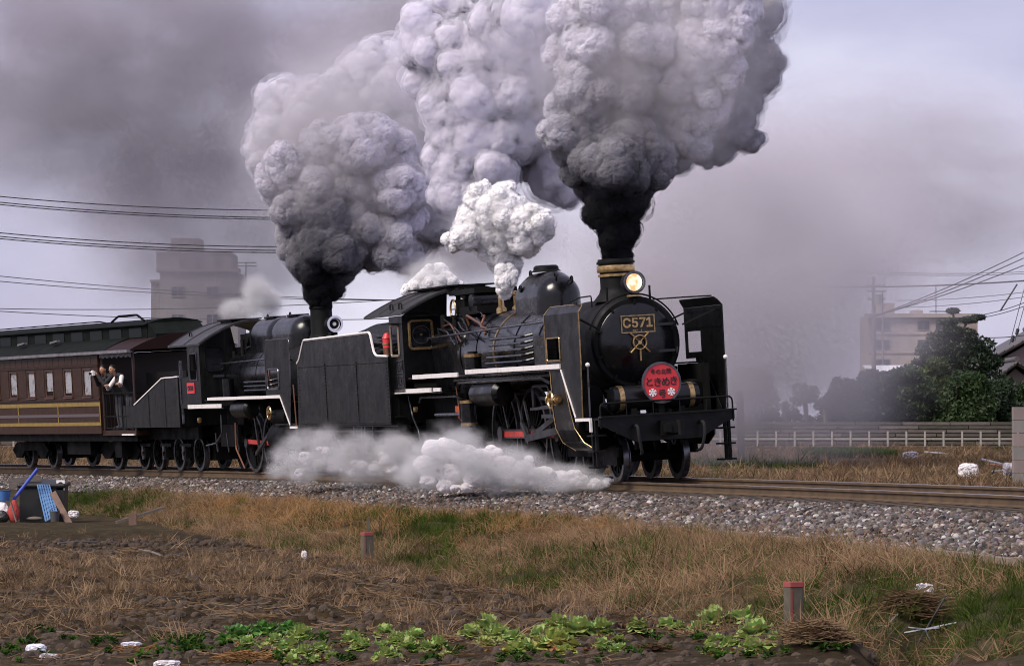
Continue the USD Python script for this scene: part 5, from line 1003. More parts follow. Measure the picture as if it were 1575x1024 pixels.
# plume of the leading engine, black at the chimney and paler as it climbs
cap1 = px(948, 400, 73.2)
SM1 = smoke_layers('chimney_smoke', cap1, [(0, .012), (.13, .018), (.18, .05), (.235, .20), (.31, .48), (.44, .80), (.75, .84), (1.0, .80)])
b1 = [(948, 392, 21), (947, 372, 27), (952, 350, 32), (944, 325, 38), (962, 305, 40), (930, 285, 42), (975, 268, 42), (945, 258, 46),
      (910, 235, 40), (985, 232, 48), (955, 215, 52), (1015, 205, 48), (900, 190, 44), (945, 165, 60), (1000, 160, 62), (1045, 165, 52), (905, 140, 48), (955, 115, 62), (1020, 110, 58), (1075, 125, 58),
      (1085, 75, 55), (1040, 60, 62), (985, 55, 62), (930, 60, 58), (890, 85, 44), (1110, 105, 36), (1115, 40, 46), (1060, 10, 62), (995, -5, 62), (940, 5, 52), (900, 25, 44), (870, 165, 30), (862, 205, 28), (1060, 205, 34), (1110, -20, 60), (870, 235, 22), (885, 262, 22), (1010, 262, 28)]
plume('smoke_plume', 'thick plume black at the chimney of the leading engine and paling upward', b1, 73.4, SM1, HARD, 3, 8)
SM1B = smoke_layers('back_smoke', cap1, [(0, .14), (.3, .28), (.55, .44), (1.0, .52)], hard=False)
b1b = [(1140, 55, 58), (1150, 120, 46), (1135, 180, 44), (1165, 20, 50), (1110, 215, 36), (1150, 215, 24), (1175, 90, 30), (1090, 230, 28), (1150, -20, 60), (1045, 245, 26)]
plume('smoke_plume', 'dim softer smoke curling behind the top right of the leading engine plume', b1b, 75.5, SM1B, SOFT, 7, 5)
# drifting pale part between the two plumes
SM1C = smoke_layers('gap_smoke', px(948, 400, 80), [(0, .35), (.35, .66), (.6, .84), (1.0, .86)], wob=.25, hard=False)
b1c = [(800, 60, 95), (770, 150, 90), (735, 90, 75), (800, 210, 75), (730, 210, 70), (850, 275, 50), (700, 250, 50), (830, 130, 60), (720, 20, 60), (860, 20, 60), (690, 120, 60), (660, 60, 55), (690, 170, 50), (780, -10, 70), (760, 270, 45), (700, 300, 38)]
plume('smoke_plume', 'pale drifting smoke filling the gap between the two chimney plumes', b1c, 82, SM1C, SOFT, 9, 5, .4)
# plume of the second engine
cap2 = px(494, 466, 91)
SM2 = smoke_layers('second_chimney_smoke', cap2, [(0, .012), (.08, .018), (.13, .06), (.18, .20), (.25, .44), (.42, .78), (1.0, .80)], tint=(.97, .94, 1.03))
b2 = [(493, 462, 17), (492, 446, 24), (497, 428, 31), (480, 405, 34), (510, 402, 36), (465, 382, 34), (500, 378, 40), (530, 385, 32), (472, 352, 40), (515, 348, 46), (548, 350, 38), (455, 318, 34), (495, 310, 48), (540, 305, 50), (585, 320, 44), (560, 368, 40), (600, 365, 36),
      (470, 278, 42), (520, 262, 50), (575, 268, 50), (615, 290, 40), (430, 290, 34), (440, 255, 34), (500, 230, 42), (550, 222, 46), (595, 235, 44), (625, 335, 32), (412, 270, 22), (575, 395, 26)]
plume('smoke_plume', 'thick plume black at the chimney of the second engine and grey above', b2, 91.5, SM2, HARD, 5, 8)
SM2B = smoke_layers('older_smoke', cap2, [(0, .20), (.3, .42), (.5, .66), (.9, .78)], wob=.25, hard=False)
b2b = [(432, 148, 38), (428, 185, 42), (405, 225, 34), (440, 215, 46), (480, 165, 50), (520, 150, 48), (560, 115, 48), (595, 95, 42), (600, 140, 48), (560, 165, 52), (500, 195, 52), (630, 195, 46), (645, 250, 50), (655, 310, 46), (640, 365, 40), (430, 250, 30), (400, 250, 24), (615, 165, 40), (665, 200, 36), (680, 280, 40), (625, 400, 30), (680, 345, 36)]
plume('smoke_plume', 'soft older grey smoke standing above and behind the second engine plume', b2b, 94.5, SM2B, SOFT, 13, 6)
# white steam from the safety valves, behind the cab and at the second cab
WHITE_STOPS = [(0, .97), (1, .97)]
O0 = (0, 70, 0)
STEAM = smoke_layers('white_steam', O0, WHITE_STOPS, tint=(1, .99, 1), trans=.04)
STEAM_SOFT = steam_layers('soft_steam', .82, O0, WHITE_STOPS, tint=(1, .99, 1), trans=.04)
b3 = [(776, 452, 9), (776, 440, 13), (778, 425, 18), (776, 405, 24), (772, 382, 32), (765, 355, 38), (745, 330, 34), (772, 320, 34), (735, 305, 22), (720, 360, 24), (700, 372, 17), (688, 368, 10), (800, 345, 34), (825, 345, 28), (808, 372, 24), (742, 292, 14), (775, 295, 16), (838, 355, 16), (725, 335, 22), (790, 318, 20)]
plume('steam_cloud', 'bright white steam jet rising from the safety valves behind the dome', b3, 78.5, STEAM, HARD, 17, 6, cat='steam')
b4 = [(655, 432, 24), (675, 420, 24), (640, 442, 18), (690, 432, 20), (668, 440, 24), (625, 448, 12), (705, 440, 14)]
plume('steam_cloud', 'white steam hanging behind the roof of the leading cab', b4, 86, STEAM_SOFT, SOFT, 19, 2, cat='steam')
# steam rolling along the ground from the cylinder cocks
GS = [(0, .95), (1, .95)]; GT = (1, .96, .995)
SG = steam_layers('ground_steam', .80, O0, GS, tint=GT)
TRACKWAY = -math.pi / 2 + TH0
b5 = [(935, 742, 12, -.3), (915, 742, 13, -.3), (890, 738, 19, -.2), (862, 735, 22, 0), (835, 730, 26, 0), (805, 722, 26, .3), (775, 715, 28, .6), (745, 705, 28, 1), (715, 700, 30, 1.6), (690, 690, 26, 2.2), (668, 690, 26, 2.6), (655, 715, 30, 2.6), (690, 728, 28, 2.0), (730, 735, 24, 1.4), (770, 740, 20, .8), (810, 744, 16, .3), (850, 748, 12, .1), (660, 742, 16, 2.4), (700, 750, 10, 1.6)]
plume('steam_cloud', 'dense white steam rolling along the rail beside the driving wheels', b5, 72.5, SG, SOFT, 23, 3, .3, cat='steam', stretch=(TRACKWAY, 1.7, 1.0, .82))
b6 = [(455, 690, 24), (480, 700, 30), (470, 725, 22), (505, 715, 30), (500, 680, 22), (535, 725, 22), (560, 715, 24), (565, 685, 22), (585, 725, 24), (610, 700, 24), (625, 680, 14), (440, 720, 16), (530, 700, 20), (600, 735, 14), (470, 670, 12), (570, 668, 12), (430, 705, 12)]

plume('steam_cloud', 'low broken puffs of steam between the tender wheels and the ballast', [(470, 705, 17), (490, 716, 19), (512, 722, 15), (462, 726, 13), (555, 716, 15), (575, 722, 16), (592, 706, 13), (540, 728, 11), (500, 694, 13), (606, 722, 12)], 83.6, steam_layers('low_steam', .78, O0, [(0, .9), (1, .9)], tint=GT), SOFT, 37, 2, .3, cat='steam', stretch=(TRACKWAY, 1.5, 1.0, .85))

# wide drifting smoke behind the train
def vapour(name, label, blobs, color, scale, lo, hi, dens, squash=(.75, .75, 1.1)):
    """Steam as uneven air only: one part for each rolling mass."""
    root = thing(name, label, 'steam', kind='stuff')
    for k, (x, y, Z, rx, ry, rz) in enumerate(blobs):
        c = px(x, y, Z); rad = np.array([rx * Z / FOCAL_PX, rz, ry * Z / FOCAL_PX]); m = trimesh.creation.icosphere(3, 1.0); m.vertices = m.vertices * rad + c
        obj('wisps', m, noisy_vol(uid('vapour'), color, scale, lo, hi, dens, aniso=-.35, fall=(c, rad), squash=squash, offset=(k * 3.1, 0, k * 1.7)), root, True)
def drift(label, x, y, Z, rx, ry, rz, color, scale, lo, hi, dens, squash=(1, 1, 1), offset=(0, 0, 0), name='drifting_smoke', aniso=0.0):
    c = px(x, y, Z); rad = np.array([rx * Z / FOCAL_PX, rz, ry * Z / FOCAL_PX]); m = trimesh.creation.icosphere(4, 1.0); m.vertices = m.vertices * rad + c
    p = obj(name, m, noisy_vol(uid('drift'), color, scale, lo, hi, dens, aniso=aniso, fall=(c, rad), squash=squash, offset=offset), None, True); tag(p, label, 'smoke', None, 'stuff')
drift('grey drifting smoke spread across the sky at the upper left', 200, 110, 135, 540, 340, 9, (.64, .585, .66), .36, .36, .62, .32, (1, 1, 1.5))
drift('grey smoke closing the gap behind the two plumes', 640, 110, 150, 300, 240, 8, (.70, .645, .70), .34, .30, .60, .34, (1, 1, 1.3), (9, 0, 3))
drift('dark smoke hanging over the pale tower block', 330, 340, 168, 340, 220, 7, (.64, .60, .67), .36, .30, .62, .30, (1, 1, 1.4), (3, 0, 0))
drift('broad mauve smoke bank trailing low to the right of the leading engine', 1140, 430, 135, 400, 370, 12, (.92, .855, .92), .30, .27, .57, .24, (1, 1, 1.2), (7, 0, 1))
drift('dark smoke streaming to the right above the apartment house', 1390, 290, 158, 430, 250, 9, (.84, .78, .86), .34, .36, .60, .20, (.7, 1, 1.6), (1, 0, 5))
drift('smoke settling over the low trees just right of the engine', 1140, 590, 173, 190, 90, 6, (.88, .82, .85), .34, .36, .62, .16, (1, 1, 1), (2, 0, 8))
drift('smoky gloom between the plumes behind the leading cab', 700, 350, 104, 230, 140, 6, (.74, .69, .74), .46, .30, .60, .45, (1, 1, 1), (5, 0, 4))
drift('thin smoke blurring the edges of the leading engine plume', 1000, 90, 73.4, 275, 235, 2.8, (.975, .92, .975), .85, .34, .60, .62, (1, 1, 1), (4, 0, 7), aniso=-.35)
drift('thin smoke blurring the edges of the second engine plume', 530, 215, 92, 225, 225, 3.6, (.965, .91, .965), .75, .34, .60, .50, (1, 1, 1), (8, 0, 2), aniso=-.35)
STEAMC = (.992, .972, .992)
vapour('ground_vapour', 'thin ragged white vapour rolling over the ballast beside the driving wheels', [(700, 705, 72.4, 95, 68, 1.5), (775, 720, 72.0, 105, 52, 1.3), (860, 734, 71.6, 90, 34, 1.0), (918, 742, 71.2, 34, 20, .5), (650, 725, 73.0, 60, 46, 1.2)], STEAMC, 2.3, .40, .58, 1.7)
vapour('ground_vapour', 'thin ragged steam drifting past the wheels of the tall tender', [(480, 700, 83.5, 72, 66, 1.4), (555, 705, 82.5, 75, 58, 1.3), (612, 700, 81.5, 48, 52, 1.2), (440, 715, 84.0, 42, 40, 1.2)], STEAMC, 2.0, .40, .60, 1.9)
vapour('cab_vapour', 'small pale steam wisp leaking above the second cab roof', [(370, 476, 97.5, 46, 24, 1.0), (396, 452, 97.5, 34, 42, 1.0), (415, 470, 98, 30, 34, .9)], STEAMC, 2.0, .38, .58, 2.4)
vapour('cab_vapour', 'white vapour blurring the steam behind the leading cab', [(665, 428, 86, 66, 44, 1.3)], STEAMC, 2.0, .34, .58, 1.6)
vapour('jet_vapour', 'thin white vapour round the bright safety valve steam', [(762, 338, 78.4, 112, 82, 1.5)], STEAMC, 1.9, .46, .64, .8)
# ---------------------------------------------------------------- beyond the track: wall, fence, far rails
WALLZ = .38
CONC = [plain(f'old_wall_plank_{k}', c, .9, noise=(c2, 2.5, .35, .7, (1, 1, 6)), coord='world') for k, (c, c2) in enumerate((((.070, .058, .048), (.13, .11, .095)), ((.055, .046, .038), (.10, .085, .07)), ((.09, .076, .065), (.15, .13, .115)), ((.045, .040, .030), (.085, .075, .055))))]
wall = thing('retaining_wall', 'low wall of long weathered horizontal planks below the dark trees', 'wall')
zb = z_at(0, 190); WY = 190.0
zt = px(0, 648, WY)[2]; rows = 7; hgt = (zt - zb) / rows
for rk in range(rows):
    x = -30.0 - RNG.uniform(0, 2)
    while x < 30:
        L = RNG.uniform(1.8, 2.6); dz = RNG.uniform(-.02, .02)
        m = MB().box(x + .02, x + L - .02, WY + RNG.uniform(-.03, .03) + rk * .05, WY + .18 + rk * .05, zb + rk * hgt + .02, zb + (rk + 1) * hgt - .02).mesh()
        obj('plank', m, CONC[int(RNG.integers(0, 4))], wall, False); x += L
MB().box(-31, 31, WY + .2 + .3, WY + .55, zb - .3, zt - .05).build('wall_backing', CONC[3], wall, False)
FENCEW = plain('faded_white_fence', (.34, .31, .28), .8, noise=((.28, .25, .22), 6, .4, .7))
fence = thing('low_fence', 'low faded white fence of short posts and two rails before the plank wall', 'fence')
FY = 186.0; fz = z_at(0, FY); sp = 28.6 * FY / FOCAL_PX; top = px(0, 663, FY)[2]; mid = px(0, 674.5, FY)[2]
x0 = px(1165, 660, FY)[0]
for k in range(-46, 17):
    x = x0 + k * sp
    MB().box(x - .04, x + .04, FY - .04, FY + .04, fz - .05, top).build('fence_post', FENCEW, fence, False)
    MB().box(x + .042, x + sp - .042, FY - .02, FY + .02, mid - .03, mid + .03).build('fence_rail', FENCEW, fence, False)
far_tr = thing('far_track', 'rusty far rails running level in front of the low white fence', 'railway track')
for dy, nm in ((0, 'rail'), (1.07, 'rail')):
    zz = px(0, 686.5, 180)[2]
    MB().box(-60, 60, 180 + dy - .035, 180 + dy + .035, zz - .05, zz).box(-60, 60, 180 + dy - .015, 180 + dy + .015, zz - .14, zz - .05).build(nm, RUST, far_tr, False)
for k in range(150): MB().box(-58 + k * .78, -58 + k * .78 + .2, 179.3, 181.8, zz - .26, zz - .145).build('sleeper', SLEEPER, far_tr, False)
MB().box(-60, 60, 177.5, 183.5, zb - .5, zz - .20).build('gravel_shoulder', plain('far_gravel', (.12, .085, .06), .95, noise=((.20, .15, .11), 6, .3, .7), coord='world'), far_tr, False)

# ---------------------------------------------------------------- buildings
def shade(name, c, k=.25, sc=.6): return plain(name, c, .85, noise=(tuple(x * (1 - k) for x in c), sc, .35, .7, (1, 1, .4)), coord='world')
GLASSD = plain('far_window_glass', (.03, .035, .045), .12)
def far_window(root, x0, x1, z0, z1, Y, frame_m, mull=1):
    f = MB().box(x0 - .08, x1 + .08, Y - .10, Y - .02, z0 - .1, z0).box(x0 - .08, x1 + .08, Y - .10, Y - .02, z1, z1 + .08).box(x0 - .08, x0, Y - .10, Y - .02, z0, z1).box(x1, x1 + .08, Y - .10, Y - .02, z0, z1)
    for k in range(mull): xm = x0 + (x1 - x0) * (k + 1) / (mull + 1); f.box(xm - .04, xm + .04, Y - .07, Y - .03, z0, z1)
    w = f.build('window', frame_m, root, False); MB().box(x0, x1, Y - .03, Y - .015, z0, z1).build('pane', GLASSD, w, False)
def boxpx(mb, x0, x1, y0, y1, Z, depth):
    a, b = px(x0, y1, Z), px(x1, y0, Z); mb.box(a[0], b[0], Z, Z + depth, a[2], b[2]); return mb
TOWER = shade('tower_render', (.20, .185, .185)); TRIM = shade('tower_trim', (.20, .155, .14)); FRM = shade('window_frame_grey', (.22, .20, .20))
Zt = 400.0
tw = thing('tower_block', 'tall cream tower block veiled by smoke behind the coach', 'building')
m = MB(); boxpx(m, 245, 366, 418, 700, Zt, 12); m.build('wall', TOWER, tw, False)
m = MB(); boxpx(m, 232, 244.8, 432, 700, Zt + .8, 10); m.build('stair_tower', TOWER, tw, False)
m = MB(); boxpx(m, 240, 356, 388, 417.8, Zt + 2, 9); m.build('penthouse', TOWER, tw, False)
m = MB(); boxpx(m, 262, 306, 366, 387.8, Zt + 3, 6); m.build('roof_house', TRIM, tw, False)
m = MB(); boxpx(m, 243, 368, 412.5, 417.6, Zt - .4, 2.2); m.build('parapet', TRIM, tw, False)
m = MB(); boxpx(m, 239, 357, 386, 389, Zt + 1.8, .15); boxpx(m, 230, 246, 430, 434, Zt + .5, .25); m.build('cornice', TRIM, tw, False)
for yy in (441, 484, 527, 570):
    for xx in (264, 318): a, b = px(xx, yy + 14, Zt), px(xx + 18, yy, Zt); far_window(tw, a[0], b[0], a[2], b[2], Zt, FRM)
for xx in (275, 300, 330): a, b = px(xx, 410, Zt + 2), px(xx + 8, 396, Zt + 2); far_window(tw, a[0], b[0], a[2], b[2], Zt + 2, FRM, 0)
rl_ = MB()
for k in range(14): a, b = px(250 + k * 8.4, 412, Zt), px(250 + k * 8.4, 404, Zt); rl_.box(a[0] - .05, a[0] + .05, Zt + .1, Zt + .2, a[2], b[2])
a, b = px(249, 405, Zt), px(362, 404, Zt); rl_.box(a[0], b[0], Zt + .1, Zt + .2, a[2], b[2]); rl_.build('roof_railing', TRIM, tw, False)
an = MB(); a, b = px(378, 470, Zt), px(378, 403, Zt); an.cyl(a, b, .07, 6)
for q in (404, 409): a, b = px(364, q, Zt), px(394, q, Zt); an.cyl(a, b, .05, 6)
tag(an.build('aerial', SOOTY, None), 'thin television aerial standing right of the smoky tower block', 'aerial')
Zr = 560.0; CREAM = shade('apartment_render', (.37, .315, .285)); CREAMD = shade('apartment_band', (.30, .24, .21))
ab = thing('apartment_house', 'cream flat-roofed apartment house half hidden by smoke and trees', 'building')
m = MB(); boxpx(m, 1336, 1497, 484, 690, Zr, 14); m.build('wall', CREAM, ab, False)
m = MB(); boxpx(m, 1352, 1376, 466, 483.8, Zr + 3, 6); boxpx(m, 1404, 1420, 477, 483.8, Zr + 3, 4); m.build('roof_house', CREAM, ab, False)
m = MB(); boxpx(m, 1330, 1504, 482, 488, Zr - .7, .69); m.build('parapet', CREAM, ab, False)
m = MB(); boxpx(m, 1485, 1504, 496, 514, Zr - .6, .5); m.build('balcony', CREAMD, ab, False)
for yy in (494, 523, 553):
    for x0_, x1_ in ((1348, 1368), (1412, 1429), (1440, 1458), (1484, 1498)): a, b = px(x0_, yy + 13, Zr), px(x1_, yy, Zr); far_window(ab, a[0], b[0], a[2], b[2], Zr, FRM, 1)
    m = MB(); boxpx(m, 1336, 1497, yy + 19, yy + 21, Zr - .12, .11); m.build('floor_band', CREAMD, ab, False)
ae = MB(); a, b = px(1440, 484, Zr), px(1440, 440, Zr); ae.cyl(a, b, .06, 6)
for q in (478, 480): a, b = px(1430, q, Zr), px(1455, q, Zr); ae.cyl(a, b, .04, 6)
tag(ae.build('aerial', SOOTY, None), 'thin aerial on the flat roof of the apartment house', 'aerial')
# low white roofed shed
Zs = 300.0; SHEDR = plain('white_sheet_roof', (.78, .76, .78), .45); SHEDW = shade('shed_wall', (.10, .095, .10))
sh = thing('shed', 'low shed with a pale sheet roof showing above the hedge', 'shed')
m = MB(); boxpx(m, 1338, 1432, 571, 690, Zs, 6); m.build('wall', SHEDW, sh, False)
a, b = px(1334, 571, Zs), px(1434, 562, Zs)
for k in range(8): w_ = (b[0] - a[0]) / 8; MB().prism([(Zs - .5, a[2]), (Zs + 4, b[2] + .1), (Zs + 4, b[2] + .05), (Zs - .5, a[2] - .05)], w_ - .03, 'yz', a[0] + k * w_).build('roof_sheet', SHEDR, sh, False)
# houses at the right edge with tiled gables
TILE = [plain(f'roof_tile_{k}', c, .6) for k, c in enumerate(((.085, .072, .07), (.11, .09, .085), (.065, .06, .062)))]
def gable_house(label, xa, xr, xb, ye, yr, Z, wall_c, depth=10, side=None):
    h = thing('tiled_house', label, 'house'); WALLM = shade(uid('house_wall'), wall_c)
    A, R_, B = px(xa, ye, Z), px(xr, yr, Z), px(xb, ye, Z); g = px(xa, 690, Z)[2]
    MB().prism([(A[0] + .5, g), (A[0] + .5, A[2] - .1), (R_[0], R_[2] - .25), (B[0] - .5, B[2] - .1), (B[0] - .5, g)], depth, 'xz', Z).build('wall', WALLM, h, False)
    rf = MB().prism([(A[0] - .4, A[2] - .25), (R_[0], R_[2]), (B[0] + .4, B[2] - .25), (B[0] + .4, B[2] - .05), (R_[0], R_[2] + .2), (A[0] - .4, A[2] - .05)], depth + 1.0, 'xz', Z - .6).build('roof', TILE[2], h, False)
    for P_, Q_ in ((A, R_), (B, R_)):
        n = 8
        for k in range(n):
            p, q = np.array([P_[0], P_[2]]) * (1 - k / n) + np.array([Q_[0], Q_[2]]) * (k / n), np.array([P_[0], P_[2]]) * (1 - (k + 1.1) / n) + np.array([Q_[0], Q_[2]]) * ((k + 1.1) / n)
            MB().bar((p[0], Z + depth / 2 - .6, p[1] + .09), (q[0], Z + depth / 2 - .6, q[1] + .13), depth + 1.1, .07, up=(0, 0, 1)).build('tile_course', TILE[k % 3], rf, False)
    MB().cyl((R_[0], Z - .75, R_[2] + .28), (R_[0], Z + depth + .4, R_[2] + .28), .16, 10).build('ridge', TILE[0], rf)
    MB().bar((A[0] - .4, Z - .65, A[2] - .18), (R_[0], Z - .65, R_[2] + .06), .06, .22).bar((B[0] + .4, Z - .65, B[2] - .18), (R_[0], Z - .65, R_[2] + .06), .06, .22).build('barge_board', FRM, h, False)
    a, b = px(xr - 12, ye + 25, Z), px(xr + 12, ye + 8, Z); far_window(h, a[0], b[0], a[2], b[2], Z, FRM)
    return h
gable_house('house with a large brownish tiled gable at the right edge behind the trees', 1500, 1610, 1720, 566, 506, 245, (.28, .23, .22))
gable_house('lower tiled house in front of the large gable at the right edge', 1522, 1562, 1605, 588, 560, 232, (.24, .20, .19), 6)

# ---------------------------------------------------------------- hills, poles and wires
HILL = plain('far_hill', (.05, .06, .055), 1.0, coord='world', noise=((.08, .085, .075), .01, .4, .6))
xs = np.linspace(-1100, 1400, 240); hh = 30 + 60 * meshkit.fbm(np.stack([xs * .004, xs * 0, xs * 0], 1), 4, 8) * np.clip((np.abs(xs + 380) / 700), .25, 1)
hh = np.where(xs < -370, 30 + 62 * np.exp(-((xs + 430) / 70) ** 2) + 18 * meshkit.noise(np.stack([xs * .02, xs * 0, xs * 0], 1), 3), hh * .35)
hv = np.concatenate([np.stack([xs, np.full(240, 2600. + 300 * k), hh * e], 1) for k, e in enumerate((-.05, .5, .85, 1., .7, -.05))]); i, j = np.meshgrid(np.arange(5), np.arange(239), indexing='ij'); a = i * 240 + j
tag(obj('hills', (hv, np.stack([a, a + 1, a + 241, a + 240], -1).reshape(-1, 4)), HILL, None, True), 'low distant hills on the horizon', None, None, 'structure')
WIRE = plain('wire_black', (.02, .02, .024), .6); POLE = shade('concrete_pole', (.22, .20, .19), .3, 1.5)
def wire(name, label, a, b, Za, Zb, r, sag=.0, group=None, cat='wire'):
    A, B = px(*a, Za), px(*b, Zb); t = np.linspace(0, 1, 16)[:, None]; P = A + (B - A) * t; P[:, 2] -= sag * 4 * t[:, 0] * (1 - t[:, 0])
    return tag(obj(name, MB().tube(P, r, 6).mesh(), WIRE, None, True), label, cat, group)
def run(y0, y1, x1, Z, r, label, x0=-60, sag=.25):
    k = (y1 - y0) / x1; wire('overhead_wire', label, (x0, y0 + k * x0), (640, y0 + k * 640), Z, Z, r, sag)
for y0, y1, x1, lb in ((298, 311, 392, 'topmost overhead wire at the left'), (307, 322, 392, 'second overhead wire at the left, upper of a close pair'), (310.5, 325, 392, 'third overhead wire at the left, lower of a close pair'),
                       (354, 368, 415, 'fourth overhead wire at the left, top of a close trio'), (359.5, 373.5, 415, 'fifth overhead wire at the left, middle of a close trio'), (363, 377, 415, 'sixth overhead wire at the left, bottom of a close trio')):
    run(y0, y1, x1, 118, .017, lb)
for y0, y1, lb in ((422, 437, 'faint thin wire crossing left of the tower block, upper'), (430, 442, 'faint thin wire crossing left of the tower block, lower'), (472, 467, 'faint rising wire above the coach roof'), (476, 481, 'dark wire just above the coach roof')): run(y0, y1, 240, 180, .020, lb)
for a, b, r, lb in (((1575, 388), (1340, 488), .03, 'steep wire fanning up to the right edge, uppermost'), ((1575, 397), (1345, 487), .03, 'steep wire fanning up to the right edge, second'), ((1575, 408), (1345, 486), .03, 'steep wire fanning up to the right edge, third'),
                    ((1600, 430), (1250, 441), .045, 'thick nearly level cable at the right'), ((1600, 420), (1300, 419), .018, 'thin level wire above the thick cable'), ((1600, 417), (1300, 416), .018, 'thin level wire, highest of the level ones'),
                    ((1600, 446), (1380, 462), .018, 'slack thin wire under the thick cable, upper'), ((1600, 453), (1380, 473), .018, 'slack thin wire under the thick cable, lower'), ((1600, 455), (1500, 486), .022, 'wire slanting down to the apartment roof, upper'),
                    ((1600, 461), (1500, 490), .022, 'wire slanting down to the apartment roof, lower'), ((1600, 511), (1498, 518), .028, 'dark wire passing over the tiled gable')): wire('overhead_wire', lb, a, b, 225, 235, r, .15)
wire('guy_wire', 'thick sleeved stay wire leaning right beside the fanned wires', (1539, 478), (1565, 437), 215, 215, .05, 0); wire('guy_wire', 'steep stay wire with an insulator, left of two', (1553, 530), (1577, 440), 214, 214, .02, 0); wire('guy_wire', 'steep stay wire with an insulator, right of two', (1561, 525), (1583, 445), 214, 214, .02, 0)
for (x, y) in ((1558, 521), (1565, 510)): tag(obj('insulator', MB().lathe([[0, -.2], [.09, -.15], [.09, .15], [0, .2]], px(x, y, 213.7), (.25, 0, 1), 10).mesh(), WIRE), 'dark insulator on the %s steep stay wire' % ('left' if x < 1560 else 'right'), 'insulator')
up = thing('utility_pole', 'slim utility pole with crossarms and a transformer fading in the smoke', 'utility pole'); Zp = 240.0
a, b = px(1344, 690, Zp), px(1344, 425, Zp); MB().cyl(a, b, .16, 12, .11).build('pole', POLE, up)
a2, b2_ = px(1358, 560, Zp), px(1358, 450, Zp); MB().cyl(a2, b2_, .05, 8).build('side_pole', POLE, up)
for q in (440, 448, 460): a, b = px(1333, q, Zp), px(1362, q, Zp); MB().bar(a - [0, .2, 0], b - [0, .2, 0], .10).build('crossarm', FRM, up)
c_ = px(1350, 461, Zp); MB().cyl(c_ - [0, .35, .3], c_ + [0, -.35, .3], .24, 14).build('transformer', FRM, up)
for q in (1335, 1342, 1352, 1360): c_ = px(q, 438, Zp) - [0, .2, 0]; MB().lathe([[0, -.1], [.06, -.08], [.04, 0], [.06, .05], [0, .12]], c_, (0, 0, 1), 8).build('insulator', FRM, up)
dp = px(1139, 648, 146); zg = z_at(dp[0], 146); pd = thing('old_post', 'leaning dark wooden post standing beyond the rails beside the buffer beam', 'post')
MB().bar((dp[0] + .02, 146, zg - .1), (dp[0] - .02, 146, px(0, 605, 146)[2]), .26).build('post', plain('old_dark_wood', (.045, .035, .03), .9, noise=((.09, .075, .065), 3, .4, .7, (6, 6, 1))), pd, False)
MB().box(dp[0] - .17, dp[0] + .13, 145.86, 146.14, px(0, 605, 146)[2], px(0, 603, 146)[2]).build('post_cap', SOOTY, pd, False)

# ---------------------------------------------------------------- trees: trunk, limbs, crown of small leaves in clumps
def leafm(name, c, k=.4):
    return mat(name, {'g': ('geometry', {}), 'r': ('rgb_ramp', {'ramp': [(0, tuple(x * (1 - k) for x in c)), (.7, c), (1, tuple(min(1, x * (1 + 1.3 * k)) for x in c))]}), 'd': ('principled_bsdf', {'roughness': .55, 'specular_ior_level': .35}), 't': ('translucent_bsdf', {}), 'm': ('mix_closure', {'fac': .25})},
               [('g.random_per_island', 'r.fac'), ('r.color', 'd.base_color'), ('r.color', 't.color'), ('d.BSDF', 'm.closure1'), ('t.BSDF', 'm.closure2')], surface='m.closure')
LEAF = [leafm('leaf_dark_green', (.030, .058, .020)), leafm('leaf_mid_green', (.042, .080, .020)), leafm('leaf_yellow_green', (.075, .115, .018)), leafm('leaf_pine', (.024, .046, .022))]
BARK = plain('bark', (.055, .045, .038), .9, noise=((.11, .095, .085), 4, .35, .7, (5, 5, 1)))
def leaves(centres, radii, per, size, seed):
    r = np.random.default_rng(seed); V, F = [], []; k = 0
    for c, R in zip(centres, radii):
        n = int(per); d = r.normal(size=(n, 3)); d /= np.linalg.norm(d, axis=1, keepdims=True); p = c + d * np.array(R) * (r.random((n, 1)) ** .35)
        nrm = d * .5 + r.normal(size=(n, 3)) * .6; nrm /= np.linalg.norm(nrm, axis=1, keepdims=True); a = np.cross(nrm, r.normal(size=(n, 3))); a /= np.linalg.norm(a, axis=1, keepdims=True); b = np.cross(nrm, a); s = size * r.uniform(.6, 1.3, (n, 1))
        q = np.stack([p - a * s, p + b * s * .45, p + a * s, p - b * s * .45], 1); V.append(q.reshape(-1, 3)); o = k + 4 * np.arange(n)[:, None]; F.append(np.concatenate([o + [0, 1, 2], o + [0, 2, 3]])); k += 4 * n
    return np.vstack(V), np.vstack(F)
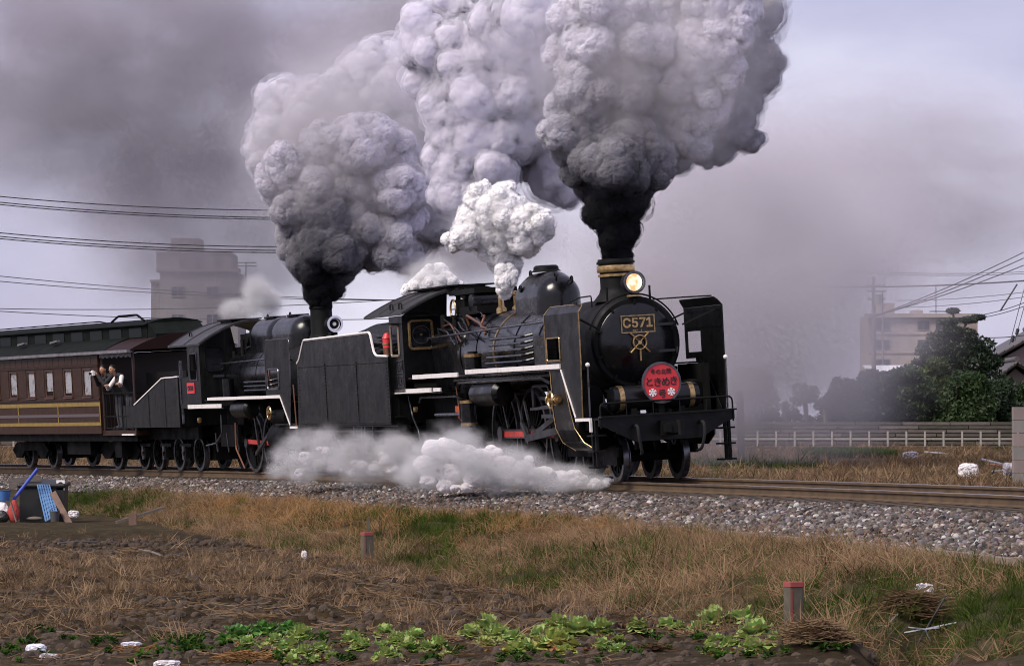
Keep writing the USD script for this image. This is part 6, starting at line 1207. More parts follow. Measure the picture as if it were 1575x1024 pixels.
def tree(name, label, x, ybase, ytop, w, Z, m, seed, clumps=16, per=230, size=.11, low=.1, pads=None, lean=0, cat='tree', group=None):
    r = np.random.default_rng(seed); B, T = px(x, ybase, Z), px(x + lean, ytop, Z); zg = z_at(B[0], Z) if Z < 250 else WALLZ; base = np.array([B[0], Z, zg]); H = T[2] - zg; W = w / 2 * Z / FOCAL_PX
    t = thing(name, label, cat, group=group); tr = MB().tube([base - [0, 0, .2], base + [(T[0] - B[0]) * .4 + .1, 0, H * .35], base + [T[0] - B[0], .1, H * .85]], .05 + .022 * H, 8)
    C, R = [], []
    if pads: 
        for (qx, qy, rw, rh) in pads: C.append(px(qx, qy, Z + r.normal() * .4)); R.append((rw * Z / FOCAL_PX, rw * .9 * Z / FOCAL_PX, rh * Z / FOCAL_PX))
    else:
        for k in range(clumps):
            u = r.random(); ang = r.random() * 6.28; rad = W * .78 * math.sqrt(r.random()) * (1 - .6 * max(0, u - .5) / .5); C.append(base + [rad * math.cos(ang) + (T[0] - B[0]) * u, rad * math.sin(ang), H * (low + (1 - low) * u) - .2]); q = W * r.uniform(.26, .46); R.append((q, q, q * .75))
    for c in C[::2]: s0 = base + (np.array([T[0], Z, T[2]]) - base) * min(.85, max(.15, (c[2] - base[2]) / H - .2)); tr.tube([s0, (s0 + c) / 2 + [0, 0, .12], c], .02 + .006 * H, 5)
    tr.build('trunk', BARK, t); obj('crown', leaves(C, R, per, size, seed), m, t, False); return t
for k, (x, yt, w, mi, lb) in enumerate(((1155, 572, 74, 3, 'small dark tree dim in the smoke just right of the engine'), (1238, 592, 62, 0, 'thin little tree with crooked branches in the smoke'), (1300, 585, 74, 0, 'dark bushy tree at the smoky end of the hedge'), (1345, 572, 80, 0, 'dense dark tree under the pale shed roof'),
        (1395, 566, 84, 1, 'broad bright-green tree left of the yellowish one'), (1437, 553, 70, 2, 'rounded yellowish-green tree in the hedge'), (1490, 575, 84, 1, 'dark broad tree at the foot of the tall tufted tree'), (1535, 585, 84, 0, 'dense tree in front of the tiled houses'), (1590, 590, 80, 1, 'tree at the right edge behind the concrete pillar'))):
    Zt_ = 198 + (k % 3) * 2.5; tree('hedge_tree', lb, x, 650, yt, w * 1.25, Zt_, LEAF[mi], 200 + k, clumps=10 if k == 1 else 64, per=140 if k == 1 else 300, low=.02 if k != 1 else .45, size=.125)
tree('tall_tree', 'tall dark bushy tree with a small tuft on top before the apartment house', 1470, 650, 482, 120, 206, LEAF[0], 300, size=.115, per=620, pads=[(1466, 478, 10, 4), (1458, 495, 16, 6), (1490, 492, 15, 5), (1505, 488, 12, 4), (1448, 520, 26, 13), (1482, 515, 26, 12), (1436, 540, 30, 16), (1470, 535, 34, 18), (1508, 532, 26, 15), (1450, 560, 38, 18), (1495, 556, 38, 18), (1422, 560, 22, 13), (1525, 556, 20, 13), (1470, 580, 46, 18), (1515, 580, 36, 16), (1435, 585, 36, 16), (1465, 508, 16, 8), (1500, 545, 30, 14)])
tree('bush', 'low dark shrub by the end of the plank wall', 1268, 650, 618, 44, 197, LEAF[0], 310, clumps=9, per=150, low=.05, cat='shrub'); tree('bush', 'small smoky shrub between the two little trees', 1205, 650, 612, 40, 197, LEAF[3], 312, clumps=8, per=120, low=.05, cat='shrub')

# ---------------------------------------------------------------- things lying beyond the track
def crumpled(name, label, x, y, wpx, hpx, m, seed, cat, rough=.35, cuts=4, flat=1.0):
    p = on_ground(x, y); s = p[1] / FOCAL_PX; b = trimesh.creation.icosphere(cuts, 1.0); v = b.vertices.copy(); v = np.sign(v) * np.abs(v) ** .55; v /= np.abs(v).max(0)
    v = v * (1 - rough * np.abs(meshkit.fbm(v * 2.3 + seed, 3, seed) - .5)[:, None] * 2.4) + (meshkit.noise(v * 5, seed + 2)[:, None] - .5) * .18
    v = v * [wpx * s / 2, wpx * s * .38, hpx * s / 2 * flat] + p + [0, 0, hpx * s * .42]
    return tag(obj(name, trimesh.Trimesh(v, b.faces, process=False), m, None, 28), label, cat)
BAGW = plain('white_plastic_sack', (.70, .66, .68), .5, bump=(16, .8, .05)); BAGG = plain('grey_plastic_sheet', (.36, .34, .40), .4, bump=(14, .9, .06)); STYRO = plain('dull_white_plastic', (.60, .60, .66), .4, bump=(12, .6, .04))
crumpled('sack', 'boxy white sack standing in the grass beyond the track', 1489, 736, 31, 25, BAGW, 3, 'sack', .22)
crumpled('plastic_sheet', 'crumpled grey plastic sheet lying beyond the green patch', 1400, 707, 26, 14, BAGG, 5, 'plastic sheet', .6)
pp = on_ground(1568, 748); gp = thing('concrete_pillar', 'grey concrete block pillar at the right edge beyond the track', 'pillar'); sc_ = pp[1] / FOCAL_PX
for k in range(6):
    for j in range(2): x0_ = pp[0] - 9 * sc_ + j * 17 * sc_; MB().box(x0_ + .006, x0_ + 16.6 * sc_, pp[1], pp[1] + .4, pp[2] + k * 20.4 * sc_ + (.0 if k else -.1), pp[2] + (k + 1) * 20.4 * sc_ - .012).build('block', [POLE, shade(f'block_grey_{k}_{j}', (.20 + .03 * (k % 2), .185 + .02 * j, .175), .3, 2)][(k + j) % 2], gp, False)
for (x, y, L, ang, c, lb) in ((1528, 716, 36, 4, (.35, .36, .42), 'pale bent pipe lying left of the concrete pillar'), (1540, 722, 34, 2, (.16, .06, .035), 'rusty bar lying left of the concrete pillar'), (1545, 730, 40, -2, (.10, .10, .10), 'dark plank lying left of the concrete pillar'), (1440, 701, 36, 1, (.26, .25, .26), 'thin grey pole lying behind the white sack')):
    p = on_ground(x, y); s2 = p[1] / FOCAL_PX; a, b = p + [-L / 2 * s2, .1, .12 + ang * s2], p + [L / 2 * s2, -.1, .10 - ang * s2]; tag(MB().cyl(a, b, .045, 10).build('scrap_bar', plain(uid('scrap'), c, .5)), lb, 'scrap')
p = on_ground(1556, 731); tag(obj('scrap_drum', MB().lathe([[0, -.2], [.19, -.2], [.2, -.12], [.18, 0], [.2, .12], [.19, .2], [0, .2]], p + [0, .2, .18], (1, .2, 0), 20).mesh(), BAGG), 'dented grey drum lying against the concrete pillar', 'drum')
# ---------------------------------------------------------------- grass, stubble
def blades(n, h, spread, w, seed, lean=.5, seg=3, curl=.5):
    r = np.random.default_rng(seed); V, F = [], []; k = 0
    for i in range(n):
        a, l = r.random() * 6.28, lean * r.uniform(.25, 1.3); d = np.array([math.cos(a), math.sin(a), 0]); s = np.array([-d[1], d[0], 0]); H = h * r.uniform(.5, 1.15); b = np.array([*(r.normal(size=2) * spread), 0]); W = w * r.uniform(.7, 1.4)
        for t in np.linspace(0, 1, seg + 1):
            c = b + d * H * (l * t + curl * l * t * t) + np.array([0, 0, H * (t - .35 * l * t * t)]); ww = W * (1 - t) ** .6 / 2 + .0004; V += [c - s * ww, c + s * ww]
        for q in range(seg): o = k + 2 * q; F += [[o, o + 1, o + 3], [o, o + 3, o + 2]]
        k += 2 * (seg + 1)
    return np.array(V), np.array(F)
def grassm(name, cols, trans=.25):
    return mat(name, {'oi': ('object_info', {}), 'g': ('geometry', {}), 'ad': ('math', {'math_type': 'multiply_add', 'value2': .55}), 'm0': ('math', {'math_type': 'multiply', 'value2': .45}), 'r': ('rgb_ramp', {'ramp': cols}), 'd': ('diffuse_bsdf', {}), 't': ('translucent_bsdf', {}), 'm': ('mix_closure', {'fac': trans})},
               [('oi.random', 'm0.value1'), ('g.random_per_island', 'ad.value1'), ('m0.value', 'ad.value3'), ('ad.value', 'r.fac'), ('r.color', 'd.color'), ('r.color', 't.color'), ('d.BSDF', 'm.closure1'), ('t.BSDF', 'm.closure2')], surface='m.closure')
DRY = grassm('dry_grass_blade', [(0, (.080, .050, .028)), (.35, (.24, .155, .092)), (.7, (.42, .29, .185)), (1, (.62, .48, .33))])
DRYO = grassm('orange_dry_grass_blade', [(0, (.11, .060, .026)), (.4, (.30, .170, .078)), (.75, (.47, .285, .14)), (1, (.64, .45, .26))])
GRN = grassm('green_grass_blade', [(0, (.022, .036, .008)), (.45, (.060, .090, .016)), (.8, (.11, .145, .026)), (1, (.22, .21, .07))])
STUB = grassm('stubble_straw', [(0, (.085, .055, .030)), (.3, (.24, .160, .095)), (.65, (.46, .325, .205)), (1, (.68, .53, .38))])
def place(n, seed, Zr, test, smin, smax, tilt=(0, .4), bias=None, xmargin=1.08):
    r = np.random.default_rng(seed); Z = np.sqrt(r.uniform(Zr[0] ** 2, Zr[1] ** 2, n)); X = r.uniform(-1, 1, n) * (787.5 / FOCAL_PX) * Z * xmargin
    s, d = s_lat(X, Z); P = np.stack([X, Z, 0 * X], 1); k = test(X, Z, s, d, P, r); X, Z, P = X[k], Z[k], P[k]; P[:, 2] = ground_z(X, Z) - .01; m = len(X)
    dirn = r.uniform(0, 6.28, m) if bias is None else bias + r.normal(0, .7, m)
    sc = r.uniform(smin, smax, m)
    return P, yaw_quat(r.uniform(0, 6.28, m), r.uniform(*tilt, m), dirn), np.stack([sc, sc, sc * r.uniform(.8, 1.25, m)], 1), r
def bank_t(s, d): return (ballast_foot(s) - d) / np.maximum(ballast_foot(s) - bank_foot(s), .3)
def green_mask(P): return meshkit.fbm(P * np.array([.42, .22, 1]) + 40, 3, 31)
def patch(X, Z, cx, cy, rx, rz): return np.exp(-(((X - cx) / rx) ** 2 + ((Z - cy) / rz) ** 2))
GREENS = [on_ground(x, y) for x, y in ((690, 820), (640, 860), (1050, 835), (930, 905), (1540, 890), (1530, 960), (1370, 930), (200, 780), (130, 785), (880, 935), (1130, 905))]
def greenness(X, Z, P):
    g = green_mask(P); q = np.zeros(len(X))
    for c, w in zip(GREENS, (.9, .6, .5, .5, 1.0, 1.1, .7, 1.0, 1.0, .6, .4)): q = np.maximum(q, w * patch(X, Z, c[0], c[1], .65 * c[1] / 45, 4.0 * c[1] / 45))
    return .9 * (g - .50) * 2 + q
def t_dry(X, Z, s, d, P, r): t = bank_t(s, d); return (t > .02 + .13 * ss(-s, 2, 14) + r.normal(0, .02, len(X))) & (t < 1.04 + r.normal(0, .05, len(X))) & (greenness(X, Z, P) < .62 + r.normal(0, .2, len(X))) & (meshkit.fbm(P * np.array([2.2, 1.1, 1]), 2, 91) > .36)
def t_green(X, Z, s, d, P, r): t = bank_t(s, d); return (t > .06) & (t < 1.03) & (greenness(X, Z, P) > .28 + r.normal(0, .25, len(X)))
P, q, sc, r = place(52000, 41, (30, 98), t_dry, .6, 1.2, (.2, 1.15), -.9)
s_p, d_p = s_lat(P[:, 0], P[:, 1]); orange = (s_p > -14) & (s_p < 16) & (bank_t(s_p, d_p) < .75); idx = r.integers(0, 3, len(P)) + 3 * (orange & (r.random(len(P)) < .8))
scatter('dry_grass', [(blades(20, .18, .08, .006, 50 + k, 1.3), DRY if k < 3 else DRYO, False) for k in range(6)], P, q, sc, idx, 'matted dry straw-coloured grass covering the bank below the ballast', 'grass')
P, q, sc, r = place(38000, 42, (30, 98), t_green, .55, 1.15, (.0, .7))
scatter('green_grass', [(blades(18, .20, .06, .007, 60 + k, .8), GRN, False) for k in range(3)], P, q, sc, r.integers(0, 3, len(P)), 'fresh green grass patches showing through the dry bank', 'grass')
def t_stub(X, Z, s, d, P, r):
    t = bank_t(s, d); cl = meshkit.fbm(P * np.array([1.5, .8, 1]) + 9, 3, 77); keep = (t > 1.0) & (cl > .55 + r.normal(0, .06, len(X)))
    pl = (Z > 34.6) | ((Z > 33.4) & (r.random(len(X)) < .25)); far = (Z < 57) | (r.random(len(X)) < .12); return keep & pl & far
P, q, sc, r = place(15000, 43, (33, 74), t_stub, .6, 1.25, (0, .75))
scatter('straw_stubble', [(blades(22, .17, .06, .007, 70 + k, .9, 3, .3), STUB, False) for k in range(4)], P, q, sc, r.integers(0, 4, len(P)), 'faded straw stubble standing and lying on the rough dark field', 'stubble')
def stalks(seed, n=9):
    r = np.random.default_rng(seed); m = MB()
    for k in range(n): a = r.random() * 6.28; L = r.uniform(.12, .42); c = np.array([*(r.normal(size=2) * .16), r.uniform(.01, .05)]); d = np.array([math.cos(a), math.sin(a), r.uniform(-.12, .22)]) * L / 2; m.bar(c - d, c + d, .007, .005)
    return m.mesh()
P, q, sc, r = place(2600, 44, (29, 60), lambda X, Z, s, d, P, r: (bank_t(s, d) > .98) & ((Z > 34.2) | (r.random(len(X)) < .16)), .6, 1.2, (0, .2))
scatter('loose_straw', [(stalks(80 + k), STUB, False) for k in range(4)], P, q, sc, r.integers(0, 4, len(P)), 'loose broken straw stalks strewn over the soil', 'straw')
CLOD = plain('soil_clod', (.030, .020, .013), .95, noise=((.075, .050, .032), 12, .35, .7), coord='world')
def clod_shape(k): m = trimesh.creation.icosphere(2, 1.0); r = np.random.default_rng(300 + k); v = m.vertices * (1 + .6 * (meshkit.fbm(m.vertices * 1.8 + k * 5, 3, k)[:, None] - .5)) * r.uniform(.6, 1.2, 3); m.vertices = v; return m
P, q, sc, r = place(24000, 45, (29, 66), lambda X, Z, s, d, P, r: (bank_t(s, d) > .99) & ((Z > 34.4) | (r.random(len(X)) < .35)), .014, .060, (0, 3))
scatter('soil_clods', [(clod_shape(k), CLOD, False) for k in range(5)], P, q, sc, r.integers(0, 5, len(P)), 'dark broken clods of soil across the field', 'soil')
def t_far(X, Z, s, d, P, r): return (d > 3.2) & (meshkit.fbm(P * .3, 3, 5) > .36)
P, q, sc, r = place(11000, 46, (62, 178), t_far, .7, 1.6, (.1, .9)); gcol = meshkit.fbm(P * np.array([.12, .05, 1]) + 3, 3, 15); idx = np.where(gcol > .63, 2, r.integers(0, 2, len(P)))
scatter('rough_grass', [(blades(14, .26, .10, .012, 90, .8), DRY, False), (blades(14, .22, .10, .012, 91, .9), STUB, False), (blades(14, .2, .09, .012, 92, .7), GRN, False)], P, q, sc, idx, 'rough brown grass on the flat ground beyond the railway', 'grass')
gp_ = on_ground(1310, 703)
r = np.random.default_rng(47); n = 900; P = np.stack([gp_[0] + r.uniform(-1.5, 1.5, n), gp_[1] + r.uniform(-3, 4, n), np.zeros(n)], 1); P[:, 2] = ground_z(P[:, 0], P[:, 1])
scatter('vegetable_strip', [(blades(18, .34, .12, .03, 95, .7), GRN, False)], P, yaw_quat(r.uniform(0, 6.28, n)), np.repeat(r.uniform(.7, 1.3, (n, 1)), 3, 1), np.zeros(n), 'strip of bright green leafy crop beyond the track', 'crop')

# ---------------------------------------------------------------- cabbages, each with its own leaves
def cabm(name, c1, c2, c3): return mat(name, {'tc': ('texture_coordinate', {}), 'g': ('geometry', {}), 'oi': ('object_info', {}), 'sx': ('separate_xyz', {}), 'l': ('vector_math', {'math_type': 'length'}), 'r': ('rgb_ramp', {'ramp': [(.1, c1), (.45, c2), (.8, c3)]}), 'n': ('noise_texture', {'scale': 6., 'detail': 4.}), 'mo': ('mix_color', {'blend_type': 'overlay', 'fac': .55}), 'h': ('hsv', {}), 'mr': ('map_range', {'to_min': .75, 'to_max': 1.3}), 'mh': ('map_range', {'to_min': .485, 'to_max': .512}),
    'w': ('wave_texture', {'scale': 4.0, 'distortion': 4.0, 'detail': 2.0}), 'b': ('bump', {'strength': .35, 'distance': .05}), 'p': ('principled_bsdf', {'roughness': .42, 'specular_ior_level': .4}), 't': ('translucent_bsdf', {}), 'm': ('mix_closure', {'fac': .28})},
    [('tc.object', 'l.vector1'), ('l.value', 'r.fac'), ('tc.object', 'n.vector'), ('r.color', 'mo.a'), ('n.color', 'mo.b'), ('oi.random', 'mr.value'), ('oi.random', 'mh.value'), ('mo.result', 'h.color'), ('mr.result', 'h.value'), ('mh.result', 'h.hue'), ('h.color', 'p.base_color'), ('h.color', 't.color'), ('tc.object', 'w.vector'), ('w.fac', 'b.height'), ('b.normal', 'p.normal'), ('p.BSDF', 'm.closure1'), ('t.BSDF', 'm.closure2')], surface='m.closure')
CAB = [cabm('cabbage_leaf', (.36, .41, .15), (.19, .27, .055), (.075, .145, .028)), cabm('yellowing_cabbage_leaf', (.40, .40, .14), (.26, .30, .05), (.16, .20, .03)), cabm('dark_cabbage_leaf', (.16, .28, .07), (.06, .16, .03), (.026, .085, .02))]
def leaf_mesh(L, W, rise, curl, wav, seed):
    r = np.random.default_rng(seed); nu, nv = 9, 7; V = []; ph = r.random() * 6
    for i in range(nu):
        t = i / (nu - 1); w = W * math.sin(math.pi * min(1, .12 + .80 * t)) ** .7 * (1 - .15 * t); x = L * (t - .10 * t * t); z = rise * t - curl * t * t
        for j in range(nv): u = (j / (nv - 1) - .5) * 2; V.append([x + .05 * L * math.cos(u * 2), w * u, z + .22 * w * u * u + wav * abs(u) ** 2 * math.sin(ph + 9 * t + 5 * u)])
    i, j = np.meshgrid(np.arange(nu - 1), np.arange(nv - 1), indexing='ij'); a = i * nv + j
    return np.array(V), np.stack([a, a + 1, a + nv + 1, a + nv], -1).reshape(-1, 4)
protos = []
CLS = {}
for k in range(6):
    c = UsdGeom.Xform(stage.CreateClassPrim(f'/World/cabbage_kind_{k}')) if False else None
    path = f'/World/Looks/cabbage_shape_{k}'; stage.CreateClassPrim(path); root = stage.GetPrimAtPath(path); r = np.random.default_rng(500 + k); mt = CAB[(0, 0, 0, 1, 2, 0)[k]]
    for ring, (n_, L, W, rise, curl) in enumerate(((7, .44, .23, .12, .13), (6, .36, .22, .26, .15), (5, .27, .19, .36, .15), (5, .17, .14, .38, .08))):
        for j in range(n_):
            v, f = leaf_mesh(L * r.uniform(.85, 1.15), W * r.uniform(.85, 1.15), .68 * rise * r.uniform(.8, 1.2), curl * r.uniform(.5, 1.6), .035, r.integers(9999)); a = 6.283 * (j + .37 * ring) / n_ + r.uniform(-.2, .2)
            v = v @ trimesh.transformations.rotation_matrix(a, [0, 0, 1])[:3, :3].T + [0, 0, .02 + .03 * ring]; obj('leaf', (v, f), mt, root, True)
    protos.append(path)
CABS = [(368, 973, 40, 4), (408, 970, 38, 4), (448, 966, 34, 4), (463, 973, 30, 0), (383, 985, 24, 1), (425, 983, 28, 2), (444, 992, 30, 0), (467, 1000, 27, 1), (493, 994, 27, 2), (512, 1008, 20, 0), (451, 1013, 24, 5), (484, 1011, 18, 1), (408, 992, 20, 3),
        (543, 981, 30, 0), (558, 989, 28, 2), (592, 970, 26, 5), (611, 981, 30, 1), (638, 975, 26, 0), (630, 990, 30, 5), (596, 1004, 34, 2), (585, 992, 24, 0), (672, 987, 30, 1), (688, 1004, 20, 3), (657, 992, 24, 0),
        (722, 971, 30, 5), (749, 958, 36, 1), (764, 971, 32, 0), (787, 977, 30, 2), (794, 996, 34, 3), (745, 985, 24, 3), (805, 992, 28, 0), (830, 973, 28, 1), (857, 958, 36, 2), (854, 983, 48, 3), (886, 965, 42, 5), (869, 997, 22, 3), (923, 963, 32, 0), (928, 988, 24, 1), (980, 959, 26, 5),
        (1026, 957, 24, 0), (1044, 960, 18, 2), (1073, 965, 28, 1), (1100, 952, 42, 0), (1142, 950, 42, 2), (1162, 968, 42, 5), (1194, 982, 30, 1), (1100, 982, 24, 0), (1122, 985, 24, 2), (1095, 995, 24, 1), (1154, 992, 34, 5), (952, 980, 18, 3), (950, 995, 22, 0)]
ROWS = ((0, 530, 'in the leftmost vegetable bed'), (531, 700, 'in the second bed from the left'), (701, 905, 'in the middle vegetable bed'), (906, 1060, 'in the sparse vegetable bed'), (1061, 1300, 'in the bed beside the marker post'))
hits = ground_hits([(x, y + .32 * s) for x, y, s, k in CABS]); sizes = np.array([c[2] for c in CABS])
ORD = ['first', 'second', 'third', 'fourth', 'fifth', 'sixth', 'seventh', 'eighth', 'ninth', 'tenth', 'eleventh', 'twelfth', 'thirteenth', 'fourteenth', 'fifteenth']
KIND = {0: 'bright green', 1: 'pale green', 2: 'fresh green', 3: 'yellowing', 4: 'dark green', 5: 'light green'}
for lo, hi, where in ROWS:
    ids = sorted([i for i, c in enumerate(CABS) if lo <= c[0] <= hi], key=lambda i: CABS[i][0])
    for n_, i in enumerate(ids):
        x, y, s, k = CABS[i]; p = hits[i]; big = 'large' if s > 35 else ('small' if s < 23 else 'middling')
        copy_of(protos[k], 'cabbage', f'{big} {KIND[k]} cabbage, {ORD[n_]} from left {where}', 'cabbage', p - [0, 0, .015], RNG.uniform(0, 6.28), s * p[1] / FOCAL_PX * 2.35, 'cabbages in the vegetable beds', (RNG.uniform(-9, 9), RNG.uniform(-9, 9)))
DEADL = grassm('withered_leaf', [(0, (.13, .065, .03)), (.5, (.30, .15, .07)), (1, (.50, .32, .16))], .2)
r = np.random.default_rng(48); base = hits[r.integers(0, len(hits), 170)]; P = base + np.stack([r.normal(0, .13, 170), r.normal(0, .25, 170), np.zeros(170)], 1); P[:, 2] = ground_z(P[:, 0], P[:, 1]) + .015
scatter('withered_leaves', [((lambda vf: vf)(leaf_mesh(.11, .045, .03, .04, .02, 900 + k)), DEADL, True) for k in range(3)], P, yaw_quat(r.uniform(0, 6.28, 170), r.uniform(0, .7, 170), r.uniform(0, 6.28, 170)), np.repeat(r.uniform(.3, .75, (170, 1)), 3, 1), r.integers(0, 3, 170), 'withered orange-brown leaves fallen among the cabbages', 'leaves')
# weeds and short green growth in the front strip
def weed(seed):
    r = np.random.default_rng(seed); V, F, k = [], [], 0
    for j in range(13):
        v, f = leaf_mesh(r.uniform(.05, .11), r.uniform(.016, .03), r.uniform(.02, .11), .05, .006, seed * 31 + j); v = v @ trimesh.transformations.rotation_matrix(r.uniform(0, 6.28), [0, 0, 1])[:3, :3].T + [*(r.normal(size=2) * .03), r.uniform(0, .05)]; f = np.vstack([f[:, [0, 1, 2]], f[:, [0, 2, 3]]]); V.append(v); F.append(f + k); k += len(v)
    return np.vstack(V), np.vstack(F)
WEEDM = grassm('weed_leaf', [(0, (.020, .045, .010)), (.5, (.050, .105, .018)), (1, (.12, .18, .04))], .25)
wp = [(r.normal(x, sx), r.normal(y, sy)) for x, y, sx, sy, n in ((310, 995, 22, 10, 34), (285, 985, 14, 5, 14), (25, 1005, 30, 9, 30), (60, 985, 30, 6, 10), (185, 985, 40, 6, 18), (385, 1012, 40, 8, 22), (470, 1018, 40, 4, 14), (620, 1012, 60, 6, 20), (720, 1008, 60, 8, 20), (1000, 990, 60, 12, 26), (1180, 1000, 40, 10, 18), (240, 1005, 40, 8, 16), (1300, 1000, 30, 10, 18), (880, 1012, 60, 5, 18), (1100, 1005, 60, 5, 16), (500, 985, 30, 8, 16)) for _ in range(n)]
wp = wp[::2]; P = ground_hits(wp); n = len(P); scatter('weeds', [(weed(k + 1), WEEDM, True) for k in range(4)], P, yaw_quat(r.uniform(0, 6.28, n)), np.repeat(r.uniform(.4, .85, (n, 1)), 3, 1), r.integers(0, 4, n), 'small green weeds between the vegetable beds', 'weeds')
# heaps of straw
def heap(name, label, x, y, w, h, m, seed, n=420, L=.22):
    p = on_ground(x, y); s = p[1] / FOCAL_PX; r = np.random.default_rng(seed); mb_v, mb_f, k = [], [], 0
    for i in range(n):
        a = r.normal(size=2) * .42; c = np.array([a[0] * w * s / 2, a[1] * w * s * .5, h * s * max(0, 1 - a @ a) * r.uniform(.3, 1.0)]) + p; t = r.random() * 6.28; d = np.array([math.cos(t), math.sin(t), r.uniform(-.35, .2)]) * L * r.uniform(.4, 1) / 2; o = np.cross(d, [0, 0, 1]); o = o / np.linalg.norm(o) * .0035 + [0, 0, .002]
        mb_v += [c - d - o, c - d + o, c + d + o, c + d - o]; mb_f += [[k, k + 1, k + 2], [k, k + 2, k + 3]]; k += 4
    return tag(obj(name, (np.array(mb_v), np.array(mb_f)), m, None, False), label, 'straw', None, 'stuff')
heap('straw_heap', 'orange straw heap in the front of the leftmost vegetable bed', 375, 1016, 110, 16, DRYO, 1); heap('straw_heap', 'thin scatter of yellow straw beside the white plastic scrap', 215, 1000, 150, 6, DRYO, 2, 260); heap('straw_heap', 'brown dead grass heap below the red-topped marker post', 1255, 985, 110, 32, STUB, 3, 900, .3); heap('straw_heap', 'bundle of pale straw in the middle vegetable bed', 690, 985, 40, 8, STUB, 4, 90); heap('straw_heap', 'tuft of pale straw in the sparse bed', 1005, 1000, 50, 12, STUB, 5, 120)
heap('straw_heap', 'fallen grey reeds hanging into the dark gully', 1400, 945, 120, 36, STUB, 6, 700, .5)

# ---------------------------------------------------------------- marker posts, scraps, junk
POSTC = plain('weathered_post_concrete', (.105, .088, .068), .9, noise=((.055, .052, .034), 7, .35, .7)); POSTR = plain('faded_red_paint', (.30, .055, .050), .8, noise=((.20, .06, .05), 12, .4, .7))
def marker(label, x, yb, yt, w):
    p = on_ground(x, yb); s = p[1] / FOCAL_PX; h, W = (yb - yt) * s, w * s / 2; t = thing('marker_post', label, 'marker post', loc=p - [0, 0, .12], rz=.35)
    def block(z0, z1, e): v = rounded([(-W - e, -W - e), (W + e, -W - e), (W + e, W + e), (-W - e, W + e)], .022, 3); return MB().prism(v, z1 - z0, 'xy', z0)
    block(0, h + .12 - .045, 0).build('shaft', POSTC, t); block(h + .12 - .043, h + .12, .004).build('red_top', POSTR, t); MB().box(-W + .012, -W + .03, -W - .004, -W - .0012, .16, h + .05).build('red_stripe', POSTR, t); return t
marker('mossy square concrete marker post with red top beside the cabbages', 1220, 968, 896, 25); marker('farther square concrete marker post with red top on the dry grass bank', 565, 868, 819, 16.5)
p = on_ground(562, 866); s = p[1] / FOCAL_PX; tag(MB().bar(p + [0, 1.2, -.1], p + [0, 1.2, 68 * s], 6 * s, 5 * s).build('thin_stake', POSTC), 'thin grey stake just behind the farther marker post', 'stake')
PLAST = plain('white_plastic_sheet', (.66, .66, .74), .35, bump=(18, .7, .03))
crumpled('plastic_bag', 'puffed white plastic bag lying at the front left of the field', 57, 1006, 32, 18, PLAST, 11, 'plastic bag', .25); crumpled('plastic_scrap', 'flat white plastic scrap right of the puffed bag', 76, 1011, 28, 8, PLAST, 12, 'plastic scrap', .5); crumpled('plastic_scrap', 'torn white plastic scrap lying alone in the front strip', 203, 995, 32, 9, PLAST, 13, 'plastic scrap', .6)
crumpled('plastic_scrap', 'pale frayed scrap at the bottom edge of the field', 258, 1026, 42, 12, BAGW, 14, 'plastic scrap', .5); crumpled('plastic_scrap', 'small white scrap caught in the stubble near the farther post', 468, 860, 9, 15, BAGW, 15, 'plastic scrap', .3); crumpled('plastic_scrap', 'tiny white scrap above its larger neighbour in the stubble', 461, 848, 7, 7, BAGW, 16, 'plastic scrap', .3); crumpled('plastic_scrap', 'pale ragged litter on the bank above the gully', 1420, 915, 30, 20, BAGW, 17, 'litter', .9)
WOODG = plain('grey_weathered_wood', (.17, .145, .125), .9, noise=((.09, .075, .065), 5, .35, .7, (1, 9, 9))); WOODB = plain('brown_board', (.16, .095, .070), .8, noise=((.10, .06, .045), 6, .35, .7)); BLUE = plain('blue_plastic', (.055, .16, .40), .5, noise=((.04, .11, .30), 6, .4, .7)); BLUE2 = plain('pale_blue_mesh', (.13, .27, .50), .55); REDB = plain('red_cloth_bag', (.34, .04, .035), .8); BLACKP = plain('black_plastic', (.010, .011, .010), .5)
J0 = on_ground(60, 802); JZ = J0[1]; js = JZ / FOCAL_PX
def jp(x, y, dz=0): return px(x, y, JZ + dz)
gj = J0[2]
bx_ = thing('compost_box', 'low black plastic-covered box among the garden junk at the left', 'box'); a, b = jp(26, 802), jp(94, 747)
MB().box(a[0], b[0], JZ + .5, JZ + .54, gj - .1, b[2]).box(a[0], b[0], JZ + 1.3, JZ + 1.34, gj - .1, b[2]).build('box_side', BLACKP, bx_, False); MB().box(a[0], a[0] + .04, JZ + .541, JZ + 1.299, gj - .1, b[2]).box(b[0] - .04, b[0], JZ + .541, JZ + 1.299, gj - .1, b[2]).build('box_end', BLACKP, bx_, False); m = hull_ball([(a[0], JZ + .5, b[2], .05), (b[0], JZ + .5, b[2], .05), (a[0], JZ + 1.4, b[2] + .04, .05), (b[0], JZ + 1.4, b[2] + .04, .05), ((a[0] + b[0]) / 2, JZ + .9, b[2] + .1, .05)]); obj('cover', m, BLACKP, bx_, 30)
tag(MB().bar(jp(14, 744, .6), jp(64, 738, .7), .08, .22).build('grey_board', WOODG), 'grey weathered board lying across the black box', 'board')
lat = thing('ribbed_sheet', 'pale blue ribbed plastic panel leaning on the black box', 'panel'); A, B, C_, D_ = [jp(*q, dz) for *q, dz in ((58, 745, .45), (76, 745, .45), (89, 790, .02), (71, 801, .0))]
n1, n2 = 5, 9
def bl(u, w): return (A * (1 - u) + B * u) * (1 - w) + (D_ * (1 - u) + C_ * u) * w
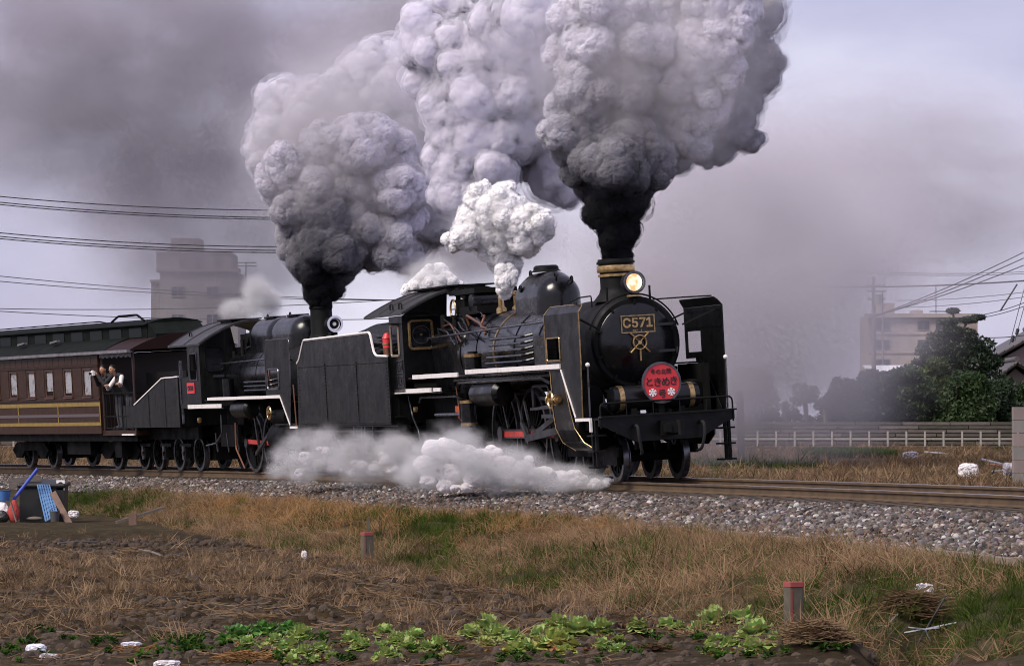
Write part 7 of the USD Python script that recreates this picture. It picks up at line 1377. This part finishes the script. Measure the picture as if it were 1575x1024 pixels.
v = [bl(u, w) for w in (0, 1) for u in (0, 1)]; MB().add(trimesh.convex.convex_hull(np.array([q + [0, o, 0] for q in v for o in (.03, .05)]))).build('sheet', plain('panel_backing', (.10, .20, .40), .6), lat, False)
for i in range(n1 + 1): MB().bar(bl(i / n1, 0), bl(i / n1, 1), .022, .02).build('rib', BLUE2, lat, False)
for i in range(n2 + 1): MB().bar(bl(0, i / n2), bl(1, i / n2), .018, .016).build('cross_rib', BLUE2, lat, False)
tag(MB().bar(jp(82, 757, .3), jp(108, 806, -.15), .13, .03, up=(0, 1, 0)).build('brown_board', WOODB), 'brown board leaning beside the blue ribbed panel', 'board')
bk = thing('grey_bucket', 'dark grey bucket standing in front of the blue panel', 'bucket', loc=[*jp(85, 803, -.1)[:2], gj]); MB().lathe([[0, 0], [.085, 0], [.105, .21], [.11, .22], [.10, .22], [.08, .02], [0, .02]], n=24).build('bucket_body', plain('bucket_grey', (.06, .06, .065), .5), bk); MB().tube(arc((0, .2), .1, 0, 180, 12, 'xz'), .006, 6).build('handle', STEEL, bk)
tag(MB().cyl(jp(21, 768, .2), jp(58, 721, .2), .035, 12).build('blue_pole', plain('blue_pole_paint', (.05, .08, .42), .4)), 'blue pole sticking up slanting from the garden junk', 'pole')
bb = jp(6, 768, .1); b2_ = thing('blue_bucket', 'blue bucket at the left edge of the garden junk', 'bucket', loc=[bb[0], bb[1], bb[2] - .02]); MB().lathe([[0, 0], [.12, 0], [.15, .2], [.16, .21], [.14, .21], [.11, .02], [0, .02]], n=24).build('bucket_body', BLUE, b2_); MB().tube(arc((0, .19), .15, 0, 180, 12, 'xz'), .006, 6).build('handle', STEEL, b2_)
def sack(name, label, cx, yb, yt, w, m, seed, dz):
    a, b = jp(cx, yb, dz), jp(cx, yt, dz); z0 = min(a[2], gj); H = b[2] - z0; c = trimesh.creation.icosphere(4, 1.0); v = c.vertices; t = (v[:, 2] + 1) / 2; k = (w * js / 2) * (1.05 - .55 * t ** 2) * (1 + .25 * (meshkit.fbm(v * 3 + seed, 3, seed) - .5)); rr = np.hypot(v[:, 0], v[:, 1]) ** .7 + 1e-9; u = v[:, :2] / (np.hypot(v[:, 0], v[:, 1])[:, None] + 1e-9)
    c.vertices = np.stack([a[0] + u[:, 0] * rr * k, a[1] + u[:, 1] * rr * k * .7, z0 + H * t], 1); return tag(obj(name, c, m, None, 40), label, 'sack')
sack('red_sack', 'red cloth sack slumped at the left of the black box', 22, 803, 768, 19, REDB, 3, 0); sack('white_sack', 'white sack under the blue bucket at the left edge', 5, 787, 769, 22, BAGW, 5, .05); sack('dark_sack', 'dark sack at the left edge below the white sack', 4, 803, 784, 22, BLACKP, 6, -.05)
tag(MB().bar(jp(17, 772, -.2), jp(26, 802, -.25), .035, .03).build('grey_stick', WOODG), 'grey stick propped against the red sack', 'stick')
tag(obj('grey_bag', trimesh.Trimesh(trimesh.creation.icosphere(3, 1.).vertices * [.17, .12, .045] + [jp(54, 795, .2)[0], JZ + .2, gj + .06], trimesh.creation.icosphere(3, 1.).faces), WOODG, None, 40), 'flat grey bag lying before the black box', 'bag')
sg = thing('white_sign', 'small white card with a black ring at the end of the black box', 'sign'); a, b = jp(87, 753, .5), jp(100, 738, .5); MB().box(a[0], b[0], JZ + .5, JZ + .51, a[2], b[2]).build('card', SIGNWHITE, sg, False); MB().tube(arc(((a[0] + b[0]) / 2, (a[2] + b[2]) / 2 + .01), .045, 0, 360, 24, 'xz', JZ + .495)[:-1], .012, 6, True).build('ring', SIGNBLACK, sg); MB().bar(((a[0] + b[0]) / 2, JZ + .53, gj), ((a[0] + b[0]) / 2, JZ + .53, b[2]), .02).build('stake', WOODG, sg, False)
crumpled('plastic_scrap', 'white crumpled scraps right of the brown board', 113, 797, 18, 12, BAGW, 21, 'plastic scrap', .5)
sk = thing('wooden_stake', 'stump of a wooden stake with a grey pole laid against it', 'stake'); p = on_ground(205, 806); s = p[1] / FOCAL_PX; MB().box(p[0] - 6 * s, p[0] + 6 * s, p[1] - .07, p[1] + .07, p[2] - .1, p[2] + 17 * s).build('stump', WOODB, sk, False); tag(MB().bar(p + [-27 * s, .12, .03], p + [46 * s, .5, 25 * s], .055, .05).build('grey_pole', WOODG), 'long grey pole lying slanted behind the stake stump', 'pole')
for (x0, y0, x1, y1, lb) in ((215, 849, 250, 858, 'pale broken cane lying in the far furrows, longer'), (256, 858, 282, 862, 'pale broken cane lying in the far furrows, right end'), (90, 838, 150, 836, 'weathered strip lying along the furrow at the left')):
    a, b = on_ground(x0, y0), on_ground(x1, y1); tag(MB().tube([a + [0, 0, .03], (a + b) / 2 + [0, 0, .05], b + [0, 0, .03]], .018, 6).build('cane', WOODG), lb, 'cane')
# broken umbrella frame in the gully
uf = thing('umbrella_frame', 'broken white umbrella frame lying in the dark gully', 'umbrella frame'); c = on_ground(1420, 985) + [0, -.1, .10]; s = c[1] / FOCAL_PX
MB().bar(c + [-10 * s, 0, -20 * s], c + [34 * s, .2, 46 * s], .012).build('shaft', STEEL, uf)
for dx, dz in ((-46, -8), (48, 10), (-26, 3), (12, -26), (22, 2)): MB().bar(c, c + [dx * s, RNG.uniform(-.1, .1), dz * s], .010).build('rib', STYRO, uf)
MB().bar(c + [-70 * s, -.2, -2 * s], c + [-40 * s, .1, 22 * s], .012).build('cane', WOODG, uf)
